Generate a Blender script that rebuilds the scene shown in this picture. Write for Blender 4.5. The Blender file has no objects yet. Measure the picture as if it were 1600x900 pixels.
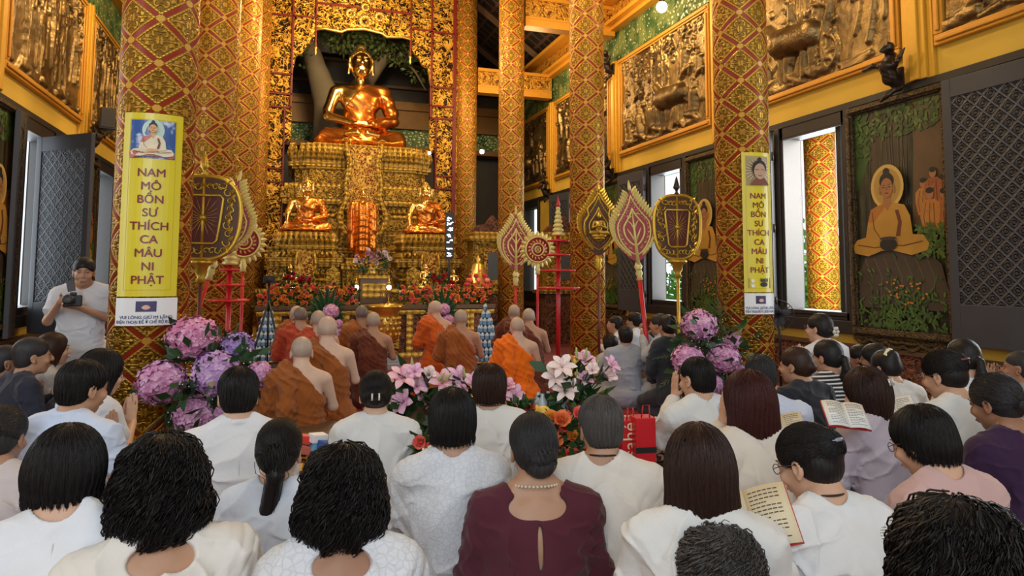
import bpy, bmesh, math, random
import numpy as np
from mathutils import Vector, Matrix
PI = math.pi
C = bpy.context.scene.collection
sc = bpy.context.scene
# ------------------------------------------------------------------ camera
F, CX, CY, HC = 1080.0, 800.0, 347.0, 1.50
YAW, PIT, ROLL = math.radians(18.0), math.radians(4.4), math.radians(0.2)
cam = bpy.data.objects.new('camera', bpy.data.cameras.new('camera')); C.objects.link(cam)
cam.data.sensor_width = 36; cam.data.lens = F / 1600 * 36
cam.data.shift_x = (800 - CX) / 1600; cam.data.shift_y = -(450 - CY) / 1600
cam.data.clip_start = 0.05; cam.data.clip_end = 400
RM = Matrix.Rotation(-YAW, 3, 'Z') @ Matrix.Rotation(PI / 2 + PIT, 3, 'X') @ Matrix.Rotation(ROLL, 3, 'Z')
cam.matrix_world = Matrix.Translation((0, 0, HC)) @ RM.to_4x4()
sc.camera = cam
RMn = np.array(RM)
def ray(px, py):
    return RMn @ np.array([(px - CX) / F, -(py - CY) / F, -1.0])
def atY(px, py, Y):
    r = ray(px, py); t = Y / r[1]; return np.array([r[0] * t, Y, HC + r[2] * t])
def atX(px, py, X):
    r = ray(px, py); t = X / r[0]; return np.array([X, r[1] * t, HC + r[2] * t])
def atZ(px, py, Z):
    r = ray(px, py); t = (Z - HC) / r[2]; return np.array([r[0] * t, r[1] * t, Z])
def atD(px, py, d):
    r = ray(px, py); return np.array([r[0] * d, r[1] * d, HC + r[2] * d])
# ------------------------------------------------------------------ world, light, exposure
w = bpy.data.worlds.new('world'); sc.world = w; w.use_nodes = True
bgn = w.node_tree.nodes['Background']
bgn.inputs[0].default_value = (0.88, 0.95, 1.0, 1); bgn.inputs[1].default_value = 1.25      # bright overcast sky
def area(name, loc, rot, sx, sy, power, col, spread=None):
    l = bpy.data.lights.new(name, 'AREA'); l.shape = 'RECTANGLE'; l.size = sx; l.size_y = sy
    l.energy = power; l.color = col
    if spread: l.spread = math.radians(spread)
    o = bpy.data.objects.new(name, l); o.location = loc; o.rotation_euler = rot; C.objects.link(o); return o
# daylight entering by the open front of the hall behind the camera, and by the side openings
area('daylight_entrance', (-2.6, -3.2, 4.2), (math.radians(62), 0, math.radians(-38)), 4.0, 4.0, 250, (0.80, 0.90, 1.0))
area('veranda_column_fill', (8.1, 5.6, 3.0), (math.radians(84), 0, math.radians(-17)), 1.6, 2.5, 560, (1.0, 0.95, 0.85))  # added lamp outside the wall, brightens the veranda column
for k in range(4):
    area('daylight_window_right', (6.95, 3.72 + 3.75 * k, 2.3), (0, math.radians(90), 0), 2.5, 1.15, 60, (0.86, 0.94, 1.0))
    area('daylight_window_left', (-3.65, 3.72 + 3.75 * k, 2.3), (0, math.radians(-90), 0), 2.5, 1.15, 34, (0.80, 0.90, 1.0))
def point(name, loc, power, col, r=0.1):
    l = bpy.data.lights.new(name, 'POINT'); l.energy = power; l.color = col; l.shadow_soft_size = r
    o = bpy.data.objects.new(name, l); o.location = loc; C.objects.link(o); return o
WARM = (1.0, 0.72, 0.38)
# hall downlights under the roof beams of the nave
for (x, y, z, e) in [(1.67, 3.0, 7.2, 110), (1.67, 7.6, 7.6, 330), (1.67, 12.0, 8.0, 430), (1.67, 15.0, 7.0, 330),
                     (5.4, 7.6, 6.4, 95), (5.4, 11.4, 6.4, 110), (5.4, 15.2, 5.9, 90),
                     (-2.2, 7.6, 6.2, 60), (-2.2, 11.6, 6.2, 90)]:
    point('hall_lamp', (x, y, z), e, WARM, 0.25)
sc.view_settings.view_transform = 'Standard'; sc.view_settings.look = 'None'
sc.view_settings.gamma = 1; sc.view_settings.use_curve_mapping = False
sc.view_settings.exposure = 0.14
sc.cycles.use_denoising = True; sc.cycles.max_bounces = 6; sc.cycles.diffuse_bounces = 3; sc.cycles.glossy_bounces = 3
sc.cycles.sample_clamp_indirect = 4.0; sc.cycles.caustics_reflective = False; sc.cycles.caustics_refractive = False
# ------------------------------------------------------------------ node expression helper
class S:
    def __init__(s, nt, v): s.nt, s.v = nt, v
    def _m(s, op, a, b=None, c=None, clamp=False):
        n = s.nt.nodes.new('ShaderNodeMath'); n.operation = op; n.use_clamp = clamp
        for i, x in enumerate((a, b, c)):
            if x is None: continue
            if isinstance(x, S): s.nt.links.new(x.v, n.inputs[i])
            else: n.inputs[i].default_value = float(x)
        return S(s.nt, n.outputs[0])
    def __add__(s, o): return s._m('ADD', s, o)
    __radd__ = __add__
    def __sub__(s, o): return s._m('SUBTRACT', s, o)
    def __rsub__(s, o): return s._m('SUBTRACT', o, s)
    def __mul__(s, o): return s._m('MULTIPLY', s, o)
    __rmul__ = __mul__
    def __truediv__(s, o): return s._m('DIVIDE', s, o)
    def __neg__(s): return s._m('MULTIPLY', s, -1)
    def sin(s): return s._m('SINE', s)
    def cos(s): return s._m('COSINE', s)
    def abs(s): return s._m('ABSOLUTE', s)
    def fract(s): return s._m('FRACT', s)
    def floor(s): return s._m('FLOOR', s)
    def sqrt(s): return s._m('SQRT', s)
    def pow(s, o): return s._m('POWER', s, o)
    def min(s, o): return s._m('MINIMUM', s, o)
    def max(s, o): return s._m('MAXIMUM', s, o)
    def gt(s, o): return s._m('GREATER_THAN', s, o)
    def lt(s, o): return s._m('LESS_THAN', s, o)
    def clamp(s): return s._m('ADD', s, 0, None, True)
    def step(s, a, b):                 # smooth ramp a->b to 0..1
        n = s.nt.nodes.new('ShaderNodeMapRange'); n.interpolation_type = 'SMOOTHSTEP'
        s.nt.links.new(s.v, n.inputs[0]); n.inputs[1].default_value = a; n.inputs[2].default_value = b
        return S(s.nt, n.outputs[0])
    def atan2(s, o): return s._m('ARCTAN2', s, o)
class Mat:
    def __init__(s, name, rough=0.5, metal=0.0, color=(0.8, 0.8, 0.8), spec=0.5):
        s.m = bpy.data.materials.new(name); s.m.use_nodes = True; s.nt = s.m.node_tree
        s.b = s.nt.nodes['Principled BSDF']
        s.b.inputs['Base Color'].default_value = (*color, 1); s.b.inputs['Roughness'].default_value = rough
        s.b.inputs['Metallic'].default_value = metal; s.b.inputs['Specular IOR Level'].default_value = spec
    def _tc(s, kind):
        if not hasattr(s, 'tcn'): s.tcn = s.nt.nodes.new('ShaderNodeTexCoord')
        return s.tcn.outputs[kind]
    def xyz(s, kind='Object'):
        n = s.nt.nodes.new('ShaderNodeSeparateXYZ'); s.nt.links.new(s._tc(kind), n.inputs[0])
        return [S(s.nt, n.outputs[i]) for i in range(3)]
    def vec(s, x, y, z):
        n = s.nt.nodes.new('ShaderNodeCombineXYZ')
        for i, a in enumerate((x, y, z)):
            if isinstance(a, S): s.nt.links.new(a.v, n.inputs[i])
            else: n.inputs[i].default_value = a
        return n.outputs[0]
    def noise(s, scale, detail=3, rough=0.5, dist=0.0, vec=None, kind='Object'):
        n = s.nt.nodes.new('ShaderNodeTexNoise'); n.inputs['Scale'].default_value = scale
        n.inputs['Detail'].default_value = detail; n.inputs['Roughness'].default_value = rough; n.inputs['Distortion'].default_value = dist
        s.nt.links.new(vec if vec is not None else s._tc(kind), n.inputs['Vector']); return S(s.nt, n.outputs['Fac'])
    def voro(s, scale, feat='F1', vec=None, rnd=1.0, kind='Object'):
        n = s.nt.nodes.new('ShaderNodeTexVoronoi'); n.feature = feat; n.inputs['Scale'].default_value = scale
        n.inputs['Randomness'].default_value = rnd
        s.nt.links.new(vec if vec is not None else s._tc(kind), n.inputs['Vector']); return S(s.nt, n.outputs['Distance'])
    def mix(s, f, a, b):
        n = s.nt.nodes.new('ShaderNodeMix'); n.data_type = 'RGBA'
        for idx, x in ((0, f), (6, a), (7, b)):
            if isinstance(x, S): s.nt.links.new(x.v, n.inputs[idx])
            elif hasattr(x, 'node'): s.nt.links.new(x, n.inputs[idx])
            elif idx == 0: n.inputs[0].default_value = x
            else: n.inputs[idx].default_value = (*x, 1)
        return n.outputs[2]
    def color(s, sock): s.nt.links.new(sock.v if isinstance(sock, S) else sock, s.b.inputs['Base Color']); return s
    def set(s, name, val):
        if isinstance(val, S): s.nt.links.new(val.v, s.b.inputs[name])
        else: s.b.inputs[name].default_value = val
        return s
    def bump(s, h, strength=0.5, dist=0.01):
        n = s.nt.nodes.new('ShaderNodeBump'); n.inputs['Strength'].default_value = strength; n.inputs['Distance'].default_value = dist
        s.nt.links.new(h.v, n.inputs['Height']); s.nt.links.new(n.outputs[0], s.b.inputs['Normal']); return s
_mc = {}
def solid(color, rough=0.6, metal=0.0, var=0.12, bump=0.0, scale=30, name=None, spec=0.5):
    key = (color, rough, metal, var, bump, scale)
    if key in _mc: return _mc[key]
    M = Mat(name or 'surface', rough, metal, color, spec)
    if var > 0:
        n = M.noise(scale * 0.4, 3)
        M.color(M.mix(n, tuple(c * (1 - var) for c in color), tuple(min(1, c * (1 + var)) for c in color)))
    if bump > 0: M.bump(M.noise(scale, 4), 0.5, bump)
    _mc[key] = M.m; return M.m
def cloth(color, rough=0.85, weave=900, bump=0.0006, lace=0, stripe=None, sheen=0.15):
    key = ('cloth', color, lace, stripe, rough)
    if key in _mc: return _mc[key]
    M = Mat('fabric', rough, 0, color, 0.25)
    n = M.noise(9, 4, 0.6)
    c = M.mix(n, tuple(x * 0.90 for x in color), tuple(min(1, x * 1.06) for x in color))
    h = M.noise(weave, 2) * 0.3 + M.noise(45, 3, 0.55, 0.4) * 2.2
    if lace:
        v = M.voro(lace, 'DISTANCE_TO_EDGE'); v2 = M.voro(lace * 2.6, 'F1')
        l = v.step(0.03, 0.10); h = h + l * 1.5 + v2.step(0.1, 0.4) * 0.8
        c = M.mix(l * 0.5, tuple(x * 0.80 for x in color), c)
    if stripe:
        x, y, z = M.xyz(); s_ = ((z + y * 0.12) * stripe[0]).fract().gt(stripe[1])
        c = M.mix(s_, c, stripe[2])
    M.color(c); M.bump(h, 0.35, bump * 4); M.set('Sheen Weight', sheen)
    _mc[key] = M.m; return M.m
# ------------------------------------------------------------------ object helpers
def tag(o, label=None, cat=None, group=None, kind=None):
    if label: o['label'] = label
    if cat: o['category'] = cat
    if group: o['group'] = group
    if kind: o['kind'] = kind
    return o
def thing(name, loc=(0, 0, 0), rz=0.0, label=None, cat=None, group=None, kind=None):
    o = bpy.data.objects.new(name, None); C.objects.link(o); o.location = tuple(float(v) for v in loc); o.rotation_euler = (0, 0, rz)
    o.empty_display_size = 0.1
    return tag(o, label, cat, group, kind)
def link(name, me, mat, parent=None, loc=None, smooth=None):
    o = bpy.data.objects.new(name, me); C.objects.link(o)
    if mat is not None:
        for m in (mat if isinstance(mat, (list, tuple)) else [mat]): me.materials.append(m)
    if parent is not None: o.parent = parent
    if loc is not None: o.location = tuple(float(v) for v in loc)
    if smooth is not None: me.polygons.foreach_set('use_smooth', [smooth] * len(me.polygons))
    return o
def npmesh(V, Q, smooth=True, mi=None, name='mesh'):
    """V (n,3) floats, Q (m,k) ints, all faces of k corners"""
    V = np.asarray(V, np.float32); Q = np.asarray(Q, np.int32)
    me = bpy.data.meshes.new(name); m, k = Q.shape
    me.vertices.add(len(V)); me.vertices.foreach_set('co', V.ravel())
    me.loops.add(m * k); me.loops.foreach_set('vertex_index', Q.ravel())
    me.polygons.add(m); me.polygons.foreach_set('loop_start', np.arange(0, m * k, k, dtype=np.int32))
    me.polygons.foreach_set('loop_total', np.full(m, k, np.int32))
    if mi is not None: me.polygons.foreach_set('material_index', np.asarray(mi, np.int32))
    me.polygons.foreach_set('use_smooth', np.full(m, smooth))
    me.update(calc_edges=True); me.validate(); return me
class MB:
    """collects shapes; build() links them as ONE mesh object"""
    def __init__(s): s.v, s.f, s.mi, s.sm, s.cur = [], [], [], [], 0
    def add(s, V, Fs, smooth=False):
        b = len(s.v); s.v.extend([tuple(map(float, p)) for p in V])
        for f in Fs: s.f.append([b + i for i in f]); s.mi.append(s.cur); s.sm.append(smooth)
        return s
    def box(s, c, d, rz=0.0, R=None, taper=1.0):
        hx, hy, hz = d[0] / 2, d[1] / 2, d[2] / 2
        P = [(-hx, -hy, -hz), (hx, -hy, -hz), (hx, hy, -hz), (-hx, hy, -hz)]
        P += [(x * taper, y * taper, hz) for x, y, _ in P]
        if R is None: R = Matrix.Rotation(rz, 3, 'Z')
        V = [tuple(Vector(c) + R @ Vector(p)) for p in P]
        return s.add(V, [(0, 3, 2, 1), (4, 5, 6, 7), (0, 1, 5, 4), (1, 2, 6, 5), (2, 3, 7, 6), (3, 0, 4, 7)])
    def boxb(s, lo, hi): return s.box([(a + b) / 2 for a, b in zip(lo, hi)], [abs(b - a) for a, b in zip(lo, hi)])
    def lathe(s, prof, n=24, c=(0, 0, 0), rx=1.0, ry=1.0, R=None, smooth=True):
        V = []
        for r, z in prof:
            for i in range(n):
                a = 2 * PI * i / n; p = Vector((r * rx * math.cos(a), r * ry * math.sin(a), z))
                if R is not None: p = R @ p
                V.append(tuple(Vector(c) + p))
        Fs = []
        for j in range(len(prof) - 1):
            for i in range(n):
                i2 = (i + 1) % n; Fs.append((j * n + i, j * n + i2, (j + 1) * n + i2, (j + 1) * n + i))
        Fs.append(tuple(range(n - 1, -1, -1))); Fs.append(tuple((len(prof) - 1) * n + i for i in range(n)))
        return s.add(V, Fs, smooth)
    def tube(s, P, r, n=8, smooth=True, closed=False):
        P = [Vector(tuple(map(float, p))) for p in P]; m = len(P)
        rr = r if isinstance(r, (list, tuple, np.ndarray)) else [r] * m
        V = []; up = Vector((0, 0, 1)); pn = None
        for i in range(m):
            if closed: t = P[(i + 1) % m] - P[i - 1]
            else: t = P[min(i + 1, m - 1)] - P[max(i - 1, 0)]
            if t.length < 1e-9: t = Vector((0, 0, 1))
            t.normalize()
            if pn is None:
                a = up if abs(t.dot(up)) < 0.9 else Vector((1, 0, 0)); pn = (a - t * a.dot(t)).normalized()
            else:
                pn = pn - t * pn.dot(t)
                if pn.length < 1e-6: pn = t.orthogonal()
                pn.normalize()
            bn = t.cross(pn)
            for k in range(n):
                a = 2 * PI * k / n; V.append(tuple(P[i] + (pn * math.cos(a) + bn * math.sin(a)) * rr[i]))
        Fs = []
        for j in range(m if closed else m - 1):
            j2 = (j + 1) % m
            for i in range(n):
                i2 = (i + 1) % n; Fs.append((j * n + i, j * n + i2, j2 * n + i2, j2 * n + i))
        if not closed:
            Fs.append(tuple(range(n - 1, -1, -1))); Fs.append(tuple((m - 1) * n + i for i in range(n)))
        return s.add(V, Fs, smooth)
    def ball(s, c, r, n=10, R=None, smooth=True):
        if not isinstance(r, (list, tuple)): r = (r, r, r)
        m = max(4, n // 2 + 1); V = [];
        for j in range(m + 1):
            ph = PI * j / m
            for i in range(n):
                a = 2 * PI * i / n; p = Vector((r[0] * math.sin(ph) * math.cos(a), r[1] * math.sin(ph) * math.sin(a), r[2] * math.cos(ph)))
                if R is not None: p = R @ p
                V.append(tuple(Vector(tuple(map(float, c))) + p))
        Fs = []
        for j in range(m):
            for i in range(n):
                i2 = (i + 1) % n; Fs.append((j * n + i, (j + 1) * n + i, (j + 1) * n + i2, j * n + i2))
        return s.add(V, Fs, smooth)
    def prism(s, poly, y0, y1, M=None):
        """outline in (x,z), extruded y0..y1"""
        n = len(poly); V = [(x, y0, z) for x, z in poly] + [(x, y1, z) for x, z in poly]
        if M is not None: V = [tuple(M @ Vector(v)) for v in V]
        Fs = [tuple(range(n)), tuple(range(2 * n - 1, n - 1, -1))] + [(i, i + n, (i + 1) % n + n, (i + 1) % n) for i in range(n)]
        return s.add(V, Fs)
    def build(s, name, mat, parent=None, loc=None):
        me = bpy.data.meshes.new(name); me.from_pydata(s.v, [], s.f)
        me.polygons.foreach_set('material_index', s.mi); me.polygons.foreach_set('use_smooth', s.sm)
        me.update(); o = link(name, me, mat, parent, loc)
        return o
def bevel(o, w=0.01, seg=2):
    m = o.modifiers.new('bevel', 'BEVEL'); m.width = w; m.segments = seg; m.limit_method = 'ANGLE'; return o
def copy_tree(o, parent=None):
    c = o.copy(); C.objects.link(c); c.parent = parent
    for ch in list(o.children): copy_tree(ch, c)
    return c
def rootof(name, o_parts, **k): pass
def struct(o): o['kind'] = 'structure'; return o
def vnoise(P, seed=0, f=1.0):
    """cheap smooth pseudo-noise in about -1..1"""
    r = np.random.RandomState(seed); out = 0
    for i in range(4):
        k = r.normal(size=3); k /= np.linalg.norm(k); k2 = r.normal(size=3)
        k2 /= np.linalg.norm(k2); ph = r.rand(2) * 6.28
        out = out + np.sin((P @ k) * f * (0.8 + 0.5 * i) + ph[0] + 1.7 * np.sin((P @ k2) * f * 0.7 + ph[1]))
    return out / 3.0
def ridges(P, seed, f, sharp=2.0, stretch=(1, 1, 1)):
    """irregular creases: 1 on the crease line, towards 0 between"""
    Q = P * np.array(stretch); n = vnoise(Q, seed, f) + .35 * vnoise(Q, seed + 5, f * 2.1)
    return np.clip(1 - np.abs(n) * 1.6, 0, 1) ** sharp
# ------------------------------------------------------------------ signed distance modelling
class SDF:
    def __init__(s): s.p = []
    def ell(s, c, r, k=0.02, R=None, op='u'):
        c = np.array(c, float); r = np.array(r, float); Rn = None if R is None else np.array(R)
        def fn(P):
            q = P - c
            if Rn is not None: q = q @ Rn
            a = np.sqrt(((q / r) ** 2).sum(-1)); b = np.sqrt(((q / r ** 2) ** 2).sum(-1)) + 1e-9
            return a * (a - 1) / b
        m = r.max(); s.p.append((fn, c - m, c + m, k, op)); return s
    def cap(s, a, b, ra, rb=None, k=0.02, op='u', flat=None):
        a = np.array(a, float); b = np.array(b, float); rb = ra if rb is None else rb
        ab = b - a; L = max((ab @ ab), 1e-9)
        def fn(P):
            q = P - a; t = np.clip((q @ ab) / L, 0, 1)
            d = q - t[..., None] * ab
            return np.sqrt((d ** 2).sum(-1)) - (ra + (rb - ra) * t)
        m = max(ra, rb); s.p.append((fn, np.minimum(a, b) - m, np.maximum(a, b) + m, k, op)); return s
    def box(s, c, h, rad=0.01, k=0.01, R=None, op='u'):
        c = np.array(c, float); h = np.array(h, float); Rn = None if R is None else np.array(R)
        def fn(P):
            q = P - c
            if Rn is not None: q = q @ Rn
            q = np.abs(q) - (h - rad)
            return np.sqrt((np.maximum(q, 0) ** 2).sum(-1)) + np.minimum(q.max(-1), 0) - rad
        m = np.linalg.norm(h); s.p.append((fn, c - m, c + m, k, op)); return s
    def chain(s, pts, rs, k=0.02):
        for i in range(len(pts) - 1): s.cap(pts[i], pts[i + 1], rs[i], rs[i + 1], k)
        return s
    def disp(s, fn): s.p.append((fn, None, None, 0, 'd')); return s
    def cut(s, fn, k=0.01): s.p.append((fn, None, None, k, 's')); return s      # fn > 0 is kept
    def comb(s, D, d, k, op):
        if op == 'u':
            h = np.clip(0.5 + 0.5 * (D - d) / k, 0, 1); return D * (1 - h) + d * h - k * h * (1 - h)
        d = -d if op == 's' else d
        h = np.clip(0.5 - 0.5 * (D - d) / k, 0, 1); return D * (1 - h) + d * h + k * h * (1 - h)
    def eval(s, P):
        D = np.full(P.shape[:-1], 1.0)
        for fn, lo, hi, k, op in s.p:
            if op == 'd': D = D + fn(P)
            elif op == 's' and lo is None: D = s.comb(D, fn(P), k, 'x') if False else np.maximum(D, -fn(P))
            else: D = s.comb(D, fn(P), max(k, 1e-4), op)
        return D
    def bounds(s):
        lo = np.min([p[1] for p in s.p if p[1] is not None and p[4] == 'u'], 0); hi = np.max([p[2] for p in s.p if p[1] is not None and p[4] == 'u'], 0)
        return lo, hi
    def mesh(s, vox, pad=0.03, smooth=True):
        lo, hi = s.bounds(); lo = lo - pad; hi = hi + pad
        n = np.maximum(np.ceil((hi - lo) / vox).astype(int) + 1, 4)
        ax = [lo[i] + vox * np.arange(n[i]) for i in range(3)]
        D = np.full(n, 0.2, np.float64); G = None
        for fn, a, b, k, op in s.p:
            if a is None:
                if G is None: G = np.stack(np.meshgrid(*ax, indexing='ij'), -1)
                near = np.abs(D) < 0.05
                if op == 'd':
                    D[near] += fn(G[near])
                else:
                    D = np.maximum(D, -fn(G))
                continue
            i0 = np.clip(np.floor((a - k - 2 * vox - 0.02 - lo) / vox).astype(int), 0, n); i1 = np.clip(np.ceil((b + k + 2 * vox + 0.02 - lo) / vox).astype(int) + 1, 0, n)
            if (i1 <= i0).any(): continue
            sl = tuple(slice(p, q) for p, q in zip(i0, i1))
            g = np.stack(np.meshgrid(*[ax[i][sl[i]] for i in range(3)], indexing='ij'), -1)
            D[sl] = s.comb(D[sl], fn(g), max(k, 1e-4), op)
        D[0] = D[-1] = 0.2; D[:, 0] = D[:, -1] = 0.2; D[:, :, 0] = D[:, :, -1] = 0.2
        return nets(D, lo, vox)
def nets(D, lo, vox):
    sg = D < 0
    c = sum(sg[i:D.shape[0] - 1 + i, j:D.shape[1] - 1 + j, k:D.shape[2] - 1 + k].astype(np.int8) for i in (0, 1) for j in (0, 1) for k in (0, 1))
    act = (c > 0) & (c < 8); idx = np.full(act.shape, -1, np.int32); ijk = np.argwhere(act)
    idx[act] = np.arange(len(ijk))
    acc = np.zeros((len(ijk), 3)); cnt = np.zeros(len(ijk))
    for axn in range(3):
        for u in (0, 1):
            for v in (0, 1):
                o = [0, 0, 0]; o[(axn + 1) % 3] = u; o[(axn + 2) % 3] = v
                e = [0, 0, 0]; e[axn] = 1
                A = ijk + o; B = A + e
                da = D[A[:, 0], A[:, 1], A[:, 2]]; db = D[B[:, 0], B[:, 1], B[:, 2]]
                cr = (da < 0) != (db < 0); t = np.where(cr, da / np.where(cr, da - db, 1), 0)
                pos = np.tile(np.array(o, float), (len(ijk), 1)); pos[:, axn] += t
                acc[cr] += pos[cr]; cnt[cr] += 1
    V = (ijk + acc / np.maximum(cnt, 1)[:, None]) * vox + lo
    Q = []
    for axn in range(3):
        sl0 = [slice(None)] * 3; sl1 = [slice(None)] * 3; sl0[axn] = slice(0, -1); sl1[axn] = slice(1, None)
        a = sg[tuple(sl0)]; b = sg[tuple(sl1)]; E = np.argwhere(a != b)
        u, v = (axn + 1) % 3, (axn + 2) % 3
        E = E[(E[:, u] > 0) & (E[:, v] > 0) & (E[:, u] < D.shape[u] - 1) & (E[:, v] < D.shape[v] - 1)]
        fl = a[E[:, 0], E[:, 1], E[:, 2]]
        def cell(du, dv):
            q = E.copy(); q[:, u] -= du; q[:, v] -= dv; return idx[q[:, 0], q[:, 1], q[:, 2]]
        q = np.stack([cell(1, 1), cell(0, 1), cell(0, 0), cell(1, 0)], 1)
        q[~fl] = q[~fl][:, ::-1]; Q.append(q)
    return V, np.concatenate(Q)
def sdf_obj(name, s, vox, mat, parent=None, loc=None, extra=None):
    V, Q = s.mesh(vox)
    if extra is not None:                      # extra quads joined into the same mesh
        V2, Q2 = extra; Q = np.concatenate([Q, Q2 + len(V)]); V = np.concatenate([V, V2])
    return link(name, npmesh(V, Q), mat, parent, loc)
def Rx(a): return Matrix.Rotation(math.radians(a), 3, 'X')
def Ry(a): return Matrix.Rotation(math.radians(a), 3, 'Y')
def Rz(a): return Matrix.Rotation(math.radians(a), 3, 'Z')
# ================================================================== MATERIALS OF THE PLACE
GOLD = (0.80, 0.47, 0.10); GOLDL = (0.95, 0.66, 0.20); DGOLD = (0.45, 0.25, 0.05); REDB = (0.42, 0.045, 0.02)
def lattice_mat(name, gold=(0.58, 0.29, 0.025), gold2=(0.80, 0.46, 0.06), red=(0.36, 0.036, 0.012), n=4, pitch=0.34, bw=0.062):
    M = Mat(name, 0.42, 0.35)
    x, y, z = M.xyz()
    th = y.atan2(x) * (n / (2 * PI)); zz = z * (1 / pitch)
    A = th + zz; B = th - zz
    fa = A.fract(); fb = B.fract()
    da = 0.5 - (fa - 0.5).abs(); db = 0.5 - (fb - 0.5).abs()
    d = da.min(db)
    red_m = d.lt(bw)
    boss = (da.max(db)).lt(bw * 1.7)
    # inside the diamond: a rosette with scrolls
    u = fa - 0.5; v = fb - 0.5
    r = (u * u + v * v).sqrt(); t = v.atan2(u)
    pet = (t * 8).cos() * 0.05 + r
    ring = (pet * 27).sin()
    scr = ((u * 25 + (v * 19).sin() * 1.7).sin() * (v * 25 + (u * 19).sin() * 1.7).sin())
    fil = ring * 0.55 + scr * 0.9
    inner = d.step(bw + 0.06, bw + 0.10)
    border = d.step(bw, bw + 0.02) * (1 - d.step(bw + 0.06, bw + 0.085))
    rope = ((A + B) * 40).sin() * 0.0 + ((A * 60).sin() * (B * 60).sin()) * 0.3
    h = border * 1.0 + inner * (fil.step(-0.5, 0.6) * 0.75) + boss * 1.1 + border * rope * 0.3
    nz = M.noise(12, 3)
    g = M.mix(inner * (1 - fil.step(-0.7, 0.5)) , gold2, tuple(c * 0.20 for c in gold))  # shade of the filigree gaps put in as deep brown
    g = M.mix(inner * 0.35, g, gold)
    g = M.mix(nz.step(0.3, 0.8) * 0.25, g, gold)
    rc = M.mix(nz, tuple(c * 0.8 for c in red), tuple(min(1, c * 1.25) for c in red))
    c = M.mix(red_m * (1 - boss), g, rc)
    M.color(c); M.bump(h, 1.0, 0.022)
    M.set('Metallic', 0.50 - red_m * 0.40)
    return M.m
M_COL = lattice_mat('gilded lattice carving')
def filigree_mat(name, gold, dark, scale, rough=0.38, metal=0.6, depth=0.02, thr=0.5, dist=1.5):
    """carved openwork: twining tendrils of gold, the dark of the gaps put into the colour"""
    M = Mat(name, rough, metal)
    a = M.noise(scale, 1.5, 0.5, dist); b = M.noise(scale * 1.7, 1.0, 0.5, dist * 0.8)
    ra = 1 - ((a - 0.5).abs() * 9).min(1.0); rb = 1 - ((b - 0.5).abs() * 8).min(1.0)
    v = M.voro(scale * 1.3, 'SMOOTH_F1')
    h = ra.max(rb * .95).max((1 - v * 4.2).clamp() * 0.9)
    m = h.step(thr - 0.22, thr + 0.12)
    M.color(M.mix(m, dark, gold)); M.bump(h.step(0.0, 0.9), 1.0, depth)
    return M.m
M_OPEN = filigree_mat('gilt openwork', (0.82, 0.43, 0.055), (0.022, 0.010, 0.004), 4.6, thr=0.50, depth=0.05)  # holes are not cut, their darkness is painted into the colour
M_FIL = filigree_mat('gilt relief carving', (0.52, 0.30, 0.04), (0.09, 0.045, 0.010), 7, thr=0.38, depth=.03)
M_FILR = filigree_mat('gilt carving on red', (0.70, 0.40, 0.07), (0.20, 0.02, 0.008), 8, thr=0.48)
M_FRIEZE = filigree_mat('beam carving', (0.62, 0.29, 0.03), (0.16, 0.06, 0.008), 4.5, metal=0.35, thr=0.3)
M_WAINSCOT = filigree_mat('red brown carved wood', (0.17, 0.055, 0.025), (0.035, 0.012, 0.007), 6, metal=0.0, rough=0.5, thr=0.3, depth=0.03)
M_GOLD = solid((0.78, 0.50, 0.12), 0.34, 0.75, 0.12, 0.004, 25, 'gilding')
M_GOLDP = solid((0.70, 0.38, 0.03), 0.5, 0.25, 0.10, 0.002, 25, 'gold paint')
M_GOLDR = solid((0.66, 0.30, 0.025), 0.5, 0.2, 0.12, 0.006, 40, 'ochre gold frame')
M_RED = solid((0.45, 0.02, 0.015), 0.4, 0, 0.12, 0, 20, 'red lacquer')
M_REDBAR = solid((0.16, 0.012, 0.008), 0.4, 0, 0.12, 0, 20, 'dark red lacquer')
M_DWOOD = solid((0.022, 0.018, 0.016), 0.5, 0, 0.2, 0.003, 20, 'black brown wood')
M_BWOOD = solid((0.10, 0.05, 0.022), 0.5, 0, 0.25, 0.004, 14, 'brown wood')
M_PLASTER = solid((0.74, 0.46, 0.055), 0.75, 0, 0.10, 0.003, 6, 'yellow plaster')
M_BLACK = solid((0.015, 0.015, 0.017), 0.45, 0, 0.1, 0, 20, 'black plastic')
def mosaic_mat():
    M = Mat('green mosaic', 0.3, 0.1)
    v = M.voro(11, 'F1'); n = M.noise(3.5, 3)
    c = M.mix(n.step(0.4, 0.6), (0.03, 0.10, 0.035), (0.16, 0.22, 0.07))
    c = M.mix(v.lt(0.20), c, (0.62, 0.60, 0.34)); M.color(c); M.bump(v, 0.8, 0.03); return M.m
M_MOSAIC = mosaic_mat()
def shutter_mat(col):
    M = Mat('carved shutter lattice', 0.5, 0.0)
    x, y, z = M.xyz(); A = (y + z) * 6.2; B = (y - z) * 6.2
    da = 0.5 - (A.fract() - 0.5).abs(); db = 0.5 - (B.fract() - 0.5).abs(); d = da.min(db)
    u = A.fract() - 0.5; v = B.fract() - 0.5; r = (u * u + v * v).sqrt()
    h = 1 - d.step(0.06, 0.14) + (r * 26).sin() * 0.35 * d.step(0.12, 0.2) + M.noise(30, 3) * 0.4
    M.color(M.mix(h.step(.1, 1.1), tuple(c * 0.45 for c in col), tuple(c * 1.5 for c in col))); M.bump(h, 1.0, 0.04); return M.m
M_SHUT = shutter_mat((0.060, 0.062, 0.074))
M_SHUTF = solid((0.055, 0.056, 0.066), 0.5, 0, 0.15, 0.002, 12, 'slate grey wood')
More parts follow.
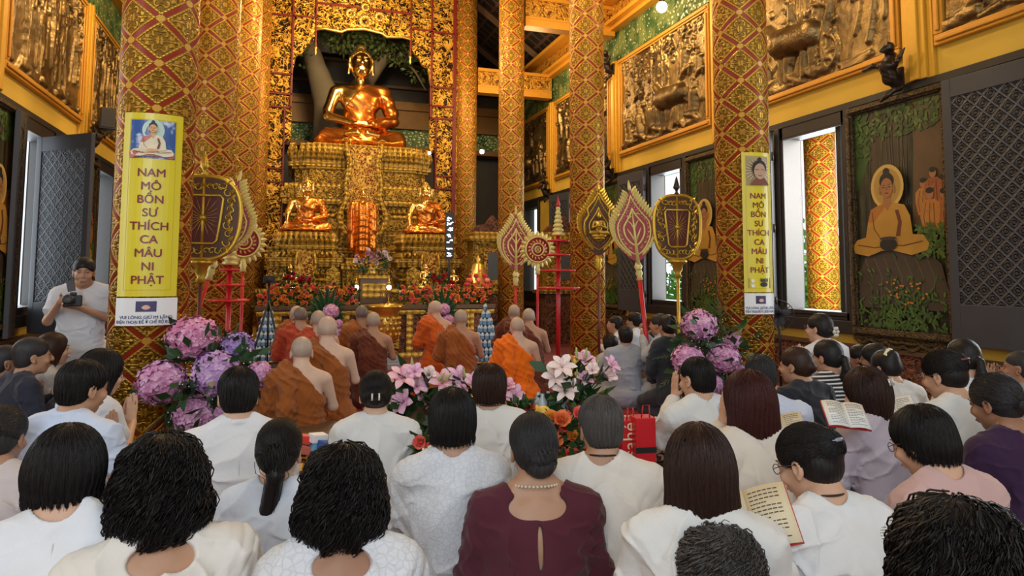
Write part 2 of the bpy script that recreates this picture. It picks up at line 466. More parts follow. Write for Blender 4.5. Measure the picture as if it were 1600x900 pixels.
def bronze_mat():
    M = Mat('bronze relief', 0.36, 0.85)
    n = M.noise(3, 4, 0.6); n2 = M.noise(40, 3)
    M.color(M.mix(n.step(0.35, 0.7), (0.13, 0.085, 0.034), (0.34, 0.225, 0.085))); M.bump(n2 * 0.5 + M.noise(12, 3), 0.5, 0.02); return M.m
M_BRONZE = bronze_mat()
M_DBRONZE = solid((0.05, 0.035, 0.025), 0.35, 0.6, 0.2, 0.004, 30, 'dark bronze')
# ================================================================== SETTING
XR, XL = 6.7, -3.4
ROWS = [-1.7, 2.05, 5.8, 9.55, 13.3, 17.05, 20.8]
def floor_mat():
    M = Mat('dark red carpet tiles', 0.75, 0)
    n = M.noise(3, 4); c = M.mix(n, (0.10, 0.016, 0.016), (0.17, 0.03, 0.03)); M.color(c); M.bump(M.noise(200, 2), 0.3, 0.004); return M.m
o = struct(MB().boxb((-3.7, -6, -0.12), (7.0, 21.3, 0)).build('floor', floor_mat()))
def wall(name, X, sgn):
    b = MB(); x0, x1 = sorted((X, X + 0.25 * sgn)); y0 = -6
    H0, H1 = 0.95, 3.6
    b.boxb((x0, y0, 0), (x1, 21.3, H0)); b.boxb((x0, y0, H1), (x1, 21.3, 7.6))
    cuts = []
    for r in ROWS[:-1]: cuts.append((r + 1.10, r + 2.30))
    p = y0
    for a, c in cuts:
        b.boxb((x0, p, H0), (x1, a, H1)); p = c
    b.boxb((x0, p, H0), (x1, 21.3, H1))
    return struct(b.build(name, M_PLASTER))
wall('wall_right', XR, 1); wall('wall_left', XL, -1)
struct(MB().boxb((-3.7, 21.1, 0), (7.0, 21.3, 11)).build('wall_back', M_DWOOD))
def roof_mat():
    M = Mat('dark roof boards', 0.7, 0)
    x, y, z = M.xyz(); g = ((y * 3.0).fract() - 0.5).abs().lt(0.12).max(((x * 3.2).fract() - 0.5).abs().lt(0.10))
    M.color(M.mix(g, (0.018, 0.012, 0.010), (0.085, 0.045, 0.028))); M.bump(g, 1, 0.03); return M.m
MR = roof_mat()
b = MB()
for s in (-1, 1):
    xe = 1.67 + s * 6.0
    V = [(1.67, -2, 11.2), (1.67, 21.3, 11.2), (xe, 21.3, 6.9), (xe, -2, 6.9)]
    b.add(V + [(x, y, z + 0.15) for x, y, z in V], [(0, 1, 2, 3), (7, 6, 5, 4), (0, 3, 7, 4), (1, 5, 6, 2), (3, 2, 6, 7), (0, 4, 5, 1)])
struct(b.build('ceiling', MR))
# rafters under the roof, each a thing of its own in the setting
for s in (-1, 1):
    for k in range(9):
        y = 3.0 + 2.1 * k; b = MB()
        b.tube([(1.67, y, 11.0), (1.67 + s * 5.0, y, 7.45)], 0.11, 4, smooth=False)
        struct(b.build('trim_%d' % (20 + k + (9 if s > 0 else 0)), M_BWOOD))
# wainscot with carved panels and the sill band above it
for nm, X, s in (('right', XR, -1), ('left', XL, 1)):
    b = MB(); b.boxb((X, -6, 0.0), (X + s * 0.05, 21.1, 0.62)); struct(b.build('baseboard_' + nm, M_WAINSCOT))
    b = MB(); b.boxb((X, -6, 0.62), (X + s * 0.075, 21.1, 0.67)); b.boxb((X, -6, 0.0), (X + s * 0.07, 21.1, 0.06)); struct(b.build('trim_%d' % (1 if s < 0 else 2), M_BWOOD))
    # moulding over the windows, frieze of green mosaic with gold cornices
    b = MB(); b.boxb((X, -6, 3.60), (X + s * 0.06, 21.1, 3.68)); struct(b.build('trim_%d' % (3 if s < 0 else 4), M_DWOOD))
    b = MB(); b.boxb((X, -6, 6.12), (X + s * 0.05, 21.1, 6.75)); struct(b.build('trim_%d' % (5 if s < 0 else 6), M_MOSAIC))
    b = MB(); b.boxb((X, -6, 6.75), (X + s * 0.22, 21.1, 6.84)); b.boxb((X, -6, 6.84), (X + s * 0.34, 21.1, 6.92)); b.boxb((X, -6, 7.3), (X + s * 0.45, 21.1, 7.4))
    struct(b.build('trim_%d' % (7 if s < 0 else 8), M_GOLDR))
    b = MB(); b.boxb((X, -6, 6.92), (X + s * 0.18, 21.1, 7.3)); struct(b.build('trim_%d' % (9 if s < 0 else 10), M_FRIEZE))
# windows
def window(n, X, s, r, mull):
    y0, y1, z0, z1 = r + 1.10, r + 2.30, 0.95, 3.6; root = thing('window_%d' % n, (X, (y0 + y1) / 2, z0), kind='structure')
    L = (X, (y0 + y1) / 2, z0)
    def bx(b, lo, hi): b.boxb([lo[i] - L[i] for i in range(3)], [hi[i] - L[i] for i in range(3)])
    b = MB(); t = 0.10; xi = X + s * 0.05; xo = X - s * 0.27
    bx(b, (xo, y0, z0), (xi, y0 + t * .6, z1)); bx(b, (xo, y1 - t * .6, z0), (xi, y1, z1)); bx(b, (xo, y0, z0), (xi, y1, z0 + t)); bx(b, (xo, y0, z1 - t * 1.6), (xi, y1, z1))
    bx(b, (X, y0 - .12, z0 - .16), (X + s * .09, y1 + .12, z0)); bx(b, (X, y0 - .10, z0), (X + s * .07, y0, z1)); bx(b, (X, y1, z0), (X + s * .07, y1 + .10, z1))
    bevel(b.build('window_frame', M_DWOOD, root), 0.008)
    b = MB(); bx(b, (X - s * .02, y0 + 0.15, z0), (X - s * .09, y0 + 0.22, z1)); b.build('mullion', M_DWOOD, root)
    b = MB()
    bx(b, (X + s * .01, y0, 3.42), (X + s * .05, y1, 3.44)); bx(b, (X + s * .03, y0 + .05, 0.99), (X + s * .05, y1 - .05, 1.0)); b.build('rail', M_SHUTF, root)
n = 1
for r in ROWS[1:-1]:
    window(n, XR, -1, r, True); n += 1
for r in ROWS[1:-1]:
    window(n, XL, 1, r, True); n += 1
# carved shutters standing folded on the walls
def shutter(loc, ang, wd, label, z0=0.80, z1=3.56):
    """hinge at loc, leaf runs along local +y"""
    t = thing('window_shutter', (loc[0], loc[1], z0), ang, label, 'shutter', 'carved window shutters')
    H = z1 - z0; b = MB()
    b.boxb((-0.03, 0, 0), (0.03, 0.10, H)); b.boxb((-0.03, wd - 0.10, 0), (0.03, wd, H)); b.boxb((-0.03, 0.1, 0), (0.03, wd - 0.1, 0.42)); b.boxb((-0.03, 0.1, H - 0.20), (0.03, wd - 0.1, H))
    bevel(b.build('shutter_frame', M_SHUTF, t), 0.006)
    b = MB(); b.boxb((-0.022, 0.10, 0.42), (0.022, wd - 0.1, H - 0.20)); b.build('carved_panel', M_SHUT, t)
    b = MB()
    for z in (0.35, H / 2, H - 0.35): MB().lathe([(0.014, z - .06), (0.014, z + .06)], 8, (0, -0.012, 0)).build('hinge', M_DBRONZE, t)
    return t
shutter((XR - 0.12, 4.42, 0), math.radians(2), 1.0, 'slate grey carved shutter at the right edge beside the large painting')
shutter((XR - 0.12, 8.18, 0), math.radians(2), 1.0, 'slate grey carved shutter between the near right column and the bright window')
shutter((XR - 0.12, 11.92, 0), math.radians(3), 1.0, 'slate grey carved shutter behind the leaf shaped fans')
shutter((XR - 0.12, 15.65, 0), math.radians(8), 1.0, 'far carved shutter behind the red tiered stand')
shutter((-3.28, 10.93, 0), math.radians(-128), 1.02, 'dark carved shutter folded out from left wall above the seated devotees', 0.70, 3.36)
shutter((-3.34, 10.52, 0), math.radians(-170), 0.5, 'narrow black shutter leaf left of the folded carved shutter', 0.7, 3.55)
# bronze story panels
def relief_grid(W, H, seed, style='people'):
    rnd = random.Random(seed); nx, nz = int(W / 0.018), int(H / 0.018)
    X, Z = np.meshgrid(np.linspace(0, W, nx), np.linspace(0, H, nz), indexing='ij'); P3 = np.stack([X, Z, X * 0], -1)
    D = 0.012 * vnoise(P3, seed, 6) + 0.006 * vnoise(P3, seed + 1, 22)
    def cap(a, b_, ra, rb=None, amp=1.0):
        nonlocal D
        rb = ra if rb is None else rb; a = np.array(a); ab = np.array(b_) - a; L = ab @ ab + 1e-9
        qx, qz = X - a[0], Z - a[1]; t = np.clip((qx * ab[0] + qz * ab[1]) / L, 0, 1)
        d = np.hypot(qx - t * ab[0], qz - t * ab[1]); r = ra + (rb - ra) * t
        hh = np.sqrt(np.maximum(r * r - d * d, 0)) * amp
        D = np.maximum(D, np.where(d < r, hh + 0.012, -1))
    def person(x, z, h, f):
        a = h / 7.0; k = rnd.choice(['stand', 'kneel', 'sit'])
        hip = z + (3.2 if k == 'stand' else 1.3) * a; ch = hip + 2.2 * a; ln = rnd.uniform(-.5, .5) * a
        if k == 'stand':
            cap((x - .4 * a, z), (x - .3 * a, hip), .32 * a, .5 * a); cap((x + .5 * a, z), (x + .3 * a, hip), .32 * a, .5 * a)
        else:
            cap((x, hip - .6 * a), (x + f * 1.8 * a, hip - .2 * a), .6 * a, .45 * a); cap((x + f * 1.8 * a, hip - .2 * a), (x + f * 1.3 * a, z), .4 * a, .3 * a); cap((x, hip - .6 * a), (x - f * 1.0 * a, z), .5 * a, .3 * a)
        cap((x, hip), (x + ln, ch), .62 * a, .8 * a, 1.1); cap((x + ln, ch + .9 * a), (x + ln + .1 * a, ch + 1.35 * a), .45 * a, .48 * a, 1.2)
        cap((x + ln + .05 * a, ch + 1.9 * a), (x + ln + .05 * a, ch + 2.2 * a), .25 * a, .12 * a)
        e = rnd.uniform(-1, 1); cap((x + ln + f * .8 * a, ch + .3 * a), (x + ln + f * 1.5 * a, ch - e * a), .3 * a, .24 * a); cap((x + ln + f * 1.5 * a, ch - e * a), (x + ln + f * 2.4 * a, ch + rnd.uniform(-.5, 1.2) * a), .24 * a, .17 * a)
        cap((x + ln - f * .8 * a, ch + .3 * a), (x + ln - f * 1.3 * a, ch - 1.2 * a), .3 * a, .2 * a)
    # trees and ground
    for i in range(int(W * (9 if style == 'roots' else 3))):
        x = rnd.uniform(0, W); pts = [(x, rnd.uniform(0, H * .3))]
        for j in range(7): pts.append((pts[-1][0] + rnd.uniform(-.10, .10), pts[-1][1] + H / 7))
        r = rnd.uniform(.015, .045)
        for a, c in zip(pts, pts[1:]): cap(a, c, r, r * .9, .8)
    for i in range(int(W * H * 24)):
        x, z = rnd.uniform(0, W), H * (1 - abs(rnd.gauss(0, .22))); cap((x, z), (x + rnd.uniform(-.05, .05), z + rnd.uniform(-.04, .04)), rnd.uniform(.02, .05), None, .7)
    for i in range(int(W * 7)):
        x = rnd.uniform(0, W); cap((x, rnd.uniform(0, .12)), (x + rnd.uniform(.1, .3), rnd.uniform(0, .2)), rnd.uniform(.03, .07), None, .6)
    if style != 'roots':
        for i in range(int(W * 3.4)):
            person((i + .5) * W / (W * 3.4) + rnd.uniform(-.08, .08), rnd.choice([.08, .15, H * .45, H * .5]), rnd.uniform(.62, .95), rnd.choice([-1, 1]))
        cx = rnd.uniform(W * .25, W * .6)          # a beast of burden with a cart wheel
        cap((cx, .65), (cx + .55, .68), .20, .22); cap((cx + .65, .75), (cx + .85, .95), .12, .10); cap((cx + .9, .9), (cx + 1.0, .62), .06, .03)
        for dx in (0, .12, .45, .58): cap((cx + dx, .6), (cx + dx + rnd.uniform(-.05, .05), .12), .07, .045)
        wx = .35 * W if cx > .4 * W else .8 * W
        for t in range(16):
            a0, a1 = t * PI / 8, (t + 1) * PI / 8; cap((wx + .24 * math.cos(a0), .32 + .24 * math.sin(a0)), (wx + .24 * math.cos(a1), .32 + .24 * math.sin(a1)), .028)
            if t % 2 == 0: cap((wx, .32), (wx + .24 * math.cos(a0), .32 + .24 * math.sin(a0)), .014)
    return X, Z, D
def relief_panel(X, s, r0, z0, z1, seed, label, style='people'):
    y0, y1 = r0 + 0.22, r0 + 3.75 - 0.22; t = thing('bronze_relief_panel', (X, (y0 + y1) / 2, z0), 0, label, 'relief panel', 'framed bronze relief panels')
    W, H = y1 - y0 - 0.24, z1 - z0 - 0.24
    U, Z, D = relief_grid(W, H, seed, style); nx, nz = U.shape
    V = np.stack([s * (0.03 + D), (U - W / 2) * (-s if s < 0 else -1), Z + 0.12], -1)
    V[..., 1] = (U - W / 2)
    V = V.reshape(-1, 3); I = np.arange(nx * nz).reshape(nx, nz)
    Q = np.stack([I[:-1, :-1], I[1:, :-1], I[1:, 1:], I[:-1, 1:]], -1).reshape(-1, 4)
    if s < 0: Q = Q[:, ::-1]
    link('relief', npmesh(V, Q), M_BRONZE, t)
    b = MB()
    for (a, c, za, zb) in ((-W / 2 - .12, W / 2 + .12, 0, .12), (-W / 2 - .12, W / 2 + .12, H + .12, H + .24), (-W / 2 - .12, -W / 2, .12, H + .12), (W / 2, W / 2 + .12, .12, H + .12)):
        b.boxb((0, a, za), (s * .07, c, zb)); 
        ya, yb = a + .03 * (c - a > .2), c - .03 * (c - a > .2)
        b.boxb((s * .07, a + .035, za + .035), (s * .095, c - .035, zb - .035))
    bevel(b.build('frame', M_GOLDR, t), 0.012); return t
labs = {('R', 2.05): 'bronze relief panel at the upper right corner above the large Buddha painting',
        ('R', 5.8): 'large bronze relief panel above the bright right window', ('R', 9.55): 'bronze relief panel with animals and people between the two right columns',
        ('R', 13.3): 'narrow looking bronze relief panel right of the second column', ('R', 17.05): 'farthest bronze relief panel on the right wall',
        ('L', 9.55): 'bronze relief panel at the upper left corner', ('L', 13.3): 'bronze relief of roots left of the near gilded column'}
for i, r in enumerate(ROWS[1:-1]):
    relief_panel(XR, -1, r, 4.0, 6.1, 11 + i, labs[('R', r)])
for i, r in enumerate((9.55, 13.3)):
    relief_panel(XL, 1, r, 4.0, 6.1, 31 + i, labs[('L', r)], 'roots')
relief_panel(XL, 1, 5.8, 4.0, 6.1, 35, 'bronze relief panel nearest to the camera on the left wall', 'roots')
# pilasters between the panels
for r in ROWS[1:]:
    for X, s in ((XR, -1), (XL, 1)):
        b = MB(); b.boxb((X, r - .20, 3.68), (X + s * .05, r + .20, 6.12)); b.boxb((X, r - .13, 3.68), (X + s * .09, r + .13, 6.12)); b.boxb((X, r - .06, 3.68), (X + s * .12, r + .06, 6.12))
        struct(bevel(b.build('trim_%d' % (40 + int(r * 2) + (100 if s > 0 else 0)), M_GOLDP), .01))
# ------------------------------------------------------------------ gilded columns
def column(x, y, R, lab, rz=0.0, H=10.4, group='gilded lattice columns in the hall', z0=0.0, base=True):
    t = thing('gilded_column', (x, y, z0), rz, lab, 'column', group)
    sh = MB().lathe([(R, 0.30 if base else 0), (R, H)], 64).build('shaft', M_COL, t)
    if base:
        b = MB().lathe([(R * 1.42, 0), (R * 1.42, .07), (R * 1.30, .09), (R * 1.36, .14), (R * 1.30, .19), (R * 1.12, .22), (R * 1.16, .27), (R * 1.05, .32), (R * 0.98, .33)], 64)
        b.build('base', M_GOLD, t)
    return t
column(-0.98, 5.85, .272, 'nearest gilded column on the left, carrying the large yellow banner', math.radians(8))
column(-0.93, 9.55, .268, 'second gilded column on the left, half hidden behind the banner column', math.radians(20))
column(-0.82, 13.3, .268, 'third gilded column on the left', math.radians(30))
column(-0.76, 16.9, .268, 'farthest gilded column on the left, beside the carved screen', math.radians(5))
column(4.3, 5.8, .262, 'nearest gilded column on the right, carrying the narrow yellow banner', math.radians(55))
column(4.3, 9.55, .262, 'second gilded column on the right, behind the fan with a praying figure', math.radians(62))
column(4.3, 13.3, .262, 'third gilded column on the right, behind the lotus leaf fan', math.radians(70))
column(4.3, 17.05, .262, 'farthest gilded column on the right, touching the carved screen', math.radians(80))
column(9.2, 10.15, .27, 'sunlit gilded column outside the large right window', math.radians(45), 4.4, 'gilded veranda columns outside', -.2, False)
column(9.25, 13.5, .27, 'gilded veranda column outside the farther right window', math.radians(45), 4.4, 'gilded veranda columns outside', -.2, False)
# cross beams from the columns to the walls
def beam(x0, x1, y, z, lab):
    t = thing('carved_beam', ((x0 + x1) / 2, y, z), 0, lab, 'beam', 'carved gilded cross beams'); h = (x1 - x0) / 2
    MB().boxb((-h, -.13, 0), (h, .13, .36)).build('beam_face', M_FRIEZE, t)
    b = MB(); b.boxb((-h, -.17, .36), (h, .17, .44)); b.boxb((-h, -.15, -.04), (h, .15, 0)); b.boxb((-h, -.14, -.20), (h, .14, -.04)); b.build('moulding', M_GOLDR, t)
beam(4.56, 6.6, 9.55, 6.75, 'carved gilded beam above the second right column')
beam(4.56, 6.6, 13.3, 6.85, 'carved gilded beam between third right column and the wall')
beam(4.56, 6.6, 17.05, 6.4, 'lowest carved gilded beam at the far right row')
beam(-3.3, -1.2, 9.55, 6.75, 'carved gilded beam left of the second left column')
# struts with red mosaic under the roof, seen right of the columns
for (y, lab) in ((10.8, 'brown roof strut above the second right column'), (14.6, 'brown roof strut between the middle right columns')):
    t = MB().tube([(4.3, y, 8.6), (6.4, y, 7.2)], .14, 4, smooth=False).build('roof_strut', M_BWOOD); tag(t, lab, 'roof strut')
# ------------------------------------------------------------------ outdoors
def grass_mat():
    M = Mat('lawn', 0.9, 0); M.color(M.mix(M.noise(4, 5), (0.05, 0.16, 0.02), (0.20, 0.38, 0.06))); M.bump(M.noise(60, 3), 1, 0.03); return M.m
struct(MB().boxb((7.0, -10, -.3), (40, 50, -.2)).build('ground', grass_mat()))
b = MB().boxb((6.95, -4, 4.25), (9.9, 22, 4.4)); struct(b.build('trim_90', M_BWOOD))
M_LEAF = solid((0.10, 0.34, 0.04), 0.6, 0, 0.5, 0, 6, 'bright foliage'); M_LEAFD = solid((0.018, 0.065, 0.016), 0.45, 0, 0.5, 0, 8, 'dark foliage')
def leafball(b, c, R, n, rnd, ls=0.12, flat=1.0):
    """n leaves, each a folded pointed quad, in an uneven crown"""
    c = Vector(c)
    for _ in range(n):
        d = Vector((rnd.gauss(0, 1), rnd.gauss(0, 1), rnd.gauss(0, 1) * flat)).normalized() * R * rnd.uniform(.55, 1.05)
        p = c + d; u = (d.normalized() + Vector((rnd.uniform(-.8, .8), rnd.uniform(-.8, .8), rnd.uniform(-.6, .6)))).normalized(); v = u.orthogonal().normalized()
        v = Matrix.Rotation(rnd.uniform(0, 6.28), 3, u) @ v; w_ = u.cross(v); L = ls * rnd.uniform(.6, 1.2)
        b.add([p, p + u * L * .5 + v * L * .25 + w_ * L * .05, p + u * L, p + u * L * .5 - v * L * .25 + w_ * L * .05], [(0, 1, 2, 3)], True)
rnd = random.Random(5)
for i, (x, y, R) in enumerate([(12.5, 12.5, 1.5), (12.0, 15.5, 1.4), (14.5, 11.2, 1.7), (12.8, 18.5, 1.6), (15.5, 14.5, 2.0), (13.0, 22.0, 1.8), (17.5, 19, 2.2), (13.5, 10.0, 1.2)]):
    t = thing('garden_bush', (x, y, -.2), 0, 'leafy green bush in the garden seen through the right windows', 'bush', 'garden bushes outside the windows')
    b = MB(); leafball(b, (0, 0, R * .75), R, 900, rnd, .32, .7); b.build('foliage', M_LEAF, t)
    b = MB(); b.tube([(0, 0, 0), (.05, 0, R * .4), (.2, .1, R)], [.06, .05, .02], 6); b.tube([(0, 0, R * .3), (-.3, .1, R * .9)], [.04, .02], 6); b.build('stem', M_BWOOD, t)
# potted palm outside
t = thing('palm_tree', (13.3, 12.9, -.2), 0, 'palm tree outside the large right window', 'palm'); b = MB()
b.tube([(0, 0, 0), (.1, 0, 1.2), (.05, 0, 2.4)], [.12, .1, .09], 8); b.build('trunk', M_BWOOD, t)
for k in range(13):
    a = k * 2.4; b = MB(); P = []
    for j in range(9):
        s_ = j / 8; P.append(Vector((math.cos(a) * 1.5 * s_, math.sin(a) * 1.5 * s_, 2.4 + .9 * s_ - 1.6 * s_ * s_)))
    b.tube(P, .015, 4)
    for j in range(1, 9):
        for s_ in (-1, 1):
            p = P[j]; side = Vector((-math.sin(a), math.cos(a), -.5)) if s_ > 0 else Vector((math.sin(a), -math.cos(a), -.5)); q = p + side * .38 + (P[j] - P[j - 1]) * .8
            b.add([p, p + (q - p) * .5 + Vector((0, 0, .02)) + (P[j] - P[j - 1]) * .18, q, p + (q - p) * .5 - (P[j] - P[j - 1]) * .1], [(0, 1, 2, 3)])
    b.build('frond', M_LEAF, t)
# ================================================================== BUDDHA STATUES
M_SKIN_G = Mat('polished gold leaf', 0.22, 1.0, (1.0, 0.66, 0.20)); M_SKIN_G.bump(M_SKIN_G.noise(20, 2), 0.15, 0.01); M_SKIN_G = M_SKIN_G.m
_r = Mat('copper orange robe lacquer', 0.26, 0.9, (0.85, 0.27, 0.035)); _r.color(_r.mix(_r.noise(3, 3), (0.62, 0.15, 0.02), (0.95, 0.36, 0.06))); _r.bump(_r.noise(10, 3), 0.2, 0.01); M_ROBE_C = _r.m
_h = Mat('gold curls', 0.4, 0.9, (0.55, 0.34, 0.08)); _h.bump(_h.voro(34, 'SMOOTH_F1'), 1.0, -0.03); M_CURL = _h.m
def buddha_face(s, c, k=1.0):
    """head at c, scale k (k=1: face half width .09), facing -Y"""
    c = np.array(c)
    s.ell(c, (.088 * k, .098 * k, .118 * k), .01); s.ell(c + np.array((0, -.03, -.055)) * k, (.066 * k, .068 * k, .058 * k), .03 * k)
    s.cap(c + np.array((0, -.095, .03)) * k, c + np.array((0, -.118, -.015)) * k, .010 * k, .017 * k, .012 * k)
    for x in (-1, 1):
        s.ell(c + np.array((x * .036, -.098, .018)) * k, (.022 * k, .016 * k, .010 * k), .008 * k, op='s')
        s.cap(c + np.array((x * .018, -.097, .040)) * k, c + np.array((x * .058, -.085, .042)) * k, .006 * k, .004 * k, .008 * k)
        s.ell(c + np.array((x * .036, -.090, .014)) * k, (.018 * k, .010 * k, .008 * k), .004 * k)
        s.chain([c + np.array((x * .090, -.01, .05)) * k, c + np.array((x * .100, -.0, .0)) * k, c + np.array((x * .104, -.005, -.075)) * k], [.018 * k, .013 * k, .014 * k], .012 * k)
    s.cap(c + np.array((-.022, -.097, -.045)) * k, c + np.array((.022, -.097, -.045)) * k, .010 * k, .010 * k, .008 * k)
    s.cap(c + np.array((-.016, -.094, -.062)) * k, c + np.array((.016, -.094, -.062)) * k, .010 * k, .010 * k, .006 * k)
def fingers(s, o, d, n, L, r, side, k=.004):
    """four fingers from o along d, spread along n"""
    o, d, n = map(np.array, (o, d, n))
    for i in range(4):
        q = o + n * (i - 1.5) * r * 2.1; l = L * (1 - .09 * abs(i - 1.4)); s.chain([q, q + d * l * .55 + side * 0.08 * l, q + d * l + side * .28 * l], [r, r * .92, r * .7], k)
def statue(scale, pose, loc, rz, label, vox, z_group=None):
    t = thing('buddha_statue', loc, rz, label, 'statue', z_group)
    k = scale; b = SDF(); A = lambda *p: np.array(p) * k; HK = 1.25
    b.ell(A(0, .02, .33), A(.165, .12, .22), .04 * k); b.ell(A(0, 0, .52), A(.215, .12, .14), .05 * k); b.cap(A(-.20, .01, .60), A(.20, .01, .60), .07 * k, .07 * k, .04 * k)
    b.cap(A(0, .0, .62), A(0, -.01, .79), .06 * k, .052 * k, .03 * k)
    buddha_face(b, A(0, -.02, .875), k * HK)
    r = SDF(); e = .014
    r.ell(A(0, .02, .33), A(.165 + e, .12 + e, .23), .04 * k); r.ell(A(0, 0, .52), A(.215 + e, .12 + e, .14 + e), .05 * k); r.cap(A(-.20, .01, .60), A(.20, .01, .60), (.07 + e) * k, (.07 + e) * k, .04 * k)
    # left arm (statue's own left, +x) under the robe, right arm bare
    b.chain([A(-.26, 0, .585), A(-.325, -.02, .40), A(-.34, -.05, .33)], [.066 * k, .055 * k, .045 * k], .03 * k)
    if pose == 'touch':
        b.chain([A(-.34, -.05, .33), A(-.35, -.20, .20)], [.045 * k, .03 * k], .02 * k); fingers(b, A(-.35, -.215, .18), (0, -.25, -.95), (1, 0, 0), .11 * k, .012 * k, np.array((0, -.2, 0)))
    else:
        b.chain([A(-.34, -.05, .33), A(-.09, -.21, .245)], [.046 * k, .032 * k], .02 * k); fingers(b, A(-.05, -.235, .245), (1, -.05, 0), (0, -.5, .1), .12 * k, .013 * k, np.array((0, 0, .12)))
        b.ell(A(-.04, -.22, .242), A(.06, .045, .022), .02 * k)
    r.chain([A(.26, 0, .59), A(.33, -.02, .40), A(.34, -.05, .32), A(.12, -.20, .245)], [.078 * k, .075 * k, .065 * k, .05 * k], .03 * k)
    b.ell(A(.05, -.225, .225), A(.07, .05, .022), .02 * k); fingers(b, A(.02, -.24, .225), (-1, -.05, 0), (0, -.5, .1), .12 * k, .013 * k, np.array((0, 0, .12)))
    for x in (-1, 1):
        r.chain([A(x * .09, .04, .13), A(x * .38, -.10, .105)], [.12 * k, .098 * k], .04 * k)
    r.chain([A(-.39, -.11, .10), A(.10, -.25, .12)], [.092 * k, .06 * k], .03 * k); r.chain([A(.39, -.11, .095), A(-.10, -.24, .08)], [.092 * k, .06 * k], .03 * k)
    r.ell(A(0, -.13, .06), A(.40, .19, .06), .04 * k); r.ell(A(0, -.15, .15), A(.13, .12, .05), .03 * k)
    for x in (-1, 1): b.cap(A(x * .16, -.28, .125), A(x * .05, -.30, .135), .026 * k, .034 * k, .02 * k)
    def bare(P):       # kept where > 0: below the line from the left of the neck to the right armpit
        x, y, z = P[..., 0] / k, P[..., 1] / k, P[..., 2] / k
        return -np.maximum((z - .60) - (x + .02) * 1.15 , -.1) * k * 1.0 * 1 + 0 * x
    r.cut(lambda P: np.maximum(bare(P), 0) - np.maximum(-bare(P), 0))
    def folds(P):
        x, y, z = P[..., 0] / k, P[..., 1] / k, P[..., 2] / k
        f1 = np.sin((z * 1.0 + .55 * x - .3 * np.abs(x) ** 1.5) * 62 + 2 * np.sin(x * 7 + z * 3))
        f2 = np.sin((x * .8 + y * .3) * 60 + 3 * np.sin(z * 8))
        w_ = 1 / (1 + np.exp(-(z - .24) * 40))
        arm = 1 / (1 + np.exp(-(x - .17) * 30)); chest = .10 + .90 * np.clip(np.abs(x - .02) * 7, 0, 1)
        return -.0050 * k * (w_ * np.abs(f1) ** .7 * np.sign(f1) * np.maximum(arm, .8 * chest) + (1 - w_) * f1 * .9 * .7 + .25 * (1 - w_) * f2)
    r.disp(folds)
    sdf_obj('body', b, vox, M_SKIN_G, t); sdf_obj('robe', r, vox, M_ROBE_C, t)
    hsd = SDF(); hsd.ell(A(0, .0, .925), A(.122, .131, .105), .01); hsd.ell(A(0, .01, 1.035), A(.056, .056, .055), .03 * k)
    hsd.ell(A(0, .04, .87), A(.117, .106, .12), .02 * k); hsd.cut(lambda P: (P[..., 2] / k - .935 + .9 * (P[..., 1] / k + .07)) * k)
    sdf_obj('hair', hsd, vox, M_CURL, t)
    return t
def standing_statue(scale, loc, label, vox):
    t = thing('standing_buddha_statue', loc, 0, label, 'statue'); k = scale; A = lambda *p: np.array(p) * k
    b = SDF(); buddha_face(b, A(0, -.02, .90), .62 * k); b.cap(A(0, 0, .78), A(0, 0, .86), .04 * k, .034 * k, .01 * k)
    b.cap(A(-.045, -.03, .03), A(-.045, -.09, .015), .028 * k, .022 * k, .01 * k); b.cap(A(.045, -.03, .03), A(.045, -.09, .015), .028 * k, .022 * k, .01 * k)
    for x in (-1, 1): b.chain([A(x * .16, -.02, .46), A(x * .165, -.04, .41), A(x * .16, -.045, .36)], [.02 * k, .022 * k, .012 * k], .01 * k)
    b.cap(A(-.14, 0, .76), A(.14, 0, .76), .035 * k, .035 * k, .02 * k); sdf_obj('body', b, vox, M_SKIN_G, t)
    r = SDF(); r.cap(A(-.125, 0, .755), A(.125, 0, .755), .05 * k, .05 * k, .03 * k); r.ell(A(0, 0, .64), A(.135, .085, .16), .04 * k)
    r.cap(A(0, 0, .52), A(0, 0, .12), .12 * k, .13 * k, .04 * k)
    for x in (-1, 1): r.chain([A(x * .15, 0, .74), A(x * .17, -.02, .58), A(x * .165, -.02, .40)], [.042 * k, .042 * k, .05 * k], .03 * k); r.cap(A(x * .15, 0, .45), A(x * .15, 0, .16), .045 * k, .055 * k, .03 * k)
    r.disp(lambda P: -.006 * k * np.sin((P[..., 2] / k * 1.0 + 2.2 * (P[..., 0] / k) ** 2 * np.sign(.0001 + 1)) * 70) * np.clip(1 - np.abs(P[..., 0] / k) * 5, .15, 1) - .004 * k * np.sin(P[..., 0] / k * 110))
    sdf_obj('robe', r, vox, M_ROBE_C, t)
    h = SDF(); h.ell(A(0, .0, .925), A(.062, .066, .060), .01); h.ell(A(0, 0, .98), A(.028, .028, .032), .02 * k); h.cut(lambda P: (P[..., 2] / k - .93 + (P[..., 1] / k + .02) * .8) * k)
    sdf_obj('hair', h, vox, M_CURL, t); return t
XC = 1.67
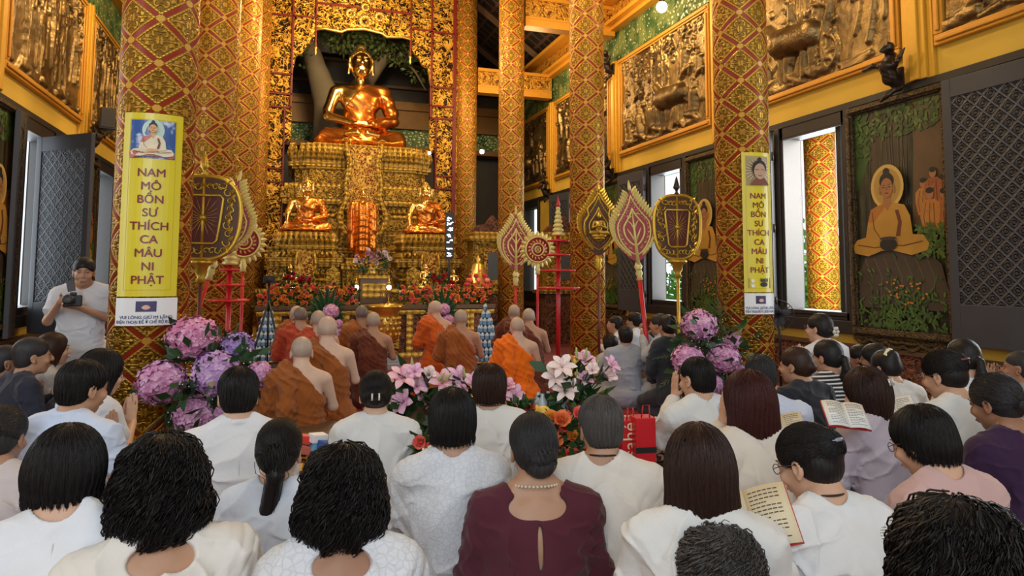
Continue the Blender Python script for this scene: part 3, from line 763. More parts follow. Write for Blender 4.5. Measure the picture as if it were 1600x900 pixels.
# ------------------------------------------------------------------ carved gilt screen around the altar
YS = 17.05
def zS(py, left=True): return HC + (430 - py) / 1080 * (16.25 if left else 17.3)
scr = thing('carved_gilt_screen', (XC, YS, 0), 0, 'tall gilded openwork screen framing the great golden Buddha', 'carved screen')
def spanel(x0, x1, z0, z1, name='openwork_panel', m=None, dy=0.0, th=.05):
    b = MB(); b.boxb((x0 - XC, dy - th, z0), (x1 - XC, dy + th, z1)); o = b.build(name, m or M_OPEN, scr); return o
def sbar(x0, x1, z0, z1, m=None):
    b = MB(); b.boxb((x0 - XC, -.09, z0), (x1 - XC, .07, z1)); return bevel(b.build('red_bar', m or M_REDBAR, scr), .008)
for s in (-1, 1):
    def X(d): return XC + s * d            # d = distance from the centre line
    def pan(d0, d1, z0, z1, **k): a, b_ = sorted((X(d0), X(d1))); return spanel(a, b_, z0, z1, **k)
    def bar(d0, d1, z0, z1, **k): a, b_ = sorted((X(d0), X(d1))); return sbar(a, b_, z0, z1, **k)
    zs = [8.9, 7.68, 6.25, 5.77, 5.45]
    bar(2.24, 2.33, .95, 8.9); bar(1.66, 1.71, 5.4, 8.9); bar(1.80, 1.84, .95, 5.45)
    for a, c in zip(zs, zs[1:]): pan(1.71, 2.24, c + .025, a - .025)
    for z in zs[1:]: bar(1.66, 2.28, z - .025, z + .025)
    zl = [5.45, 3.98, 3.66, 2.35, .95]
    for a, c in zip(zl, zl[1:]): pan(1.84, 2.24, c + .02, a - .02)
    for z in zl[1:-1]: bar(1.80, 2.28, z - .02, z + .02)
    pan(1.66, 1.80, 4.6, 5.43)
    pan(2.33, 2.43, .95, 8.9, m=M_FILR)
    # inner upper strip and its drooping corner bracket
    bar(1.13, 1.17, 6.98, 8.9); pan(1.17, 1.66, 7.72, 8.9); bar(1.13, 1.66, 7.68, 7.72)
    pts = [(1.66, 7.68), (1.17, 7.68), (1.17, 7.25), (1.22, 7.10), (1.36, 6.98), (1.46, 6.80), (1.60, 6.72), (1.66, 6.35)]
    poly = [(s * d, z) for d, z in pts]
    if s < 0: poly = poly[::-1]
    MB().prism(poly, -.05, .05).build('corner_bracket', M_OPEN, scr)
    b = MB(); b.lathe([(.0, -.20), (.035, -.12), (.02, -.06), (.045, 0), (.02, .05), (.04, .1)], 12, (s * 1.15, -.02, 6.98)); b.build('pendant_finial', M_GOLD, scr)
pts = [(-1.15, 8.9), (-1.15, 7.42), (-.95, 7.46), (-.55, 7.42), (-.42, 7.50), (0, 7.56), (.42, 7.50), (.55, 7.42), (.95, 7.46), (1.15, 7.42), (1.15, 8.9)]
MB().prism(pts, -.05, .05).build('lintel_panel', M_OPEN, scr)
b = MB(); P = [(x, -.07, z) for x, z in pts[1:-1]]; b.tube(P, .035, 6); b.build('lintel_edge', M_GOLD, scr)
for z in (8.05, 8.6): b = MB(); b.boxb((-1.13, -.09, z), (1.13, .07, z + .05)); b.build('red_bar', M_REDBAR, scr)
b = MB()
for (x, z, r) in [(-.35, 7.9, .12), (.35, 7.9, .12), (0, 7.75, .16), (-.15, 8.3, .12), (.15, 8.3, .12), (0, 8.1, .1)]:
    for k in range(10):
        a = k * PI / 5; b.cur = 0; b.tube([(x + math.cos(a + j * .5) * r * (1 - j * .2), -.10, z + math.sin(a + j * .5) * r * (1 - j * .2)) for j in range(4)], [.03, .025, .02, .01], 5)
b.build('medallion', M_GOLD, scr)
# ------------------------------------------------------------------ great pedestal
def tier(b, hx, hy, z0, z1, steps=3, d=.16, cy=0):
    """redented block: a cross of stepped boxes"""
    for i in range(steps): b.boxb((-hx + i * d, cy - hy - i * d * .55, z0), (hx - i * d, cy + hy, z1 + .0008 * i))
def antefixes(b, hx, hy, z, h, n, steps=3, d=.16):
    """row of flame shaped lotus leaves on the front and side edges"""
    def leafy(x, y, a):
        R = Matrix.Rotation(a, 3, 'Z'); w_ = hx * 2 / n * .55
        for dz, f in ((0, 1), ):
            P = [(-w_, 0, 0), (w_, 0, 0), (w_ * 1.1, -.03, h * .35), (w_ * .55, -.09, h * .7), (0.0, -.05, h), (-w_ * .55, -.09, h * .7), (-w_ * 1.1, -.03, h * .35)]
            Q = [(p[0] * .9, .05, p[2]) for p in P]
            V = [Vector((x, y, z)) + R @ Vector(p) for p in P + Q]; m = len(P)
            c0 = Vector((x, y, z)) + R @ Vector((0, -.12, h * .45))
            b.add(V + [c0], [(i, (i + 1) % m, 2 * m) for i in range(m)] + [(i, i + m, (i + 1) % m + m, (i + 1) % m) for i in range(m)], False)
    for i in range(n):
        x = -hx + (i + .5) * 2 * hx / n; st = min(int((hx - abs(x)) / d), steps - 1); leafy(x, -hy - st * d * .55, 0)
    m = max(2, int(n * hy / hx))
    for s in (-1, 1):
        for i in range(m): leafy(s * hx, -hy + (i + .5) * 2 * hy / m, s * PI / 2)
def pedestal(loc, prof, label, leafrow, orn, steps=3, d=.16):
    """prof: list of (half width, half depth, z0, z1, material index 0 carved / 1 plain)"""
    t = thing('lotus_pedestal', loc, 0, label, 'pedestal'); k = 0
    for (hx, hy, z0, z1, m) in prof:
        b = MB(); tier(b, hx, hy, z0, z1, steps, d); bevel(b.build('carved_tier' if m == 0 else 'moulding', M_FIL if m == 0 else M_GOLDC, t), .012)
    for (hx, hy, z, h, n) in leafrow:
        b = MB(); antefixes(b, hx, hy, z, h, n, steps, d); b.build('lotus_leaf_row', M_GOLDC, t)
    return t
def goldc():
    M = Mat('two tone gold carving', .42, .45); x, y, z = M.xyz(); a = ((x * 26).sin().abs() + (y * 26).sin().abs() * .5) * .8; r_ = (z * 55).sin() * .35
    h = a + r_ + M.noise(26, 3) * .9; M.color(M.mix(h.step(.2, 1.5), (.20, .105, .014), (.56, .33, .045))); M.bump(h, 1.0, .022); return M.m  # gold is darker in the low parts of the carving
M_GOLDC = goldc()
gp = pedestal((XC, 17.9, 0), [(1.75, 1.0, 0.0, 1.9, 0), (1.55, .9, 1.9, 2.35, 0), (1.50, .9, 2.35, 2.42, 1), (1.62, .95, 2.42, 2.55, 1), (1.70, 1.0, 2.55, 2.85, 0), (1.78, 1.02, 2.85, 2.93, 1), (1.60, .95, 2.93, 3.15, 0), (1.82, 1.05, 3.15, 3.28, 1), (1.86, 1.06, 3.28, 3.55, 0), (1.78, 1.03, 3.55, 3.64, 1), (1.55, .95, 3.64, 3.98, 0), (1.62, .97, 3.98, 4.05, 1), (1.70, 1.0, 4.05, 4.15, 1), (1.45, .95, 4.15, 4.62, 1)],
              'tiered golden lotus pedestal under the great seated Buddha', [(1.62, 1.0, 4.15, .46, 24), (1.60, .93, 2.93, .16, 24), (1.45, .9, 1.9, .3, 18)], True)
b = MB()
for s in (-1, 1):
    P = [(s * .42, 0, 0), (s * .38, 0, -.25), (s * .30, 0, -.45), (s * .36, 0, -.75), (s * .42, 0, -1.0), (s * .36, 0, -1.25), (s * .46, 0, -1.5), (s * .55, 0, -1.75), (s * .46, 0, -2.05), (s * .25, 0, -2.25), (0, 0, -2.35)]
    b.tube(P, [.05, .07, .05, .07, .05, .07, .06, .08, .06, .05, .04], 8)
    for i, p in enumerate(P[:-1]): b.tube([(p[0] + s * .10 * math.cos(a * .9), -.03, p[2] + .10 * math.sin(a * .9)) for a in range(6)], .02, 5)
o = b.build('scroll_border', M_GOLDC, gp, (0, -1.42, 4.6))
MB().prism([(-.36, 2.25), (.36, 2.25), (.40, 4.5), (-.40, 4.5)], -1.44, -1.36).build('drop_ornament', M_FILR, gp)
gb = statue(2.58, 'lap', (XC, 17.75, 4.60), 0, 'great seated golden Buddha in an orange robe on the high lotus pedestal', .022); gb.scale = (.92, 1, 1.0)
# side pedestals and statues
SP = [(.62, .45, 0.0, 1.10, 0), (.60, .44, 1.10, 1.36, 0), (.64, .46, 1.36, 1.42, 1), (.50, .38, 1.42, 1.66, 0), (.68, .50, 1.66, 1.76, 1), (.74, .52, 1.76, 1.84, 1), (.56, .42, 1.84, 2.02, 0), (.60, .44, 2.02, 2.10, 1), (.50, .38, 2.10, 2.38, 1)]
for s, xx, nm, ps in ((-1, .36, 'left of the standing Buddha', 'touch'), (1, 2.92, 'right of the standing Buddha', 'touch')):
    t = pedestal((xx, 15.3, 0), SP, 'smaller golden lotus pedestal ' + nm, [(.54, .40, 2.08, .30, 11), (.56, .42, 1.84, .14, 12), (.5, .38, 1.42, .2, 9)], False, 3, .10)
    b = MB(); P = [(-.16, -.66, 1.95), (-.20, -.68, 1.7), (-.14, -.69, 1.5), (-.20, -.70, 1.3), (-.1, -.70, 1.12), (0, -.70, 1.05), (.1, -.70, 1.12), (.20, -.70, 1.3), (.14, -.69, 1.5), (.20, -.68, 1.7), (.16, -.66, 1.95)]
    b.tube(P, .03, 6); b.build('scroll_border', M_GOLDC, t); MB().prism([(-.14, 1.95), (-.18, 1.3), (0, 1.08), (.18, 1.3), (.14, 1.95)], -.70, -.64).build('drop_ornament', M_FILR, t)
    statue(1.10, ps, (xx, 15.25, 2.38), 0, ('left' if s < 0 else 'right') + ' of the two smaller seated golden Buddhas in orange robes', .014)
t = pedestal((1.56, 15.6, 0), [(.5, .35, 0, 1.2, 0), (.42, .3, 1.2, 1.6, 0), (.46, .32, 1.6, 1.72, 1), (.36, .26, 1.72, 1.86, 1)], 'low golden plinth under the standing Buddha', [(.36, .26, 1.6, .14, 9)], False, 2, .08)
standing_statue(1.55, (1.56, 15.5, 1.86), 'standing golden Buddha in a pleated orange robe before the great pedestal', .014)
# wall of carved red and gold boards behind the small statues, gold cabinet below
t = thing('carved_altar_cabinet', (XC, 16.3, 0), 0, 'wide carved altar cabinet behind the small statues', 'cabinet')
b = MB(); b.boxb((-2.08, -.3, 0), (2.08, .3, 2.0)); b.build('carcass', M_FILR, t); b = MB(); b.boxb((-2.1, -.36, 2.0), (2.1, .34, 2.1)); b.build('top_moulding', M_GOLDC, t)
# bands on the back wall behind the great Buddha
b = MB(); b.boxb((-3.3, 20.6, 5.9), (6.6, 21.05, 6.45)); b.boxb((-3.3, 20.5, 6.45), (6.6, 21.05, 6.6)); b.boxb((-3.3, 20.5, 5.2), (6.6, 21.05, 5.35)); b.boxb((-3.3, 20.7, 6.6), (6.6, 21.05, 6.75)); struct(b.build('trim_60', solid((.20, .095, .018), .5, .2, .2, .004, 20, 'dim gold moulding')))
struct(MB().boxb((-3.3, 20.75, 5.35), (6.6, 21.05, 5.9)).build('trim_61', M_MOSAIC))
b = MB()
for z in (7.2, 7.9, 8.5): b.boxb((-3.3, 20.9, z), (6.6, 21.08, z + .08))
struct(b.build('trim_62', M_BWOOD))
# bodhi tree behind the Buddha
M_BARK = solid((0.20, 0.16, 0.10), 0.8, 0, 0.25, 0.02, 6, 'grey bark')
tr = thing('bodhi_tree', (1.3, 19.3, 0), 0, 'artificial bodhi tree with grey trunk behind the great Buddha', 'tree')
s = SDF(); s.chain([(-.25, 0, 0), (-.30, 0, 4.5), (-.42, 0, 6.4), (-.95, -.1, 7.9), (-1.35, -.3, 8.9)], [.38, .36, .34, .20, .14], .12)
s.chain([(-.2, 0, 5.6), (.55, 0, 6.7), (1.35, -.1, 7.9), (1.8, -.2, 8.8)], [.34, .28, .17, .12], .14)
s.disp(lambda P: .03 * vnoise(P, 3, 5)); sdf_obj('trunk', s, .05, M_BARK, tr)
rnd = random.Random(9); b = MB()
for c, R, n in [((-.9, -.6, 8.6), .8, 420), ((.2, -.8, 8.4), .9, 760), ((1.2, -.7, 8.3), .85, 620), ((-.1, -.7, 7.95), .5, 260), ((.9, -.7, 7.95), .5, 240), ((1.6, -.5, 7.8), .5, 240), ((-1.2, -.4, 7.3), .35, 50), ((2.0, -.4, 7.3), .35, 60)]:
    leafball(b, c, R, n, rnd, .17)
b.build('foliage', solid((0.09, 0.13, 0.035), 0.5, 0, 0.4, 0, 5, 'olive leaves'), tr)
MB().tube([(1.35, -.1, 7.9), (2.0, -.3, 7.2), (2.3, -.3, 6.7)], [.06, .04, .02], 6).build('branch', M_BARK, tr); MB().tube([(-.95, -.1, 7.9), (-1.3, -.3, 7.3)], [.05, .02], 6).build('branch', M_BARK, tr)
t = MB().boxb((-1.0, 20.2, 7.9), (5.0, 20.3, 10)).build('canopy_cloth', solid((0.22, 0.22, 0.20), .9, name='grey cloth')); tag(t, 'grey cloth panel hung behind the bodhi branches', 'cloth')
# hall lamps that show as bright bulbs
M_BULB = bpy.data.materials.new('lit bulb'); M_BULB.use_nodes = True; e = M_BULB.node_tree.nodes['Principled BSDF']; e.inputs['Emission Color'].default_value = (1, .93, .78, 1); e.inputs['Emission Strength'].default_value = 14
def bulb(px, py, d, R, lab):
    p = atD(px, py, d); t = thing('wall_lamp', p, 0, lab, 'lamp', 'lit bulbs along the hall')
    MB().ball((0, 0, 0), R, 14).build('bulb', M_BULB, t); b = MB(); b.lathe([(R * .5, R * .7), (R * .6, R * 1.1), (R * .35, R * 1.4), (R * .2, R * 2.6)], 10); b.build('socket', M_DBRONZE, t)
bulb(1034, 11, 10.6, .085, 'brightest lit bulb high on the right mosaic frieze'); bulb(894, 109, 12.2, .05, 'small lit bulb left of the second right column, up high')
bulb(753, 237, 16.5, .055, 'lit bulb between the two farthest right columns'); bulb(671, 239, 14.6, .035, 'tiny lit bulb right of the great pedestal')
# dragon brackets and speakers on the pilasters
def bracket(p, s, lab, R=1.0):
    t = thing('bronze_dragon_bracket', p, 0, lab, 'bracket', 'bronze brackets on the pilasters'); q = SDF()
    q.chain([(0, 0, -.14 * R), (s * .10, .02, -.05), (s * .16, .0, .08), (s * .12, -.02, .20)], [.05 * R, .075 * R, .08 * R, .05 * R], .03); q.chain([(s * .12, -.02, .20), (s * .20, -.06, .27), (s * .30, -.05, .22)], [.05 * R, .06 * R, .02], .02)
    q.chain([(s * .14, 0, .06), (s * .22, .14, .12), (s * .20, .30, .10)], [.03, .028, .02], .02); q.chain([(s * .1, 0, .0), (s * .16, -.14, .10), (s * .14, -.22, .22)], [.03, .026, .018], .02)
    q.chain([(0, 0, -.14), (s * .1, .08, -.24), (s * .05, .2, -.26)], [.035, .03, .02], .02); q.disp(lambda P: .008 * vnoise(P, 4, 45)); sdf_obj('dragon', q, .012, M_DBRONZE, t)
    MB().box((s * .01, 0, -.05), (.03, .16, .24)).build('mounting_plate', M_DBRONZE, t)
bracket((XR - .12, 6.0, 3.80), -1, 'bronze dragon bracket on the wall above the large Buddha painting'); bracket((XR - .12, 13.3, 3.72), -1, 'bronze bracket holding the black speaker right of the second column')
bracket((XR - .12, 17.05, 3.72), -1, 'small bronze bracket at the far right pilaster'); bracket((XL + .10, 13.3, 3.78), 1, 'bronze bracket below the black speaker on the left wall')
bracket((XR - .1, 13.3, 6.0), -1, 'small dark bracket at the top of the pilaster'); 
for p, a, lab in (((XR - .40, 13.3, 4.10), 150, 'black speaker on a bracket right of the second right column'), ((XL + .38, 13.3, 4.15), 25, 'black speaker on the left wall between the relief panels')):
    t = thing('wall_speaker', p, math.radians(a), lab, 'speaker'); b = MB(); b.box((0, 0, 0), (.26, .22, .38), taper=.85); bevel(b.build('housing', M_BLACK, t), .02)
    b = MB(); b.box((0, -.115, 0), (.20, .012, .30)); b.build('grille', M_DWOOD, t); b = MB(); b.tube([(0, .08, -.05), (0, .2, -.12)], .02, 6); b.build('arm', M_BLACK, t)
# ------------------------------------------------------------------ flat pictures: paintings and banners
class Flat:
    """coloured outlines stacked in thin layers; map_(u, v, h) gives the place"""
    def __init__(s, map_): s.b = MB(); s.map = map_; s.mats = []; s.h = 0
    def poly(s, pts, mat, step=.0012):
        s.h += step
        if mat not in s.mats: s.mats.append(mat)
        s.b.cur = s.mats.index(mat)
        P = [Vector(p) for p in [(a, b_) for a, b_ in pts]]
        a = sum(P[i].x * P[(i + 1) % len(P)].y - P[(i + 1) % len(P)].x * P[i].y for i in range(len(P)))
        if a < 0: P = P[::-1]
        s.b.add([s.map(p.x, p.y, s.h) for p in P], [tuple(range(len(P)))]); return s
    def ell(s, c, r, mat, n=28, a0=0, a1=360, rot=0):
        R = math.radians(rot); pts = []
        for i in range(n + (0 if a1 - a0 == 360 else 1)):
            a = math.radians(a0 + (a1 - a0) * i / n); x, y = r[0] * math.cos(a), r[1] * math.sin(a); pts.append((c[0] + x * math.cos(R) - y * math.sin(R), c[1] + x * math.sin(R) + y * math.cos(R)))
        return s.poly(pts, mat)
    def line(s, pts, w, mat):
        for a, c in zip(pts, pts[1:]):
            a, c = Vector(a), Vector(c); d = (c - a); n = Vector((-d.y, d.x)).normalized() * w / 2; s.h -= .0011
            s.poly([a + n, a - n, c - n, c + n], mat)
        s.h += .0012; return s
    def build(s, name, parent): return s.b.build(name, s.mats, parent)
def paint(c, v=.2, sc_=9, rough=.5): return solid(tuple(c), rough, 0, v, 0, sc_, 'paint')
def flat_buddha(f, c, k, skin, robe, dark, hair, halo=None, halo2=None, robe2=None):
    x, y = c; E = lambda a, b_: (x + a * k, y + b_ * k)
    if halo: f.ell(E(0, .78), (.23 * k, .26 * k), halo); f.ell(E(0, .78), (.19 * k, .215 * k), halo2 or halo)
    f.poly([E(-.50, .02), E(-.53, .10), E(-.46, .18), E(-.25, .22), E(.25, .22), E(.46, .20), E(.53, .10), E(.50, .03), E(.3, -.02), E(.05, .04), E(-.1, .04), E(-.3, -.02)], robe)
    f.poly([E(-.05, .60), E(-.24, .53), E(-.29, .38), E(-.33, .20), E(-.15, .14), E(.15, .14), E(.33, .18), E(.30, .42), E(.23, .55), E(.05, .60)], robe)
    f.poly([E(-.06, .58), E(0, .50), E(.06, .58), E(.055, .68), E(-.055, .68)], skin); f.poly([E(-.24, .53), E(-.05, .585), E(-.02, .56), E(-.2, .38), E(-.29, .38)], robe2 or robe)
    f.poly([E(.10, .50), E(.14, .36), E(.10, .20), E(.16, .20), E(.19, .36), E(.15, .50)], dark)
    f.line([E(-.45, .12), E(-.2, .08), E(.05, .10)], .012 * k, dark); f.line([E(.45, .13), E(.2, .09), E(.1, .10)], .012 * k, dark); f.line([E(-.22, .5), E(-.2, .3), E(-.12, .2)], .010 * k, dark)
    f.ell(E(0, .15), (.11, .035) if False else (.13 * k, .045 * k), skin)
    f.ell(E(0, .845), (.10 * k, .10 * k), hair); f.ell(E(0, .955), (.045 * k, .045 * k), hair); f.ell(E(-.10, .745), (.015 * k, .05 * k), skin); f.ell(E(.10, .745), (.015 * k, .05 * k), skin); f.ell(E(0, .765), (.085 * k, .115 * k), skin)
    for s in (-1, 1): f.line([E(s * .02, .80), E(s * .06, .805)], .008 * k, dark); f.line([E(s * .022, .775), E(s * .055, .772)], .010 * k, hair)
    f.line([E(0, .79), E(.008, .745), E(-.005, .74)], .006 * k, dark); f.line([E(-.025, .705), E(.025, .705)], .012 * k, dark)
def painting(X, s, y0, y1, z0, z1, label, full=True):
    yc = (y0 + y1) / 2; t = thing('framed_painting', (X, yc, z0), 0, label, 'painting', None); W, H = y1 - y0, z1 - z0; fw = .09
    b = MB(); sx = s * .10
    for (a, c, za, zb) in ((-W / 2, W / 2, 0, fw), (-W / 2, W / 2, H - fw, H), (-W / 2, -W / 2 + fw, fw, H - fw), (W / 2 - fw, W / 2, fw, H - fw)): b.boxb((0, a, za), (sx, c, zb)); b.boxb((sx, a + .02, za + .02), (sx * 1.3, c - .02, zb - .02))
    bevel(b.build('frame', M_FRAMEP, t), .01)
    b = MB()      # carved crest hanging under the frame
    P = [(sx * .6, -W / 2 + W * i / 24, -.04 - .05 * abs(math.sin(i * PI / 4)) - .05 * math.exp(-((i - 12) / 4) ** 2)) for i in range(25)]
    b.tube(P, .03, 6); b.tube([(p[0], p[1], p[2] * .4) for p in P], .03, 6); b.build('carved_crest', M_FRAMEP, t)
    g = Mat('dark forest paint', 0.35, 0); x, y, z = g.xyz(); nn = g.noise(2.2, 5, .6); st = g.noise(2.0, 4, .6, 0, g.vec(x, y * 7, z * .7))
    g.color(g.mix(st.step(.35, .7), (.012, .014, .008), g.mix(nn.step(.4, .7), (.05, .05, .02), (.10, .085, .035))))
    b = MB(); b.boxb((0, -W / 2 + fw, fw), (s * .05, W / 2 - fw, H - fw)); b.build('canvas', g.m, t)
    # u grows to the viewer's right on the wall
    f = Flat(lambda u, v, h: (s * (.051 + h * .35), (u - W / 2) * s, v)); w0, w1 = fw, W - fw
    trunk = paint((.045, .032, .016), .6, 14); bark = paint((.075, .06, .03), .6, 20); green = paint((.035, .075, .015), .8, 14); green2 = paint((.07, .13, .02), .8, 18); brown = paint((.10, .055, .02), .6, 9)
    sk = paint((.34, .145, .05)); ro = paint((.44, .23, .03), .4, 6); dk = paint((.12, .035, .01)); ha = paint((.01, .009, .008)); hl = paint((.58, .38, .10), .15, 6); hl2 = paint((.40, .25, .05), .2, 6); ro2 = paint((.38, .14, .02), .3, 6)
    rnd_ = random.Random(3)
    f.poly([(w0, H - fw), (w0, H * .62), (w0 + W * .1, H * .7), (w0 + W * .2, H * .85), (w0 + W * .22, H - fw)], green)
    f.poly([(W * .62, H - fw), (W * .66, H * .80), (W * .62, H * .45), (w1, H * .45), (w1, H - fw)], brown)
    f.poly([(W * .2, H - fw), (W * .24, H * .6), (W * .16, H * .33), (W * .60, H * .30), (W * .58, H * .6), (W * .62, H - fw)], trunk)
    for i in range(11):
        x = W * (.22 + .035 * i); f.line([(x, H * .35), (x + rnd_.uniform(-.03, .03), H * .6), (x + rnd_.uniform(-.03, .03), H * .8), (x, H - fw - .01)], .012, bark)
    for i in range(240):
        u = rnd_.uniform(w0 + .04, w1 - .04); v = H * rnd_.uniform(.83, .985) - (.25 * rnd_.random() if u < W * .25 else 0); v = min(v, H - fw - .05); f.h -= .00115; f.ell((u, v), (rnd_.uniform(.02, .05), .018), rnd_.choice([green, green2, green]), 7, rot=rnd_.uniform(0, 180))
    f.h += .002
    for n_, (u, v, k_) in enumerate(((.90, .60, 1.0), (.74, .60, .95), (.83, .635, 1.0), (.92, .545, 1.05), (.80, .55, 1.15))):       # followers in saffron robes
        rc = (paint((.36, .12, .025), .4, 7), paint((.42, .17, .03), .4, 7), paint((.30, .09, .03), .4, 7))[n_ % 3]; cx = W * u; cz = H * v; e = .085 * k_; xm = w1 - .01
        q = lambda a, b_: (min(cx + a * e, xm), cz + b_ * e)
        f.poly([q(-.9, -3.6), q(.9, -3.6), q(1.25, -1.6), q(1.3, -.4), q(.6, .1), q(-.6, .1), q(-1.25, -.5), q(-1.3, -1.8)], rc)
        f.ell(q(0, .75), (.50 * e, .68 * e), sk, 16); f.ell(q(0, 1.12), (.50 * e, .36 * e), ha, 14)
        for a, b_ in ((-.5, -.2), (0, -.3), (.45, -.3)): f.line([q(a, b_), q(a * 1.4 - .15, -1.8), q(a * 1.2, -3.3)], .007, dk)
        f.line([q(-.9, -1.0), q(-.1, -1.2), q(.2, -.7)], .018, sk)
    f.poly([(w0 + .02, H * .12), (w0 + .02, H * .27), (W * .2, H * .36), (W * .5, H * .37), (W * .75, H * .36), (W * .88, H * .30), (w1 - .01, H * .2), (w1 - .01, H * .12)], paint((.055, .04, .025), .5, 8))
    for i in range(7): f.line([(W * (.15 + .1 * i), H * .33), (W * (.22 + .1 * i), H * .25), (W * (.2 + .1 * i), H * .15)], .012, paint((.11, .085, .05), .4, 8))
    for i in range(420):
        u = rnd_.gauss(W * .5, W * .22); v = H * (.035 + abs(rnd_.gauss(0, .09))); u = min(max(u, w0 + .05), w1 - .05); v = max(v, fw + .04); f.h -= .0011
        f.ell((u, v), (rnd_.uniform(.02, .055), .014), rnd_.choice([green, green2, green2, paint((.05, .10, .02), .5, 9)]), 6, rot=rnd_.uniform(0, 180))
    for i in range(24): f.h -= .001; f.ell((rnd_.gauss(W * .55, .15), H * rnd_.uniform(.14, .24)), (.018, .012), paint((.55, .18, .03)), 6)
    f.h += .002
    for i in range(150):
        u = min(W * rnd_.uniform(.68, .96), w1 - .04); v = H * rnd_.uniform(.33, .46); f.h -= .00115; f.ell((u, v), (.04, .015), rnd_.choice([green, green2]), 6, rot=rnd_.uniform(0, 180))
    f.h += .002
    flat_buddha(f, (W * .42, H * .345), H * .36, sk, ro, dk, ha, hl, hl2, ro2)
    f.ell((W * .42, H * .385), (.12, .075), ha); f.ell((W * .42, H * .41), (.12, .02), paint((.04, .03, .02)))
    f.build('picture', t); return t
M_FRAMEP = filigree_mat('dark gilt picture frame', (.13, .085, .035), (.03, .018, .01), 14, metal=.3, thr=.3, rough=.5)
painting(XR, -1, 5.42, 6.82, .80, 3.58, 'large framed painting of a seated Buddha under a tree beside the right window')
painting(XR, -1, 9.15, 10.50, .80, 3.56, 'framed Buddha painting between the two right windows')
painting(XR, -1, 12.95, 14.2, .80, 3.56, 'framed painting behind the leaf shaped fans')
painting(XL, 1, 12.95, 14.2, .80, 3.50, 'framed painting behind the standing photographer')
painting(XL, 1, 9.2, 10.4, .80, 3.6, 'dark carved picture frame at the left edge')
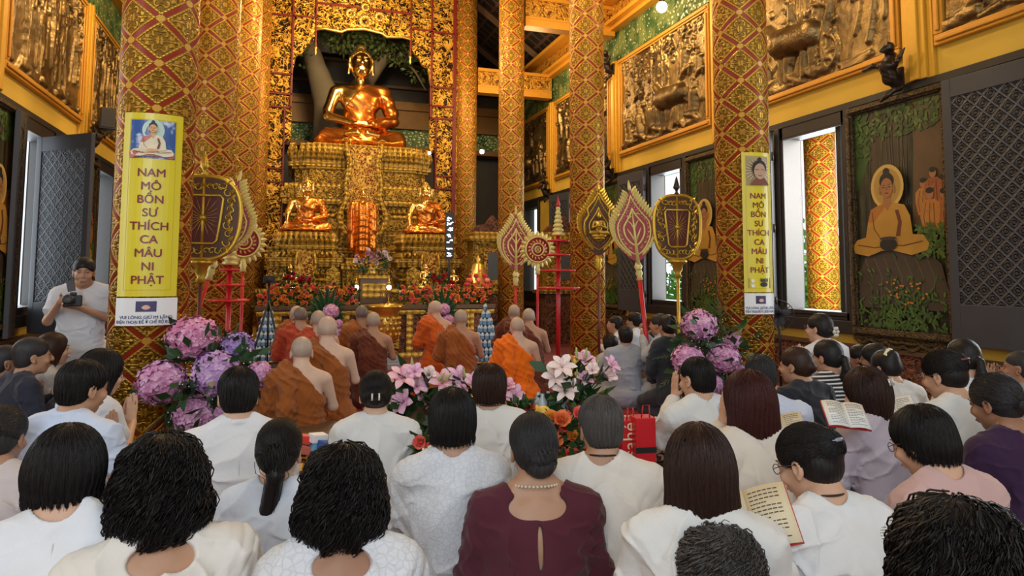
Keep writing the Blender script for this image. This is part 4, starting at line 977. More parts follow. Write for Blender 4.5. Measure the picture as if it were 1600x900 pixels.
def banner(col, R, px, py0, py1, wd, label, deer, lean=0):
    """laminated poster bent round a column, hung facing the entrance"""
    cx_, cy_ = col; r = ray(px, 430); a = math.atan2(r[1], r[0])
    # direction from the column's axis towards the viewer's side on which it hangs
    d0 = math.hypot(cx_, cy_); px_t = np.array([cx_, cy_]) ; off = None
    best = min((abs(ang - 0) * 0 + abs(math.atan2(cy_ + (R + .01) * math.sin(ang), cx_ + (R + .01) * math.cos(ang)) - a) + (10 if (math.cos(ang) * cx_ + math.sin(ang) * cy_) > 0 else 0), ang) for ang in np.linspace(-PI, PI, 721))
    ang = best[1]; Rb = R + .10; bx, by = cx_ + math.cos(ang) * (R + .02 - Rb), cy_ + math.sin(ang) * (R + .02 - Rb)
    p = np.array([cx_ + math.cos(ang) * R, cy_ + math.sin(ang) * R]); dist = (p @ RMn[:2, :].T[0] * 0) + (-(np.array([p[0], p[1], 0]) @ RMn[:, 2]))
    zt, zb = HC + (430 - py0) / 1080 * dist, HC + (430 - py1) / 1080 * dist; H = zt - zb
    t = thing('prayer_banner', (bx, by, zb), ang, label, 'banner', None)
    mp = lambda u, v, h: ((Rb + h) * math.cos((u - wd / 2) / Rb + math.radians(lean) * 0), (Rb + h) * math.sin((u - wd / 2) / Rb), v)
    yel = solid((.72, .60, .03), .25, 0, .06, 0, 4, 'yellow laminated print'); yel2 = solid((.60, .46, .02), .25, 0, .05, 0, 4, 'darker yellow'); blue = Mat('printed sky', .25, 0)
    bl = blue.noise(9, 4, .6).step(.52, .68); blue.color(blue.mix(bl, (.03, .10, .34), (.62, .72, .85))); blue = blue.m; maroon = solid((.22, .01, .015), .3, 0, .05, 0, 5, 'maroon print')
    def strip(mb, u0, u1, v0, v1, h, n=14):
        V = []; 
        for i in range(n + 1):
            u = u0 + (u1 - u0) * i / n; V += [mp(u, v0, h), mp(u, v1, h), mp(u, v0, h - .003), mp(u, v1, h - .003)]
        Fs = []
        for i in range(n): a_, c_ = 4 * i, 4 * i + 4; Fs += [(a_, c_, c_ + 1, a_ + 1), (a_ + 2, a_ + 3, c_ + 3, c_ + 2), (a_, a_ + 2, c_ + 2, c_), (a_ + 1, c_ + 1, c_ + 3, a_ + 3)]
        Fs += [(0, 1, 3, 2), (4 * n, 4 * n + 2, 4 * n + 3, 4 * n + 1)]
        mb.add(V, Fs, False)
    b = MB(); strip(b, 0, wd, 0, H, 0.0); b.build('sheet', yel, t)
    b = MB(); m_ = wd * .11
    for q in ((m_, m_ + .004, m_, H - m_), (wd - m_ - .004, wd - m_, m_, H - m_), (m_, wd - m_, m_, m_ + .005), (m_, wd - m_, H - m_ - .005, H - m_)): strip(b, *q, .002)
    b.build('border_line', yel2, t)
    iw = wd - 2.4 * m_; ih = H * .21; v0 = H - m_ * 1.2 - ih; b = MB(); strip(b, m_ * 1.2, wd - m_ * 1.2, v0, v0 + ih, .003); b.build('picture_ground', blue if not deer else paint((.42, .32, .16), .4, 9), t)
    f = Flat(lambda u, v, h: mp(u, v, h + .0035)); sk = paint((.70, .38, .16)); cr = paint((.78, .70, .50)); dk = paint((.20, .06, .03)); ha = paint((.01, .01, .015)); pk = paint((.55, .16, .12), .4, 40)
    if not deer:
        f.ell((wd / 2, v0 + ih * .74), (ih * .26, ih * .28), paint((.55, .72, .62))); k_ = ih * .92
        for i in range(15):
            aa = PI * i / 14; f.ell((wd / 2 + math.cos(aa) * k_ * .48, v0 + ih * .10 + .012 * math.sin(aa)), (.022, .030), pk, 9)
        flat_buddha(f, (wd / 2, v0 + ih * .06), k_, sk, cr, dk, ha, None, None, pk)
    else:
        for i in range(24):
            aa = 2 * PI * i / 24; f.line([(wd / 2 + math.cos(aa) * ih * .25, v0 + ih * .5 + math.sin(aa) * ih * .25), (wd / 2 + math.cos(aa) * ih * .44, v0 + ih * .5 + math.sin(aa) * ih * .44)], .006, cr)
        f.ell((wd / 2, v0 + ih * .60), (ih * .24, ih * .26), ha); f.ell((wd / 2, v0 + ih * .88), (.02, .02), ha); f.poly([(wd / 2 - .09, v0 + .005), (wd / 2 - .04, v0 + ih * .25), (wd / 2 + .04, v0 + ih * .25), (wd / 2 + .09, v0 + .005)], dk); f.ell((wd / 2, v0 + ih * .47), (ih * .19, ih * .27), paint((.48, .30, .20)))
        for s_ in (-1, 1): f.line([(wd / 2 + s_ * .012, v0 + ih * .53), (wd / 2 + s_ * .045, v0 + ih * .53)], .005, ha)
        f.line([(wd / 2 - .018, v0 + ih * .32), (wd / 2 + .018, v0 + ih * .32)], .006, dk)
    f.build('picture', t)
    words = ['NAM', 'MÔ', 'BỔN', 'SƯ', 'THÍCH', 'CA', 'MÂU', 'NI', 'PHẬT']; top = v0 - H * .035; stp = (top - H * (.13 if deer else .06)) / 9; 
    mb = MB(); text_on(mb, words, wd / 2, top, stp, stp * .66, mp, .004); mb.build('lettering', maroon, t)
    if deer:
        f = Flat(lambda u, v, h: mp(u, v, h + .003)); c0 = paint((.5, .42, .2)); f.poly([(m_ * 1.2, m_ * 1.2), (wd - m_ * 1.2, m_ * 1.2), (wd - m_ * 1.2, H * .10), (m_ * 1.2, H * .10)], paint((.35, .30, .16), .5, 30)); f.ell((wd * .62, H * .055), (.04, .022), ha)
        for i in range(7): f.ell((wd * .62 + (i - 3) * .011, H * .085), (.005, .02), ha, 8)
        f.ell((wd * .25, H * .08), (.016, .016), paint((.8, .8, .8))); f.ell((wd * .25, H * .045), (.016, .016), paint((.8, .8, .8))); f.build('print', t)
    # the white notice taped under it
    t2 = thing('silence_notice', (bx, by, zb - H * .155), ang, 'white notice with a lotus picture taped under the ' + ('narrow' if deer else 'large') + ' yellow banner', 'notice'); h2 = H * .148
    b = MB(); strip(b, 0, wd * 1.02, 0, h2, .003); b.build('sheet', solid((.80, .80, .80), .3, 0, .03, 0, 4, 'white laminated print'), t2)
    f = Flat(lambda u, v, h: mp(u, v, h + .005)); b = MB(); strip(b, wd * .34, wd * .67, h2 * .50, h2 * .88, .0045); b.build('picture_ground', paint((.05, .04, .12), .5, 30), t2); f.h += .001
    for i in range(7):
        aa = math.radians(30 + 20 * i); f.ell((wd * .505 + .016 * math.cos(aa), h2 * .58 + .018 * math.sin(aa)), (.017, .006), paint((.75, .45, .35)), 9, rot=math.degrees(aa))
    f.build('lotus_print', t2)
    mb = MB(); text_on(mb, ['VUI LÒNG GIỮ IM LẶNG', 'ĐIỆN THOẠI ĐỂ Ở CHẾ ĐỘ RUNG'], wd * .51, h2 * .40, h2 * .17, h2 * .12, mp, .006, True, wd * .92); mb.build('lettering', solid((.03, .05, .20), .3, 0, 0, 0, 5, 'blue print'), t2)
    return t
def text_mesh(txt, size):
    cu = bpy.data.curves.new('txt', 'FONT'); cu.body = txt; cu.size = size; cu.align_x = 'CENTER'; cu.offset = 0.0
    ob = bpy.data.objects.new('txt', cu); C.objects.link(ob); dg = bpy.context.evaluated_depsgraph_get(); me = bpy.data.meshes.new_from_object(ob.evaluated_get(dg))
    V = [tuple(v.co) for v in me.vertices]; Fs = [tuple(p.vertices) for p in me.polygons]; bpy.data.objects.remove(ob); bpy.data.meshes.remove(me); bpy.data.curves.remove(cu); return V, Fs
def text_on(mb, lines, uc, top, stp, size, mp, h, fit=False, fw=1):
    for i, ln in enumerate(lines):
        V, Fs = text_mesh(ln, size * 1.28); 
        if not V: continue
        wmax = max(v[0] for v in V) - min(v[0] for v in V); k = fw / wmax if fit and wmax > fw else 1
        base = top - i * stp - stp * .88; 
        for i2, (ox, oy) in enumerate(((0, 0), (.026, 0), (-.026, 0), (0, .02), (0, -.02))): mb.add([mp(uc + (v[0] * 1.04 + ox * size) * k, base + v[1] + oy * size, h + .00012 * i2) for v in V], Fs, False)
banner((-0.98, 5.85), .272, 230, 176, 465, .405, 'large yellow prayer banner with a Buddha picture on the near left column', False)
banner((4.3, 5.8), .262, 1187, 235, 455, .31, 'narrow yellow prayer banner on the near right column', True)
# ================================================================== CEREMONIAL FANS AND STANDS
M_FANG = solid((0.62, 0.40, 0.05), 0.32, 0.7, 0.1, 0.003, 30, 'fan gold'); M_FANY = solid((0.75, 0.62, 0.22), 0.4, 0.25, 0.12, 0.002, 30, 'pale gold paint')
M_FANR = solid((0.36, 0.02, 0.03), 0.4, 0, 0.15, 0.002, 30, 'crimson paint'); M_FAND = solid((0.09, 0.035, 0.012), 0.5, 0.1, 0.2, 0.003, 30, 'dark brown fan ground')
M_POLER = solid((0.55, 0.015, 0.02), 0.3, 0, 0.06, 0, 10, 'glossy red pole'); M_POLED = solid((0.12, 0.02, 0.015), 0.35, 0, 0.1, 0, 10, 'maroon pole')
def petal(b, x, z, ang, L, W, y=0.0, th=.012, both=True):
    """pointed leaf from (x,z) along ang degrees, ridged front and back"""
    a = math.radians(ang); d = Vector((math.cos(a), 0, math.sin(a))); n = Vector((-math.sin(a), 0, math.cos(a))); p = Vector((x, y, z))
    pts = [p, p + d * L * .35 + n * W * .5, p + d * L * .7 + n * W * .38, p + d * L, p + d * L * .7 - n * W * .38, p + d * L * .35 - n * W * .5]
    m1 = p + d * L * .38 + Vector((0, -th * 1.6, 0)); m2 = p + d * L * .72 + Vector((0, -th, 0)); k1 = m1 + Vector((0, th * 3.2, 0)); k2 = m2 + Vector((0, th * 2, 0))
    b.add(pts + [m1, m2, k1, k2], [(0, 6, 1), (1, 6, 7, 2), (2, 7, 3), (3, 7, 4), (4, 7, 6, 5), (5, 6, 0), (0, 1, 8), (1, 2, 9, 8), (2, 3, 9), (3, 4, 9), (4, 5, 8, 9), (5, 0, 8)])
def ringpts(fx, n): return [fx(2 * PI * i / n) for i in range(n)]
def scroll(b, x, z, r, a0, turns, y, w_, s=1):
    P = []; m = 9
    for j in range(m + 1):
        q = j / m; a = a0 + s * turns * 2 * PI * q; P.append((x + r * (1 - .8 * q) * math.cos(a), y, z + r * (1 - .8 * q) * math.sin(a)))
    b.tube(P, [w_ * (1 - .5 * j / m) for j in range(m + 1)], 5)
def pole(t, zb, zt, r, mat, x=0, base=True, z0=None):
    b = MB(); b.tube([(x, 0, zb), (x, 0, zt)], r, 12); b.build('pole', mat, t)
    if base:
        b = MB(); b.lathe([(.085, zb), (.09, zb + .02), (.06, zb + .05), (.10, zb + .10), (.11, zb + .16), (.08, zb + .21), (.05, zb + .23), (.075, zb + .25), (.07, zb + .26)], 20, (x, 0, 0)); b.build('vase_base', M_FANG, t)
def collar(t, z, r=.03, m=None):
    b = MB(); b.lathe([(r, z - .10), (r * 1.6, z - .09), (r * 1.2, z - .06), (r * 1.9, z - .03), (r * 1.2, z), (r * 1.5, z + .02), (r, z + .04)], 16); b.build('collar', m or M_FANG, t)
def fan_root(px, py, d, ang, label, zbase, name='ceremonial_fan', tilt=0):
    p = atD(px, py, d); t = thing(name, (p[0], p[1], zbase), math.radians(ang), label, 'ceremonial fan', None); t.rotation_euler[1] = math.radians(tilt); zz = p[2] - zbase; sh_ = math.sin(math.radians(tilt)) * zz; t.location.x -= sh_ * math.cos(math.radians(ang)); t.location.y -= sh_ * math.sin(math.radians(ang)); return t, zz / math.cos(math.radians(tilt))
def wheel_fan(px, py, d, ang, label, W=.62, H=.76, mat=None, polem=None, zbase=0.0):
    t, zc = fan_root(px, py, d, ang, label, zbase); m = mat or M_FANG
    def rim(a, kx=1, kz=1):
        c, s_ = math.cos(a), math.sin(a); n_ = 2.6; x = math.copysign(abs(c) ** (2 / n_), c); z = math.copysign(abs(s_) ** (2 / n_), s_)
        return (x * W / 2 * kx * (1 + .06 * z), 0, zc + z * H / 2 * kz)
    b = MB(); b.prism([(p[0], p[2]) for p in ringpts(lambda a: rim(a, .96, .96), 40)], -.008, .008); b.build('backing', M_FAND, t)
    b = MB(); b.tube(ringpts(rim, 44), .021, 8, closed=True); b.tube(ringpts(lambda a: rim(a, .90, .91), 44), .007, 5, closed=True); b.build('rim', m, t)
    iw0, iw1, ih = W * .20, W * .27, H * .27; fr = [(-iw0, -ih), (-iw0 * .75, -ih * 1.15), (iw0 * .75, -ih * 1.15), (iw0, -ih), (iw1, ih * .85), (iw1 * .85, ih), (-iw1 * .85, ih), (-iw1, ih * .85)]
    b = MB(); b.tube([(x, -.014, zc + z) for x, z in fr], .013, 6, closed=True); b.tube([(x, .014, zc + z) for x, z in fr], .013, 6, closed=True); b.build('inner_frame', m, t)
    b = MB(); b.prism([(x, zc + z) for x, z in fr], -.010, .010); b.build('wheel_ground', solid((.10, .012, .012), .4, 0, .1), t)
    b = MB()
    for k in range(20):
        a = 2 * PI * k / 20; rx = min(iw0 * 1.0 / max(abs(math.cos(a)), .01), ih * .95 / max(abs(math.sin(a)), .01))
        for y in (-.014, .014): b.tube([(.02 * math.cos(a), y, zc + .02 * math.sin(a)), (rx * math.cos(a), y, zc + rx * math.sin(a))], .003, 4)
    b.build('spokes', m, t); b = MB(); b.ball((0, 0, zc), (.032, .034, .032), 14); b.build('hub', m, t)
    for y in (-.014,):
        b = MB(); rr = random.Random(2)
        for s_ in (-1, 1):
            for j in range(9):
                q = j / 8; x = s_ * (W * .36 + .02 * math.sin(q * 9)); z = zc + H * (.40 - .80 * q); x *= (1 - .25 * abs(2 * q - 1) ** 2)
                scroll(b, x, z, .045, rr.uniform(0, 6), .8, y, .009, s_); petal(b, x, z, 90 + s_ * -40 + rr.uniform(-30, 30), .085, .035, y)
                scroll(b, x * .78 if abs(2 * q - 1) > .75 else x, z, .03, rr.uniform(0, 6), .8, -y, .008, s_)
            for j in range(3): scroll(b, s_ * W * (.08 + .08 * j), zc + H * .37, .035, j, .8, y, .008, s_); scroll(b, s_ * W * (.06 + .08 * j), zc - H * .40, .035, j, .8, y, .008, s_); petal(b, s_ * W * (.06 + .08 * j), zc + H * .37, 90 + s_ * 60, .07, .03, y)
        b.build('scrollwork', m, t)
    b = MB(); b.tube([(0, 0, zc - H / 2 - .05), (0, 0, zc + H / 2)], .016, 10); b.build('centre_rod', m, t)
    b = MB(); b.lathe([(.012, 0), (.03, .02), (.014, .04), (.018, .06), (.042, .09), (.030, .13), (.012, .20), (.001, .23)], 12, (0, 0, zc + H / 2)); b.build('spear_finial', M_DBRONZE if polem is None else m, t)
    b = MB(); b.lathe([(.018, -.20), (.05, -.18), (.03, -.14), (.055, -.10), (.055, -.05), (.10, -.02), (.11, .0), (.05, .02)], 16, (0, 0, zc - H / 2 - .02)); b.build('collar', m, t)
    pole(t, 0, zc - H / 2 - .1, .019, polem or m); return t
def leaf_out(a, W, H, tip=1.0):
    """pointed leaf outline, a in 0..1 around from the tip"""
    q = abs(2 * a - 1); s_ = 1 if a < .5 else -1; u = 1 - q          # u: 0 at the tip, 1 at the foot
    w_ = math.sin(PI * u ** 1.25) ** .72 if 0 < u < 1 else 0.0
    return (s_ * W / 2 * w_ * (.25 + .75 * min(1, u * 2.2)), H / 2 - H * u)
def leaf_fan(px, py, d, ang, label, W, H, tilt=0, ground=None, gold=None, polem=None, figure=False, zbase=0.0, rp=.018):
    t, zc = fan_root(px, py, d, ang, label, zbase, tilt=tilt); m = gold or M_FANY; g = ground or M_FANR; N = 48
    def o(a, k, dz=0.0): x, z = leaf_out(a, W * k, H * k); return (x, zc + z + dz)
    b = MB(); b.prism([o(i / N, .93) for i in range(N)], -.010, .010); b.build('backing', g, t)
    b = MB()
    for i in range(1, N - 1):
        if i % 1 == 0 and not (N / 2 - 1 < i < N / 2 + 1):
            x, z = o(i / N, .86); s_ = 1 if i < N / 2 else -1; tx = s_ * .75; petal(b, x, z, math.degrees(math.atan2(1.0, tx * 1.0)) , .105 * H / .8, .042 * H / .8, -.008 if True else 0)
    x, z = o(0, .86); petal(b, x, z - .02, 90, .16, .04); b.build('flame_border', m, t)
    b = MB()
    for k, r_ in ((.76, .010), (.48, .012)): 
        for y in (-.012, .012): b.tube([(p[0], y, p[1] - (.02 if k < .5 else 0)) for p in [o(i / N, k) for i in range(N)]], r_, 5, closed=True)
    b.build('leaf_rib_frame', m, t)
    b = MB()
    for i in range(40):
        x, z = o(i / 40, .64); b.ball((x, -.011, z), .006, 6)
    for i in range(22):
        x, z = o((i + .5) / 22, .66); petal(b, x * .97, z, 90 - 50 * (1 if x > 0 else -1), .05, .022, -.010)
    b.build('beading', m, t)
    if not figure:
        b = MB(); b.tube([(0, -.014, zc - H / 2 - .06), (0, -.016, zc - .05 * H), (0, -.014, zc + .18 * H)], [.026, .014, .006], 8)
        for s_ in (-1, 1):
            b.tube([(0, -.014, zc - .22 * H), (s_ * .05, -.016, zc - .10 * H), (s_ * W * .16, -.014, zc - .04 * H)], [.014, .011, .006], 6); b.tube([(0, -.014, zc - .06 * H), (s_ * .03, -.016, zc + .02 * H), (s_ * W * .12, -.014, zc + .06 * H)], [.012, .009, .005], 6)
            scroll(b, s_ * .05, zc + .12 * H, .03, 0, .8, -.014, .007, s_)
        b.build('vein_scrolls', m, t)
    else:
        s = SDF(); kk = H * .36; A = lambda x, y, z: np.array((x * kk, y * kk - .03, zc - H * .18 + z * kk))
        s.ell(A(0, 0, .36), np.array((.15, .09, .2)) * kk, .02); s.cap(A(-.16, 0, .52), A(.16, 0, .52), .055 * kk, .055 * kk, .02); s.ell(A(0, -.02, .76), np.array((.09, .085, .11)) * kk, .01); s.cap(A(0, 0, .86), A(0, 0, .98), .04 * kk, .012 * kk, .02)
        for q in (-1, 1): s.chain([A(q * .2, 0, .5), A(q * .25, -.03, .30), A(q * .05, -.14, .38)], [.05 * kk, .04 * kk, .03 * kk], .01); s.cap(A(q * .1, 0, .12), A(q * .33, -.05, .1), .09 * kk, .07 * kk, .02)
        s.cap(A(0, -.15, .36), A(0, -.15, .50), .03 * kk, .012 * kk, .01); s.ell(A(0, 0, -.02), np.array((.30, .12, .05)) * kk, .02); s.ell(A(0, 0, -.12), np.array((.24, .10, .04)) * kk, .02)
        sdf_obj('praying_figure', s, .007, m, t)
        b = MB(); P = [(-.17 * H, -.018, zc - .20 * H), (-.20 * H, -.018, zc), (-.14 * H, -.018, zc + .10 * H), (-.16 * H, -.018, zc + .2 * H), (-.07 * H, -.018, zc + .30 * H), (0, -.018, zc + .42 * H)]
        b.tube(P, .014, 6); b.tube([(-p[0], p[1], p[2]) for p in P], .014, 6); b.build('niche_arch', m, t)
    b = MB(); b.lathe([(.022, -.16), (.04, -.15), (.028, -.11), (.045, -.08), (.030, -.04), (.05, 0), (.035, .03), (.02, .06)], 14, (0, 0, zc - H / 2 - .02)); b.build('collar', m, t)
    pole(t, 0, zc - H / 2 - .1, rp, polem or M_POLER); return t
def lotus_fan(px, py, d, ang, label, R, zbase=0.0):
    t, zc = fan_root(px, py, d, ang, label, zbase)
    b = MB(); n = 22
    for k in range(n):
        a = 360 * k / n + 90; r_ = math.radians(a); petal(b, R * .62 * math.cos(r_), zc + R * .62 * math.sin(r_), a, R * .44, R * .26, 0, .012)
    b.build('petals', M_FANY, t)
    b = MB(); b.lathe([(R * .74, -.012), (R * .74, .012)], 40, (0, 0, zc), R=Rx(90)); b.build('backing', M_FANR, t)
    b = MB()
    for r_, w_ in ((.70, .012), (.34, .010), (.16, .008)):
        for y in (-.014, .014): b.tube([(R * r_ * math.cos(i * PI / 20), y, zc + R * r_ * math.sin(i * PI / 20)) for i in range(40)], w_, 6, closed=True)
    for k in range(16):
        a = 22.5 * k; r_ = math.radians(a); petal(b, R * .40 * math.cos(r_), zc + R * .40 * math.sin(r_), a + 35, R * .2, R * .09, -.012, .008)
    for k in range(4): petal(b, 0, zc, 45 + 90 * k, R * .14, R * .08, -.014, .01)
    b.build('rings', M_FANY, t); collar(t, zc - R * .98, .022, M_FANY); pole(t, 0, zc - R - .05, .017, M_POLER); return t
def tiered_stand(px, py, d, label, H, bars, zbase=0.0):
    p = atD(px, py, d); t = thing('tiered_parasol_stand', (p[0], p[1], zbase), math.radians(-12), label, 'ceremonial stand'); top = p[2] - zbase
    pole(t, 0, top - H * .2, .028, M_POLER)
    for (dz, w_) in bars:
        b = MB(); b.lathe([(w_, -.012), (w_ * 1.02, 0), (w_, .012), (.03, .02)], 28, (0, 0, top - dz)); b.build('tier_disc', M_POLER, t)
    b = MB(); z = top - H * .26; prof = []
    for k in range(7): r_ = .075 * (1 - k * .11); prof += [(r_ * .8, z), (r_ * 1.15, z + .012), (r_, z + .035), (r_ * .7, z + .05)]; z += .055
    b.lathe(prof, 14); b.build('gilded_spire', M_FANY, t); b = MB(); b.lathe([(.022, z - .01), (.03, z + .01), (.008, z + .11), (.001, z + .14)], 10); b.build('red_tip', M_POLER, t); return t
wheel_fan(317, 340, 6.3, -4, 'large gilded wheel fan with a spear tip beside the near left column', .64, .76, None, M_POLED)
leaf_fan(352, 342, 6.9, 14, 'pale gold leaf fan half hidden behind the left wheel fan', .50, .90, 14, None, M_FANY)
lotus_fan(381, 378, 7.6, 8, 'round lotus fan at the left, partly behind the wheel fan', .235)
tiered_stand(360, 395, 7.3, 'red tiered stand behind the left group of fans', .5, [(.18, .10), (.34, .15), (.50, .2)])
leaf_fan(806, 378, 9.6, -6, 'slim gold and red leaf fan left of the round lotus fan on the right side', .48, .86, 0)
lotus_fan(840, 390, 9.4, -4, 'round lotus flower fan to the right of the slim leaf fan', .245)
tiered_stand(872, 345, 8.9, 'red tiered stand with a gilded spire near the middle right column', .75, [(.26, .14), (.44, .15), (.64, .22), (.86, .27)])
leaf_fan(935, 348, 8.9, -14, 'brown gold flame fan with a praying figure in front of the second right column', .50, .92, 0, M_FAND, M_FANG, M_POLED, True)
leaf_fan(990, 352, 8.0, -16, 'tilted crimson and gold leaf fan on a glossy red pole', .50, .92, -6, None, M_FANY, M_POLER, False, 0, .026)
wheel_fan(1058, 355, 8.0, -16, 'gilded wheel fan in front of the farther right window', .54, .74, None)
# ================================================================== ALTAR TABLES AND OFFERINGS
t = thing('altar_table', (1.6, 13.1, 0), 0, 'long carved altar table carrying the roses in front of the statues', 'table')
b = MB(); b.boxb((-2.1, -.42, .87), (2.2, .42, .95)); bevel(b.build('table_top', M_BWOOD, t), .01)
b = MB(); b.boxb((-2.05, -.36, .08), (2.15, .36, .87)); b.build('carved_front', M_WAINSCOT, t)
b = MB(); b.boxb((-2.08, -.4, .78), (2.18, .4, .86)); b.boxb((-2.08, -.4, .0), (2.18, .4, .09)); b.build('moulding', M_GOLDC, t)
for x in (-1.15, .0, 1.15):
    b = MB(); b.boxb((x - .38, -.385, .16), (x + .38, -.36, .74)); b.build('carved_panel', M_FIL, t)
for x in (-1.72, -.57, .57, 1.72):
    b = MB(); b.boxb((x - .06, -.40, .09), (x + .06, -.36, .78)); b.build('post', M_GOLDC, t)
t = thing('upper_altar_step', (1.6, 14.05, 0), 0, 'raised carved step behind the altar table, holding small gilded statues', 'altar'); b = MB(); b.boxb((-2.1, -.38, .0), (2.1, .38, 1.16)); b.build('body', M_FIL, t); b = MB(); b.boxb((-2.15, -.42, 1.16), (2.15, .42, 1.22)); b.build('top', M_GOLDC, t)
# rose mesh in three rings of petals
def rose_mesh(seed, R=.05):
    rr = random.Random(seed); b = MB()
    for ring, (n, r0, tilt, h) in enumerate(((6, .85, 35, 0), (5, .6, 58, .25), (4, .35, 75, .35))):
        for k in range(n):
            a = 2 * PI * (k + .5 * ring) / n + rr.uniform(-.1, .1); M_ = Matrix.Rotation(a, 3, 'Z') @ Matrix.Rotation(math.radians(-tilt), 3, 'Y'); L = R * (1.1 - .15 * ring); W = R * (.62 - .12 * ring)
            P = [(0, 0, 0), (L * .5, -W, 0), (L, -W * .55, L * .10), (L * 1.02, 0, L * .2), (L, W * .55, L * .10), (L * .5, W, 0)]
            b.add([M_ @ Vector((p[0], p[1], p[2])) + Vector((0, 0, R * h * .3)) for p in P], [(0, 1, 2, 3, 4, 5)], True)
    b.ball((0, 0, R * .35), (R * .3, R * .3, R * .35), 8); me = bpy.data.meshes.new('rose'); me.from_pydata(b.v, [], b.f); me.polygons.foreach_set('use_smooth', [True] * len(me.polygons)); return me
def flower_mat(c1, c2, name, sc_=14): 
    M = Mat(name, .55, 0); M.color(M.mix(M.noise(sc_, 2).step(.35, .65), c1, c2)); M.set('Subsurface Weight', 0.0); return M.m
M_ROSES = [flower_mat((.80, .16, .05), (.90, .30, .10), 'orange rose'), flower_mat((.80, .10, .08), (.88, .24, .16), 'coral rose'), flower_mat((.75, .26, .03), (.85, .38, .06), 'amber rose')]
M_ROSER = flower_mat((.45, .01, .02), (.6, .04, .04), 'red rose')
RM_ = [rose_mesh(i) for i in range(3)]
def roses(name, lab, cat, loc, spots, mats, R=1.0, leaf=True, ls=.10, rnd=random.Random(4), vase=None, face=(0, -1, .35), nleaf=None, lball=None, group=None):
    t = thing(name, loc, 0, lab, cat, group); fc = Vector(face)
    for i, p in enumerate(spots):
        me = RM_[i % 3].copy(); me.materials.append(rnd.choice(mats)); o = bpy.data.objects.new('rose', me); C.objects.link(o); o.parent = t; o.location = p
        d = (fc + Vector((rnd.uniform(-.6, .6), rnd.uniform(-.2, .2), rnd.uniform(-.2, .6)))).normalized(); o.rotation_euler = d.to_track_quat('Z', 'Y').to_euler(); s_ = R * rnd.uniform(.85, 1.15); o.scale = (s_, s_, s_)
    if leaf:
        b = MB()
        for p in spots:
            for _ in range(nleaf or 5): leafball(b, Vector(p) + Vector((0, .03, -.03)), .06 * R, 1, rnd, ls)
        b.build('leaves', M_LEAFD, t)
    return t
rnd = random.Random(21)
for s, lab in ((-1, 'long bank of orange and coral roses on the left half of the altar table'), (1, 'long bank of orange and coral roses on the right half of the altar table')):
    sp = []
    for i in range(88):
        x = s * rnd.uniform(.38, 2.15); z = rnd.uniform(.04, .36 - .05 * rnd.random()); sp.append((x, -.38 + z * .5 + rnd.uniform(-.03, .03), z))
    roses('rose_arrangement', lab, 'flowers', (1.6, 13.1, .95), sp, M_ROSES, 1.0, True, .11, rnd, group=None)
M_VASEG = solid((.74, .48, .10), .28, .85, .08, 0.006, 16, 'embossed gold vase')
# great gold censer at the centre
ce = atD(602, 552, 11.2); ce[2] = 0
t = thing('golden_censer', (ce[0], ce[1], .20), 0, 'large embossed golden censer on a marble base before the altar', 'censer')
b = MB(); b.lathe([(.14, 0), (.19, .02), (.19, .06), (.13, .09), (.11, .16), (.13, .20), (.20, .26), (.22, .40), (.215, .60), (.20, .70), (.25, .74), (.29, .77), (.30, .80), (.27, .82), (.24, .78), (0, .77)], 32); b.build('bowl', M_VASEG, t)
b = MB()
for k in range(14):
    for j in range(4):
        a = 2 * PI * (k + .5 * (j % 2)) / 14; b.ball((.222 * math.cos(a), .222 * math.sin(a), .34 + .085 * j), (.03, .03, .04), 8)
b.build('embossing', M_VASEG, t)
b = MB(); b.boxb((-.30, -.30, 0), (.30, .30, .10)); b.boxb((-.22, -.22, .10), (.22, .22, .20)); o = bevel(b.build('marble_base', solid((.42, .47, .55), .3, 0, .15, 0, 5, 'blue grey marble')), .01); o.location = (ce[0], ce[1], 0); tag(o, 'stepped grey marble base under the golden censer', 'base')
t = thing('incense_sticks', (ce[0], ce[1], .98), 0, 'bundle of thin incense sticks standing in the golden censer', 'incense')
for k in range(9):
    b = MB(); a = k * 2.4; b.tube([(0.03 * math.cos(a), .03 * math.sin(a), 0), (.08 * math.cos(a), .06 * math.sin(a), .26)], .004, 5); b.build('stick', M_POLED, t)
# small things on the upper step
def on_step(px, Y): return atY(px, 440, Y)[0]
def small_statue(px, py, Y, zb, h, lab, m=None):
    x = on_step(px, Y); t = thing('small_golden_statue', (x, Y, zb), 0, lab, 'statue'); s = SDF(); k = h
    A = lambda *p: np.array(p) * k
    s.cap(A(0, 0, .22), A(0, 0, .56), .15 * k, .13 * k, .05 * k); s.cap(A(-.14, 0, .62), A(.14, 0, .62), .07 * k, .07 * k, .04 * k); s.ell(A(0, -.01, .82), A(.09, .09, .12), .03 * k); s.ell(A(0, 0, .94), A(.045, .045, .05), .02 * k)
    for q in (-1, 1): s.chain([A(q * .19, 0, .60), A(q * .24, -.02, .42), A(q * .06, -.15, .36)], [.055 * k, .045 * k, .035 * k], .02 * k); s.cap(A(q * .08, 0, .16), A(q * .30, -.05, .14), .09 * k, .07 * k, .04 * k)
    s.ell(A(0, 0, .05), A(.36, .2, .05), .02 * k); s.ell(A(0, 0, .11), A(.30, .17, .04), .02 * k); sdf_obj('figure', s, .009, M_SKIN_G if m is None else m, t); return t
small_statue(453, 0, 14.0, 1.22, .50, 'small golden statue at the far left of the altar step'); small_statue(665, 0, 14.0, 1.22, .52, 'small golden statue between the plaque and the red roses'); small_statue(709, 0, 14.0, 1.22, .40, 'small golden statue at the right end of the altar step')
